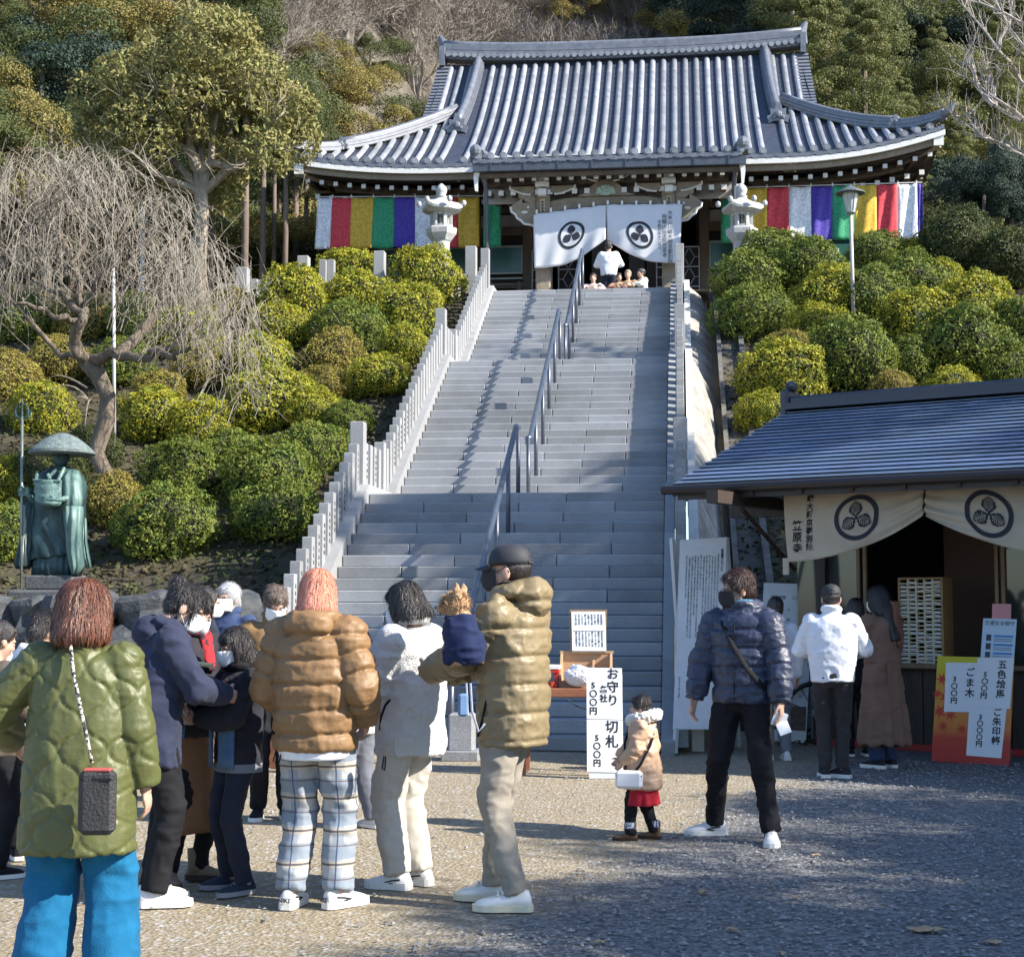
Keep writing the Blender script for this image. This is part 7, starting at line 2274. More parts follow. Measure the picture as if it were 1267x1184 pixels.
        isarm = np.clip((1.22 * sr[0] * k - best) / (.02 * k), 0, 1) * (along > .05 * k)
        if j.get('puff'):
            sp, amp = j['puff']
            z_ = co[:, 2] / k + .010 * fbm(co * 3, 2); zt = z_ / sp
            pt = np.clip(np.abs(np.sin(PI * zt)) * 1.9, 0, 1) ** .6
            pa = (np.abs(np.sin(PI * (along / k / (sp * .85) + .15 * fbm(co * 6, 2)))).clip(0, .53) * 1.9) ** .6
            pv = pt * (1 - isarm) + pa * isarm
            co = co + no * ((pv - .6) * amp * 1.25 * k)[:, None]
            co = wrinkle(co, no, .009, (7, 7, 8), 3.); co = co + no * ((vnoise(co * np.array([55, 55, 12])) - .5) * .010 * (1.05 - pv).clip(.15, 1))[:, None]
        if j.get('quilt'):
            W_q, P_q = j['quilt']
            th = np.arctan2(co[:, 0], -co[:, 1]) * .20; th = np.where(isarm > .5, np.arctan2(co[:, 1] - J['ls'].y, co[:, 0] - np.sign(co[:, 0]) * abs(J['ls'].x)) * .07, th)
            th = np.where(isarm > .5, th, co[:, 0] * 1.0 + .0)
            dmin = np.full(len(co), 9.)
            kk = np.round(th / W_q)
            for dk in (-1, 0, 1):
                kq = kk + dk; sgn = np.where(kq % 2 == 0, 1, -1)
                wv = np.cos(2 * PI * co[:, 2] / P_q); wv = np.sign(wv) * np.abs(wv) ** .7
                dmin = np.minimum(dmin, np.abs(th - (kq * W_q + sgn * W_q * .46 * wv)))
            pv = np.clip(dmin / (W_q * .20), 0, 1) ** .6
            co = co + no * ((pv - .6) * .010)[:, None]
            co = wrinkle(co, no, .006, (9, 9, 10), 1.); co = wrinkle(co, no, .003, (30, 30, 30), 6.)
        else:
            co = wrinkle(co, no, j.get('fold', .012), j.get('ff', (9, 9, 15)), 2.); co = wrinkle(co, no, j.get('fine', .005), (26, 26, 40), 5.)
        # crease at the elbow
        if j.get('skirtfold'):
            a_ = np.arctan2(co[:, 0], co[:, 1]); lowp = np.clip((hipz * k - co[:, 2]) / (.5 * k), 0, 1)
            co = co + no * (np.sin(a_ * 9 + 1.5 * fbm(co * 2, 2)) * .018 * lowp * k)[:, None]
        set_co(me, co); jo = link(j.get('name', 'jacket'), me, root)
    # ---------- trousers / skirt
    if legs:
        l = dict(legs); m = l['m']; b = MB(); r = l.get('r', (.098, .072, .062)); end = l.get('end', .075)
        hz = hipz
        b.loft([ring((0, .0, (hz + .06) * k), .135 * k * hipw, .10 * k, 24), ring((0, -.003, (hz - .0) * k), .158 * k * hipw, .118 * k, 24), ring((0, -.003, (hz - .08) * k), .160 * k * hipw, .115 * k, 24), ring((0, 0, (hz - .12) * k), .13 * k * hipw, .09 * k, 24)])
        for h_, kn, a in (('lh_', 'lk', 'la'), ('rh_', 'rk', 'ra')):
            Hh, K_, A_ = J[h_], J[kn], J[a] + V(0, 0, (end - .075) * k)
            b.tube([Hh - V(0, 0, .03) * k, Hh.lerp(K_, .35), Hh.lerp(K_, .8), K_, K_.lerp(A_, .35), K_.lerp(A_, .8), A_], [r[0] * k, r[0] * .98 * k, (r[0] * .35 + r[1] * .65) * k, r[1] * 1.02 * k, (r[1] * .7 + r[2] * .3) * k, r[2] * k, r[2] * 1.03 * k], 18)
        me = voxel(b, .0105 * q, 'trousers', 3, m); co, no = get_co(me)
        z_ = co[:, 2] / k; lowp = np.clip(1 - z_ / .35, 0, 1); kne = np.exp(-((z_ - .5) / .09) ** 2)
        f = l.get('fold', .014)
        f *= .75; co = wrinkle(co, no, f, (8, 8, 9), 4.); co = wrinkle(co, no, .006, (20, 20, 26), 9.)
        co = co + no * ((vnoise(np.stack([co[:, 0] * 6, co[:, 1] * 6, co[:, 2] * 30 + 14 * co[:, 0] + 3 * fbm(co * 6, 2)], -1)) - .5) * f * 1.2 * (lowp * .9 + kne * .6))[:, None]
        set_co(me, co); link('trousers', me, root)
    if skirt:
        s_ = dict(skirt); rings = []; n = 72
        for t in np.linspace(0, 1, 12):
            z = s_['top'] + (s_['bot'] - s_['top']) * t; rg = []
            for j in range(n):
                a = 2 * PI * j / n; rx = s_['w'][0] + (s_['w'][1] - s_['w'][0]) * t ** .8; ry = rx * .78; f = 1 + s_.get('pleat', .06) * t * math.sin(a * s_.get('n', 11) + 1.3 * math.sin(a * 2))
                rg.append(V(rx * f * math.cos(a), ry * f * math.sin(a), z) * k)
            rings.append(rg)
        MB().loft(rings).build('skirt', s_['m'], root, smooth=True)
    # ---------- shoes
    if shoes:
        for si, a in enumerate(('la', 'ra')):
            A_ = J[a]; ang = R(toes[si]); dr = V(-math.sin(ang), math.cos(ang), 0); M3 = Matrix((V(dr.y, -dr.x, 0), dr, V(0, 0, 1))).transposed()
            L_ = shoes.get('L', .27); b = MB(); n = 16; rings = []
            hb = shoes.get('boot', 0)
            base = V(A_.x, A_.y, 0)
            def P3(x, y, z): return base + M3 @ V(x, y, z) * k
            sz = shoes.get('sole', .028)
            prof = [(-.075, .028, .062), (-.062, .037, .095), (-.02, .040, .105 + hb), (.02, .041, .100), (.06, .045, .084), (.10, .050, .068), (.145, .049, .057), (.175, .038, .046), (.190, .020, .034)]
            for y, wx, hz_ in prof:
                rg = []
                for j in range(n):
                    t = 2 * PI * j / n; rg.append(P3(wx * math.cos(t), y * L_ / .27, sz * .6 + max(0, (hz_ - sz * .6)) * max(0, math.sin(t)) ** .8 if math.sin(t) > 0 else sz * .6))
                rings.append(rg)
            b.loft(rings); 
            if hb: b.loft([ring(P3(0, -.02, z), r_ * k, (r_ + .006) * k, 16, 2) for z, r_ in ((.05, .046), (.10, .046), (.10 + hb, .050), (.11 + hb, .052))])
            sh = b.build('shoe', shoes['m'], root, smooth=True)
            b = MB(); rs = []
            for y, wx, hz_ in [(-.082, .020, 0)] + prof[:-1] + [(.19, .026, 0), (.2, .012, 0)]:
                rs.append([P3(-(wx + .004), y * L_ / .27, 0), P3((wx + .004), y * L_ / .27, 0), P3((wx + .003), y * L_ / .27, sz), P3(-(wx + .003), y * L_ / .27, sz)])
            b.loft(rs); b.build('sole', shoes.get('ms', M_white), sh)
            if shoes.get('laces'):
                b = MB()
                for q_ in range(shoes.get('nl', 4)):
                    y = (.035 + q_ * .022) * L_ / .27; z = .104 - q_ * .012; w_ = .020 if shoes.get('nl', 4) == 4 else .034
                    b.tube([P3(-w_, y, z - .010), P3(0, y, z + .004), P3(w_, y, z - .010)], .0032 * k if shoes.get('nl', 4) == 4 else .008 * k, 5)
                b.build('laces', shoes['laces'], sh)
            if shoes.get('stripe'):
                for sx in (-1, 1):
                    b = MB(); b.tube([P3(sx * .040, -.03, .058), P3(sx * .041, .02, .050), P3(sx * .045, .06, .040), P3(sx * .043, .03, .036), P3(sx * .040, .01, .034)], .0045 * k, 5); b.build('side_stripe', shoes['stripe'], sh)
            if shoes.get('text'):
                o_ = P3(0, -.079 * L_ / .27, .040); M = plane_M(o_, M3 @ V(1, 0, 0), M3 @ V(0, .25, 1), .016)
                # heel tab lettering faces backwards
                link('lettering', text_mesh('lettering', [(shoes['text'], 0, -.005)], .030, M, INK, bold=.001), sh)
            if shoes.get('socks'):
                b = MB(); b.tube([P3(0, -.015, .06), P3(0, -.012, .15)], [.038 * k, .037 * k], 12); b.build('sock', shoes['socks'], root, smooth=True)
    root['_j'] = 0; del root['_j']
    return root, J, k, MH

def strap(root, pts, w, th, m, name='strap'):
    b = MB(); b.tube(pts, w, 8, flat=th / w); return b.build(name, m, root, smooth=True)
def world_to(root, p):
    return Matrix.Rotation(-root.rotation_euler.z, 3, 'Z') @ (Vector(p) - root.location)
GQ = 'people queueing in the yard'
def pos(px, py): p = atz(px, py); return (p.x, p.y)
WHITE_SHOE = mat('white_leather', (.74, .74, .73), .45, (.66, .66, .65), 8)
def crowd():
    # ---- woman in the olive quilted jacket
    m = nylon('olive_nylon', (.085, .094, .030), .5)
    r, J, k, MH = person('woman with auburn bob in an olive quilted jacket and wide blue trousers', pos(92, 1236), 1.585, R(6), GQ, 'bob', HAIR_AUBURN,
        jacket=dict(m=m, hem=.60, w=(.195, .215, .235), d=(.135, .15, .17), sleeve=(.079, .075, .062), slen=.96, quilt=(.092, .21), vox=.0078, smooth=3),
        legs=dict(m=cloth('blue_twill', (.004, .095, .21), (.01, .13, .27), bs=160), r=(.115, .105, .112), fold=.018, end=.05), shoes=dict(m=WHITE_SHOE),
        lh=(-.34, .22, 1.02), lpole=(-1, -.6, -.6), rh=(.27, .04, .82), rpole=(.3, -1, 0), stance=.15, bulk=1.0, head=(R(-6), R(-4), 0), q=1.0, hipw=1.1, hs=1.2)
    w2 = lambda p: world_to(r, p)
    S = [V(-.03, -.02, 1.475), V(-.01, -.13, 1.43), V(.02, -.19, 1.33), V(.06, -.225, 1.2), V(.10, -.25, 1.06), V(.12, -.255, .98)]
    mb = mat('rope_check', (.03, .03, .035), .7, (.55, .52, .45), 70, .6, 90, ramp=(.49, .51), detail=1)
    strap(r, [p * k for p in S], .007, .007, mb, 'bag_strap')
    b = MB(); b.box(V(.15, -.275, .83) * k, (.135, .06, .24), rz=.1, bev=.02); b.build('phone_pouch', mat('pouch_black', (.018, .018, .02), .6, (.03, .03, .033), 10, .4, 90), r)
    b = MB(); b.box(V(.15, -.275, .955) * k, (.10, .045, .012), bev=.004); b.build('pouch_rim', mat('pouch_red', (.4, .08, .07), .6), r)
    b = MB(); b.box(V(.15, -.307, .92) * k, (.115, .004, .008)); b.build('zip', BLACK, r)
    # ---- woman with the bun
    navy = cloth('navy_wool', (.022, .028, .055), (.035, .042, .078))
    r, J, k, MH = person('woman with a black bun in a hooded navy coat and white sneakers', pos(182, 1118), 1.63, R(-62), GQ, 'bun', HAIR_BLACK,
        jacket=dict(m=navy, hem=.72, w=(.205, .20, .215), d=(.145, .145, .15), sleeve=(.075, .068, .055), fold=.018), hood=True,
        legs=dict(m=BLACK, r=(.10, .080, .066)), shoes=dict(m=WHITE_SHOE, laces=M_white, sole=.035),
        lh=(-.03, .36, 1.10), rh=(.08, .38, 1.08), lpole=(-1, -.3, -1), rpole=(1, -.3, -1), lean=(0, .10), head=(R(-8), R(-32), 0), mask='white', stance=.09, fwd=(.04, .02), q=1.0, curl=(.8, .8))
    strap(r, [J['neck'] + V(0, .03, .035), J['neck'] + V(.01, .075, -.03)], .055, .045, mat('plaid_scarf_dark', (.05, .04, .045), .9, (.16, .15, .15), 40), 'scarf')
    # ---- woman in the brown skirt
    r, J, k, MH = person('woman in a long brown skirt, taupe ankle boots and a red scarf', pos(228, 1092), 1.58, R(-118), GQ, 'chin', HAIR_BLACK,
        jacket=dict(m=cloth('charcoal_coat', (.025, .024, .03)), hem=.84, w=(.19, .185, .19), d=(.14, .14, .145)), legs=dict(m=BLACK, r=(.07, .055, .045)),
        skirt=dict(m=cloth('brown_corduroy', (.20, .105, .055), (.25, .135, .07), bs=90), top=1.0, bot=.30, w=(.155, .215), pleat=.07, n=8),
        shoes=dict(m=cloth('taupe_suede', (.22, .16, .11)), boot=.07, ms=cloth('dark_sole', (.06, .04, .03)), sole=.035), lh=(-.05, .34, 1.12), rh=(.10, .34, 1.12), lpole=(-1, -.2, -1), rpole=(1, -.2, -1), head=(0, R(-30), 0), mask='white', q=1.2, curl=(.7, .7), stance=.12, toes=(25, -35))
    b = MB(); b.ell(J['neck'] + V(0, .02, .0), (.10, .10, .055), 16, 10); b.tube([J['neck'] + V(-.03, .10, -.02), J['neck'] + V(-.03, .15, -.22)], [.05, .04], 8, flat=.5)
    me = voxel(b, .012, 'scarf', 2, mat('red_plaid', (.42, .02, .03), .9, (.03, .02, .03), 24, .3, 80, ramp=(.45, .55), detail=1)); link('scarf', me, r)
    p = at(254, 822, 8.05)
    bk = MB(); bk.box((0, 0, 0), (.075, .045, .012), ry=.15, rx=.2); o = bk.build('booklet', mat('booklet_cream', (.62, .52, .28), .7), loc=p, rz=.2)
    tag(o, 'small cream booklet held between the women in the queue', 'booklet')
    # ---- child with the phone
    r, J, k, MH = person('child in a blue panelled dark jacket, glasses and white mask, holding a phone', pos(293, 1102), 1.37, R(128), GQ, 'chin', HAIR_BLACK,
        jacket=dict(m=cloth('black_fleece', (.018, .019, .026)), hem=.80, w=(.185, .18, .185), d=(.13, .13, .135), sleeve=(.072, .068, .058), fold=.02),
        legs=dict(m=cloth('navy_denim', (.018, .022, .038)), r=(.085, .066, .055)), shoes=dict(m=cloth('navy_shoe', (.02, .03, .05)), laces=cloth('grey_lace', (.2, .22, .25)), ms=cloth('grey_sole', (.25, .26, .28)), sole=.03, socks=cloth('grey_sock', (.3, .3, .31))),
        lh=(-.02, .30, 1.12), rh=(.10, .32, 1.16), lpole=(-1, -.2, -1), rpole=(1, -.2, -1), head=(R(8), R(-14), 0), mask='white', glasses=True, q=.9, curl=(.9, .9), stance=.12, toes=(10, -20))
    # blue front panels and grey hem of the open jacket
    for s in (-1, 1):
        b = MB(); rings = []
        for z in np.linspace(.80, 1.33, 8):
            rings.append([V(s * (.045 + .13 * t) * 1.0, .150 - .055 * t ** 2 + (0.012 if z < 1.2 else -.012 * (z - 1.2) / .1), z) * k for t in np.linspace(0, 1, 8)])
        b.loft(rings, cap=False, closed=False); o = b.build('front_panel', cloth('denim_blue', (.05, .11, .22), (.10, .18, .30)), r, smooth=True); o.modifiers.new('t', 'SOLIDIFY').thickness = .012
    b = MB(); rings = [ring((0, 0, z * k), .192 * k, .142 * k, 28) for z in (.775, .83)]; b.loft(rings); b.build('hem_band', cloth('grey_rib', (.16, .18, .22)), r)
    b = MB(); b.ell(J['neck'] + V(0, .01, .0), (.095, .09, .045), 16, 10); link('scarf', voxel(b, .01, 'scarf', 2, BLACK), r)
    ph = J['rw'] + (J['rw'] - J['re']).normalized() * .075
    b = MB(); b.box((0, 0, 0), (.065, .010, .13), rx=-.7, bev=.004); o = b.build('phone', mat('phone_grey', (.45, .46, .48), .3), loc=r.matrix_basis @ (ph + V(-.02, .02, .03)), rz=R(120)); tag(o, 'grey phone held up by the child in glasses', 'phone')
    b = MB(); b.tube([V(0, 0, 0), V(-.01, .02, -.07), V(.01, .01, -.11), V(.015, 0, -.04)], .003, 5); o = b.build('phone_strap', mat('strap_blue', (.05, .25, .45), .5), loc=r.matrix_basis @ (ph + V(-.02, .0, -.03))); tag(o, 'thin blue strap hanging from the phone of the child', 'strap')
    # ---- brown puffer
    m = nylon('caramel_nylon', (.215, .125, .056), .55)
    plaid = bpy.data.materials.new('plaid_wool'); plaid.use_nodes = True; t = plaid.node_tree; bs = t.nodes['Principled BSDF']; bs.inputs['Roughness'].default_value = .85
    co = t.nodes.new('ShaderNodeTexCoord'); sp = t.nodes.new('ShaderNodeSeparateXYZ'); t.links.new(co.outputs['Object'], sp.inputs[0])
    def stripe(src, per, w_, ph):
        a = t.nodes.new('ShaderNodeMath'); a.operation = 'ADD'; t.links.new(src, a.inputs[0]); a.inputs[1].default_value = 10 + ph
        b_ = t.nodes.new('ShaderNodeMath'); b_.operation = 'MODULO'; t.links.new(a.outputs[0], b_.inputs[0]); b_.inputs[1].default_value = per
        c = t.nodes.new('ShaderNodeMath'); c.operation = 'LESS_THAN'; t.links.new(b_.outputs[0], c.inputs[0]); c.inputs[1].default_value = w_; return c.outputs[0]
    cur = None
    for src, per, w_, ph, col, fac in ((2, .16, .075, 0, (.16, .21, .28), .75), (0, .11, .05, .02, (.17, .22, .29), .6), (2, .16, .03, .04, (.42, .36, .27), .7), (2, .16, .010, .03, (.03, .035, .05), .85), (0, .11, .007, .0, (.03, .05, .12), .9), (2, .16, .006, .10, (.10, .06, .04), .8)):
        mx = t.nodes.new('ShaderNodeMix'); mx.data_type = 'RGBA'; f_ = stripe(sp.outputs[src], per, w_, ph); ml = t.nodes.new('ShaderNodeMath'); ml.operation = 'MULTIPLY'; t.links.new(f_, ml.inputs[0]); ml.inputs[1].default_value = fac
        t.links.new(ml.outputs[0], mx.inputs[0]); mx.inputs[7].default_value = (*col, 1)
        if cur is None: mx.inputs[6].default_value = (.36, .37, .38, 1)
        else: t.links.new(cur, mx.inputs[6])
        cur = mx.outputs[2]
    t.links.new(cur, bs.inputs['Base Color'])
    r, J, k, MH = person('pink haired person in a caramel puffer jacket and grey plaid trousers', pos(388, 1122), 1.665, R(-8), GQ, 'chin', HAIR_PINK,
        jacket=dict(m=m, hem=.80, w=(.195, .21, .20), d=(.155, .17, .15), sleeve=(.088, .086, .066), slen=.92, puff=(.125, .018), vox=.0095), hood=.01,
        legs=dict(m=plaid, r=(.100, .086, .074), fold=.022, end=.085), shoes=dict(m=WHITE_SHOE, laces=M_white, text='NIKE', sole=.036, stripe=INK),
        lh=(-.20, .22, .98), rh=(.22, .14, .93), lpole=(-.7, -.8, -.8), rpole=(.6, -1, -.5), stance=.115, fwd=(-.03, .03), head=(R(14), R(-12), 0), q=1.0, bulk=1.0, toes=(4, -30), curl=(.7, .7))
    b = MB(); b.loft([ring((0, -.004 * k, z * k), rx * k, .145 * k, 28) for z, rx in ((.745, .165), (.77, .185), (.84, .19))]); link('shirt_hem', voxel(b, .012, 'shirt_hem', 3, cloth('white_shirt', (.72, .74, .78))), r)
    b = MB(); b.tube([J['neck'] + V(.075 * math.cos(a), -.02 + .075 * math.sin(a), .055 + .02 * math.sin(a)) for a in np.linspace(-.5, PI + .5, 11)], .020, 8); b.build('blue_collar', cloth('royal_blue', (.02, .05, .42)), r, smooth=True)
    b = MB(); b.tube([V(-.17, -.10, .80) * k, V(-.175, -.13, .74) * k, V(-.15, -.12, .72) * k, V(-.14, -.10, .79) * k], .0035, 5); b.build('drawcord', BLACK, r)
    # ---- white fleece
    m = cloth('white_fleece', (.53, .53, .53), (.60, .60, .59), bump=.6, bs=120)
    beige = cloth('stone_cotton', (.46, .43, .38), (.52, .49, .44))
    r, J, k, MH = person('woman with black bob in a white fleece jacket and pale trousers, facing left', pos(508, 1097), 1.615, R(62), GQ, 'chin', HAIR_BLACK,
        jacket=dict(m=m, hem=.74, w=(.195, .205, .20), d=(.165, .175, .17), sleeve=(.092, .085, .066), fold=.016, collar='stand', vox=.0095),
        legs=dict(m=beige, r=(.104, .088, .074), fold=.022, end=.085), shoes=dict(m=WHITE_SHOE, laces=M_white, sole=.04, stripe=cloth('black_stripe', (.02, .02, .02))),
        lh=(-.08, .30, 1.04), rh=(.12, .27, 1.06), lpole=(-1, -.5, -1), rpole=(1, -.9, -.8), head=(R(10), R(-22), 0), mask='white', stance=.09, fwd=(.02, .0), toes=(14, -2), q=1.0, curl=(.6, .6))
    b = MB(); b.tube([V(-.195, .07, .88) * k, V(-.212, .05, .95) * k, V(-.210, .02, 1.02) * k, V(-.205, -.01, 1.05) * k], .006, 6); b.build('pocket_zip', BLACK, r)
    b = MB(); b.tube([V(-.19, .04, .75) * k, V(-.205, .045, .67) * k, V(-.20, .03, .66) * k, V(-.19, .03, .74) * k], .0035, 5); b.build('drawcord', BLACK, r)
    # ---- man in the cap with the dog
    m = nylon('khaki_nylon', (.20, .155, .085), .5)
    r, J, k, MH = person('man in a black cap and khaki puffer jacket carrying a small dog, facing left', pos(635, 1121), 1.80, R(68), GQ, 'under_cap', HAIR_BLACK,
        jacket=dict(m=m, hem=.76, w=(.19, .185, .18), d=(.15, .155, .145), sleeve=(.076, .072, .058), puff=(.13, .014), vox=.0095, collar='stand'), hood=.03,
        legs=dict(m=cloth('greige_cotton', (.27, .24, .20), (.33, .30, .25)), r=(.090, .068, .054), fold=.02, end=.075), shoes=dict(m=WHITE_SHOE, laces=M_white, nl=3, sole=.03, ms=cloth('cream_sole', (.62, .57, .42))),
        lh=(-.10, .40, 1.10), rh=(.03, .38, 1.08), lpole=(-1, -.4, -1), rpole=(1, -.7, -.9), head=(R(14), R(-2), 0), mask='black', cap=mat('cap_black', (.018, .02, .026), .7, (.03, .032, .04), 6), lfoot=(-.09, -.06), rfoot=(.09, .15), toes=(24, 16), q=.95, curl=(.8, .8), palms=((1, 0, .3), (-1, 0, .3)))
    b = MB(); b.tube([J['neck'] + V(.07 * math.cos(a), .005 + .07 * math.sin(a), .045) for a in np.linspace(0, 2 * PI, 15)], .018, 8); b.build('inner_collar', BLACK, r, smooth=True)
    b = MB(); b.tube([V(-.182, .09, .80) * k, V(-.192, .06, .88) * k, V(-.190, .04, .97) * k], .006, 6); b.build('pocket_zip', BLACK, r)
    MC = r.matrix_basis.copy()
    # dog
    dp = at(566, 766, 7.7)
    D = empty('dog', dp, R(80), 'small tan terrier wrapped in navy cloth, carried by the man in the cap', 'dog')
    fur = mat('tan_fur', (.40, .22, .10), .8, (.62, .42, .25), 40, .9, 60, stretch=(3, 3, 1)); 
    b = MB(); b.ell((0, 0, .07), (.058, .062, .055), 16, 12); b.ell((0, .068, .050), (.026, .042, .023), 12, 8); b.tube([(0, -.01, .03), (0, -.03, -.07), (0, -.05, -.22)], [.05, .075, .085], 14); b.ell((0, .02, -.03), (.05, .05, .08), 12, 10)
    for s in (-1, 1):
        b.tube([(s * .035, -.012, .105), (s * .055, -.014, .150), (s * .062, -.014, .178)], [.026, .018, .004], 8)
    me = voxel(b, .0065, 'body', 1, fur); co, no = get_co(me); hh = vnoise(co * 110) + vnoise(co * 220) * .5; set_co(me, co + no * ((hh - .6) * .010)[:, None]); link('body', me, D)
    # loose hair of the face
    rng = np.random.RandomState(9); c_ = []
    dd = sph(900, rng); dd = dd[dd[:, 2] > -.4]; base_ = np.array([0, .01, .07]) + dd * [.058, .066, .056]
    v, f = leaf_quads(base_ + dd * .008, np.cross(dd, rng.randn(len(dd), 3)), .038, .10, .4, rng); link('fur', np_mesh('fur', v, f, fur), D)
    for s in (-1, 1): MB().ell((s * .024, .066, .078), (.008, .006, .008), 8, 6).build('eye', INK, D, smooth=True)
    MB().ell((0, .112, .056), (.009, .007, .007), 8, 6).build('nose', INK, D, smooth=True)
    b = MB(); b.loft([ring((0, -.015 - .03 * t, .025 - .24 * t), .060 + .036 * math.sin(t * 2.1), .064 + .040 * math.sin(t * 2.0), 20) for t in np.linspace(0, 1, 7)]); me = voxel(b, .009, 'wrap', 2, cloth('navy_wrap', (.010, .018, .06))); co, no = get_co(me); set_co(me, wrinkle(co, no, .02, (16, 16, 26), 7.)); link('wrap', me, D)
    # leash and small bag hanging from the hands
    lp = at(582, 845, 7.7)
    b = MB(lp); b.tube([lp, at(584, 880, 7.7), at(592, 905, 7.72), at(600, 895, 7.74)], .006, 6); b.tube([at(577, 845, 7.7), at(579, 885, 7.68)], .005, 6); o = b.build('leash', cloth('grey_rope', (.30, .33, .40))); tag(o, 'pale grey dog leash hanging from the hands of the man in the cap', 'leash')
    b = MB(at(573, 870, 7.65)); b.box(at(573, 872, 7.65), (.05, .03, .11), rz=.3, bev=.01); o = b.build('pouch', cloth('dusty_blue', (.12, .20, .34))); tag(o, 'small blue pouch hanging beside the leash', 'pouch')
    # ---- little girl
    fc = nylon('sand_nylon', (.46, .30, .20), .55)
    r, J, k, MH = person('little girl in a sand coloured coat with a white fluffy collar, walking left', pos(796, 1038), .90, R(82), None, 'short', HAIR_BLACK,
        jacket=dict(m=fc, hem=.62, w=(.19, .22, .255), d=(.17, .20, .225), sleeve=(.085, .08, .065), puff=(.20, .010), vox=.011), legs=dict(m=BLACK, r=(.085, .07, .062)),
        skirt=dict(m=cloth('red_cloth', (.38, .015, .03)), top=.75, bot=.42, w=(.19, .26), pleat=.08, n=9), shoes=dict(m=cloth('brown_suede', (.16, .09, .055)), boot=.10, L=.30, sole=.03, ms=cloth('dark_brown_sole', (.05, .03, .02))),
        lh=(-.20, .22, .92), rh=(.10, .34, .90), stance=.10, fwd=(.14, -.12), q=.75, bulk=1.2, curl=(.5, .5), head=(R(4), R(-4), 0))
    b = MB(); b.tube([J['neck'] + V(.085 * math.cos(a), -.01 + .085 * math.sin(a), .0 - .02 * math.sin(a)) for a in np.linspace(0, 2 * PI, 19)], .038, 10)
    me = voxel(b, .007, 'collar', 1, cloth('white_fur', (.72, .69, .64), bump=.9, bs=90)); co, no = get_co(me); set_co(me, co + no * ((vnoise(co * 90) - .5) * .022)[:, None]); link('fluffy_collar', me, r)
    strap(r, [V(-.06, -.17, 1.36) * k, V(-.21, -.13, 1.15) * k, V(-.265, -.02, .92) * k, V(-.27, .08, .80) * k], .008, .008, BLACK, 'bag_strap')
    strap(r, [V(-.08, .15, 1.36) * k, V(-.17, .19, 1.15) * k, V(-.25, .17, .82) * k], .008, .008, BLACK, 'bag_strap')
    b = MB(); b.box(V(-.285, .12, .74) * k, (.05, .175, .115), bev=.018); b.build('shoulder_bag', mat('white_vinyl', (.78, .78, .82), .4), r)
    MB().box(V(-.312, .12, .785) * k, (.006, .17, .012)).build('bag_flap', mat('grey_vinyl', (.4, .4, .45), .4), r)
    for a_ in ('la', 'ra'):
        A_ = J[a_]; MB().tube([V(A_.x, A_.y + .002, .075), V(A_.x, A_.y, .115)], .038, 12).build('boot_cuff', mat('checked_cuff', (.60, .62, .68), .8, (.08, .10, .2), 90, ramp=(.49, .51), detail=0), r)
    # ---- man in the navy puffer
    m = nylon('navy_nylon', (.026, .034, .066), .46)
    p = atz(921, 1036)
    r, J, k, MH = person('man in a navy puffer jacket, black mask and white sneakers striding and looking left', (p.x, p.y), 1.72, R(158), None, 'short', HAIR_BROWN,
        jacket=dict(m=m, hem=.86, w=(.20, .19, .185), d=(.14, .145, .14), sleeve=(.08, .073, .06), puff=(.12, .012), vox=.0095, collar='stand'), hood=True,
        legs=dict(m=BLACK, r=(.092, .070, .058), fold=.018), shoes=dict(m=WHITE_SHOE, laces=M_white, sole=.03, stripe=INK),
        lh=(-.29, .10, .84), rh=(.30, .10, .84), lpole=(-1, -.8, 0), rpole=(1, -.8, 0), lfoot=(-.235, .16), rfoot=(.205, -.02), toes=(20, -62), head=(R(-52), R(-10), 0), mask='black', glasses=True, q=.9, curl=(.45, .55), bulk=1.05)
    strap(r, [V(.10, -.12, 1.41) * k, V(.105, .0, 1.435) * k, V(.085, .12, 1.36) * k, V(.0, .172, 1.22) * k, V(-.10, .178, 1.07) * k, V(-.175, .12, .97) * k, V(-.205, .04, .93) * k], .018, .006, BLACK, 'bag_strap')
    b = MB(); b.tube([V(0, .150, .88) * k, V(0, .158, 1.05) * k, V(0, .150, 1.3) * k, V(0, .12, 1.40) * k], .004, 5); b.build('front_zip', BLACK, r)
    b = MB(); b.tube([J['neck'] + V(.075 * math.cos(a), .075 * math.sin(a), .03) for a in np.linspace(.2, PI - .2, 9)], .024, 8); b.build('blue_lining', cloth('teal_lining', (.06, .16, .26)), r, smooth=True)
    wp = r.matrix_basis @ (J['lw'] + V(.0, .03, -.09)); b = MB(); b.box((0, 0, -.01), (.09, .012, .09), ry=.3, rx=.2); b.box((.02, -.012, -.06), (.08, .008, .09), ry=-.3, rx=-.3)
    o = b.build('folded_paper', M_paper, loc=wp, rz=R(20)); tag(o, 'folded white paper in the hand of the man in the navy jacket', 'paper')
    # ---- man in the white jacket at the stall
    r, J, k, MH = person('man in a white jacket, black cap and slim black trousers at the stall', pos(1032, 962), 1.67, R(-6), 'people standing at the stall', 'under_cap', HAIR_BLACK,
        jacket=dict(m=nylon('white_nylon', (.66, .68, .74), .6), hem=.84, w=(.215, .215, .19), d=(.14, .145, .125), sleeve=(.075, .066, .052), fold=.010, collar='stand', vox=.011), legs=dict(m=cloth('washed_black', (.028, .027, .03)), r=(.092, .068, .054), fold=.02),
        shoes=dict(m=cloth('black_canvas', (.02, .02, .025)), sole=.034), lh=(-.14, .26, 1.08), rh=(.16, .28, 1.08), lpole=(-1, -.4, -1), rpole=(1, -.4, -1), cap=MATS['cap_black'], stance=.075, head=(R(6), R(-6), 0), toes=(10, 60), q=1.2, mask='white')
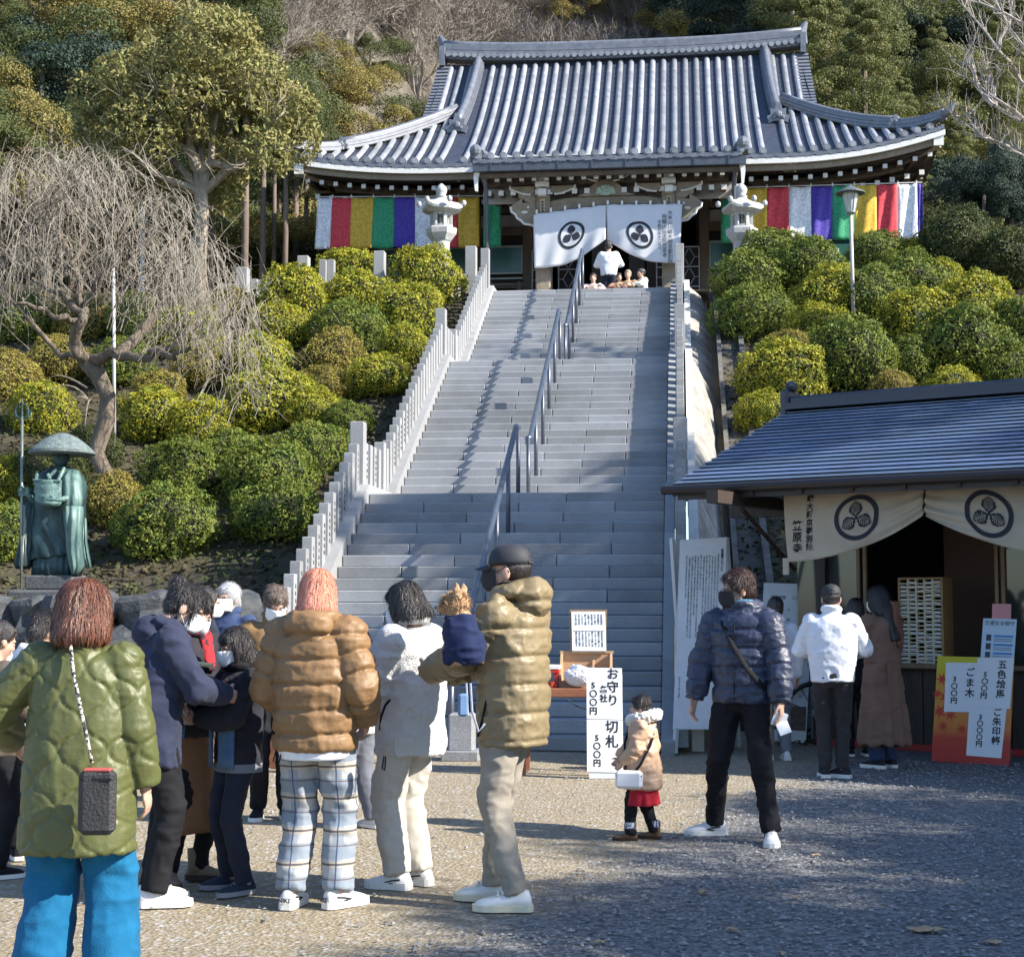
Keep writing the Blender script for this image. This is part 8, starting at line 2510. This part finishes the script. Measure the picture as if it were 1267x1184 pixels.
    # ---- woman in the long brown coat
    r, J, k, MH = person('woman with long brown hair in a long belted brown coat at the stall', pos(1094, 950), 1.66, R(38), 'people standing at the stall', 'long', HAIR_BLACK,
        jacket=dict(m=cloth('mocha_wool', (.175, .105, .078), (.21, .13, .098)), hem=.22, w=(.185, .165, .25), d=(.14, .13, .20), sleeve=(.072, .066, .056), fold=.014, skirtfold=True, vox=.013, name='long_coat', collar='stand'), legs=dict(m=cloth('dark_denim', (.03, .045, .10)), r=(.085, .075, .072)),
        shoes=dict(m=cloth('black_canvas', (.02, .02, .025)), sole=.034), lh=(-.08, .30, 1.12), rh=(.12, .28, 1.15), lpole=(-1, -.4, -1), rpole=(1, -.6, -1), head=(R(8), R(-14), 0), q=1.2, stance=.08, mask='white')
    strap(r, [V(.172 * math.cos(a), .135 * math.sin(a), .995) * k for a in np.linspace(0, 2 * PI, 25)], .022, .012, MATS['mocha_wool'], 'belt')
    b = MB(); b.tube([V(-.08, -.15, .99) * k, V(-.10, -.18, .86) * k, V(-.12, -.19, .74) * k], .012, 6, flat=.4); b.build('belt_end', MATS['mocha_wool'], r)
    # long loose hair, lighter ends
    b = MB(); b.loft([ring(J['neck'] + V(.05 + .03 * t, -.115 - .02 * t, .10 - .42 * t), .055 - .025 * t, .035 - .015 * t, 14) for t in np.linspace(0, 1, 6)]); link('hair_ends', voxel(b, .012, 'hair_ends', 2, HAIR_AUBURN), r)
    # ---- two people half hidden at the stall
    r, J, k, MH = person('dark haired person in dark clothes between the white jacket and the brown coat', pos(1062, 935), 1.55, R(10), 'people standing at the stall', 'bob', HAIR_BLACK,
        jacket=dict(m=BLACK, hem=.75, vox=.014), legs=dict(m=BLACK), shoes=dict(m=BLACK), lh=(-.1, .3, 1.1), rh=(.1, .3, 1.1), q=1.8)
    r, J, k, MH = person('person in a pale top almost hidden behind the man in the navy jacket', pos(962, 940), 1.56, R(12), 'people standing at the stall', 'short', HAIR_BLACK,
        jacket=dict(m=MATS['white_nylon'], hem=.8, vox=.014), legs=dict(m=cloth('grey_denim', (.16, .17, .20))), shoes=dict(m=WHITE_SHOE), q=1.8, head=(0, 0, 0))
    # ---- background of the queue
    r, J, k, MH = person('grey haired man in a navy jacket and white mask behind the queue', pos(281, 975), 1.66, R(168), GQ, 'short', HAIR_GREY,
        jacket=dict(m=cloth('blue_parka', (.035, .055, .125)), hem=.78, vox=.013, collar='stand', w=(.20, .2, .2)), legs=dict(m=BLACK), shoes=dict(m=BLACK), mask='white', q=1.3, head=(R(-8), R(-4), 0))
    r, J, k, MH = person('dark haired woman in a black coat left of the grey haired man', pos(248, 992), 1.62, R(-60), GQ, 'bun', HAIR_BLACK,
        jacket=dict(m=cloth('ink_coat', (.02, .024, .04)), hem=.6, vox=.013), hood=True, legs=dict(m=BLACK), shoes=dict(m=BLACK), q=1.4, head=(R(-10), R(-8), 0), mask='white')
    r, J, k, MH = person('man with tousled brown hair in a tan jacket looking down', pos(336, 1012), 1.63, R(196), GQ, 'short', mat('hair_dust', (.10, .07, .055), .6, (.24, .19, .16), 30, .5, 60),
        jacket=dict(m=cloth('tan_suede', (.20, .12, .055), (.25, .16, .08)), hem=.8, vox=.013, collar='stand'), legs=dict(m=BLACK), shoes=dict(m=BLACK), q=1.3, head=(R(10), R(-30), 0), mask='white')
    r, J, k, MH = person('child in a white top, grey jeans and sneakers hidden behind the caramel puffer jacket', pos(442, 1024), 1.32, R(60), GQ, 'short', HAIR_BLACK,
        jacket=dict(m=MATS['white_fleece'], hem=.8, vox=.012, w=(.2, .2, .2)), legs=dict(m=cloth('slate_denim', (.11, .12, .15), (.16, .17, .20)), r=(.10, .085, .07)), shoes=dict(m=cloth('pale_shoe', (.5, .52, .55)), laces=M_white), q=1.2, stance=.08, lfoot=(-.06, .1), rfoot=(.1, -.1), rh=(.05, .30, 1.1))
    r, J, k, MH = person('person in a white hoodie behind the left shoulder of the olive jacket', pos(40, 1062), 1.44, R(20), GQ, 'short', HAIR_BLACK,
        jacket=dict(m=cloth('white_jersey', (.70, .70, .70)), hem=.8, vox=.012), hood=True, legs=dict(m=BLACK), shoes=dict(m=BLACK), q=1.3, head=(R(-30), R(-20), 0))
    r, J, k, MH = person('person in a dark brown jacket cut by the left edge', pos(-14, 1085), 1.40, R(-40), GQ, 'short', HAIR_BLACK,
        jacket=dict(m=cloth('bark_fleece', (.06, .045, .035), (.12, .10, .08)), hem=.8, vox=.012), legs=dict(m=BLACK), shoes=dict(m=BLACK), q=1.4, head=(0, R(-20), 0), lh=(-.05, .32, 1.05), rh=(.1, .34, 1.05))
    # ---- at the top of the stairs
    GT = 'people at the top of the stairs'
    p = at(753, 299, 37.9)
    person('man in a bright white jacket with his back turned under the gate curtain', (p.x, 37.9, p.z - 1.70), 1.70, 0, GT, 'short', HAIR_BLACK,
        jacket=dict(m=MATS['white_nylon'], hem=.84, vox=.014, w=(.225, .215, .2), sleeve=(.085, .078, .06)), legs=dict(m=MATS['navy_denim']), shoes=dict(m=BLACK), lh=(-.1, .25, 1.15), rh=(.1, .25, 1.15), lpole=(-1, -.3, -.6), rpole=(1, -.3, -.6), q=2.2, eyes=False, handless=True, stance=.08)
    for px, py, hh, fc_, hm, jm, lab in ((734, 338, 1.6, 175, HAIR_BROWN, cloth('pale_pink', (.5, .40, .38)), 'seated person with a bare face left of the white jacket at the temple gate'),
                            (766, 338, 1.5, 190, HAIR_BROWN, cloth('rust_knit', (.30, .15, .09)), 'seated person just right of the white jacket at the temple gate'),
                            (777, 334, 1.6, 170, mat('hair_fair', (.35, .25, .18), .6), cloth('camel_knit', (.40, .27, .16)), 'seated fair person in a camel top at the temple gate'),
                            (794, 332, 1.6, 120, HAIR_BLACK, cloth('ivory_knit', (.6, .58, .54)), 'seated dark haired person in ivory, rightmost at the temple gate')):
        p = at(px, py, 37.2)
        person(lab, (p.x, 37.2, p.z - .93 * hh / 1.7), hh, R(fc_), GT, 'short', hm, jacket=dict(m=jm, hem=.9, vox=.015), legs=dict(m=BLACK), shoes=dict(m=BLACK), sit=True, q=2.2, lh=(-.15, .4, .45), rh=(.15, .4, .45), lpole=(-1, 0, -.5), rpole=(1, 0, -.5))
crowd()
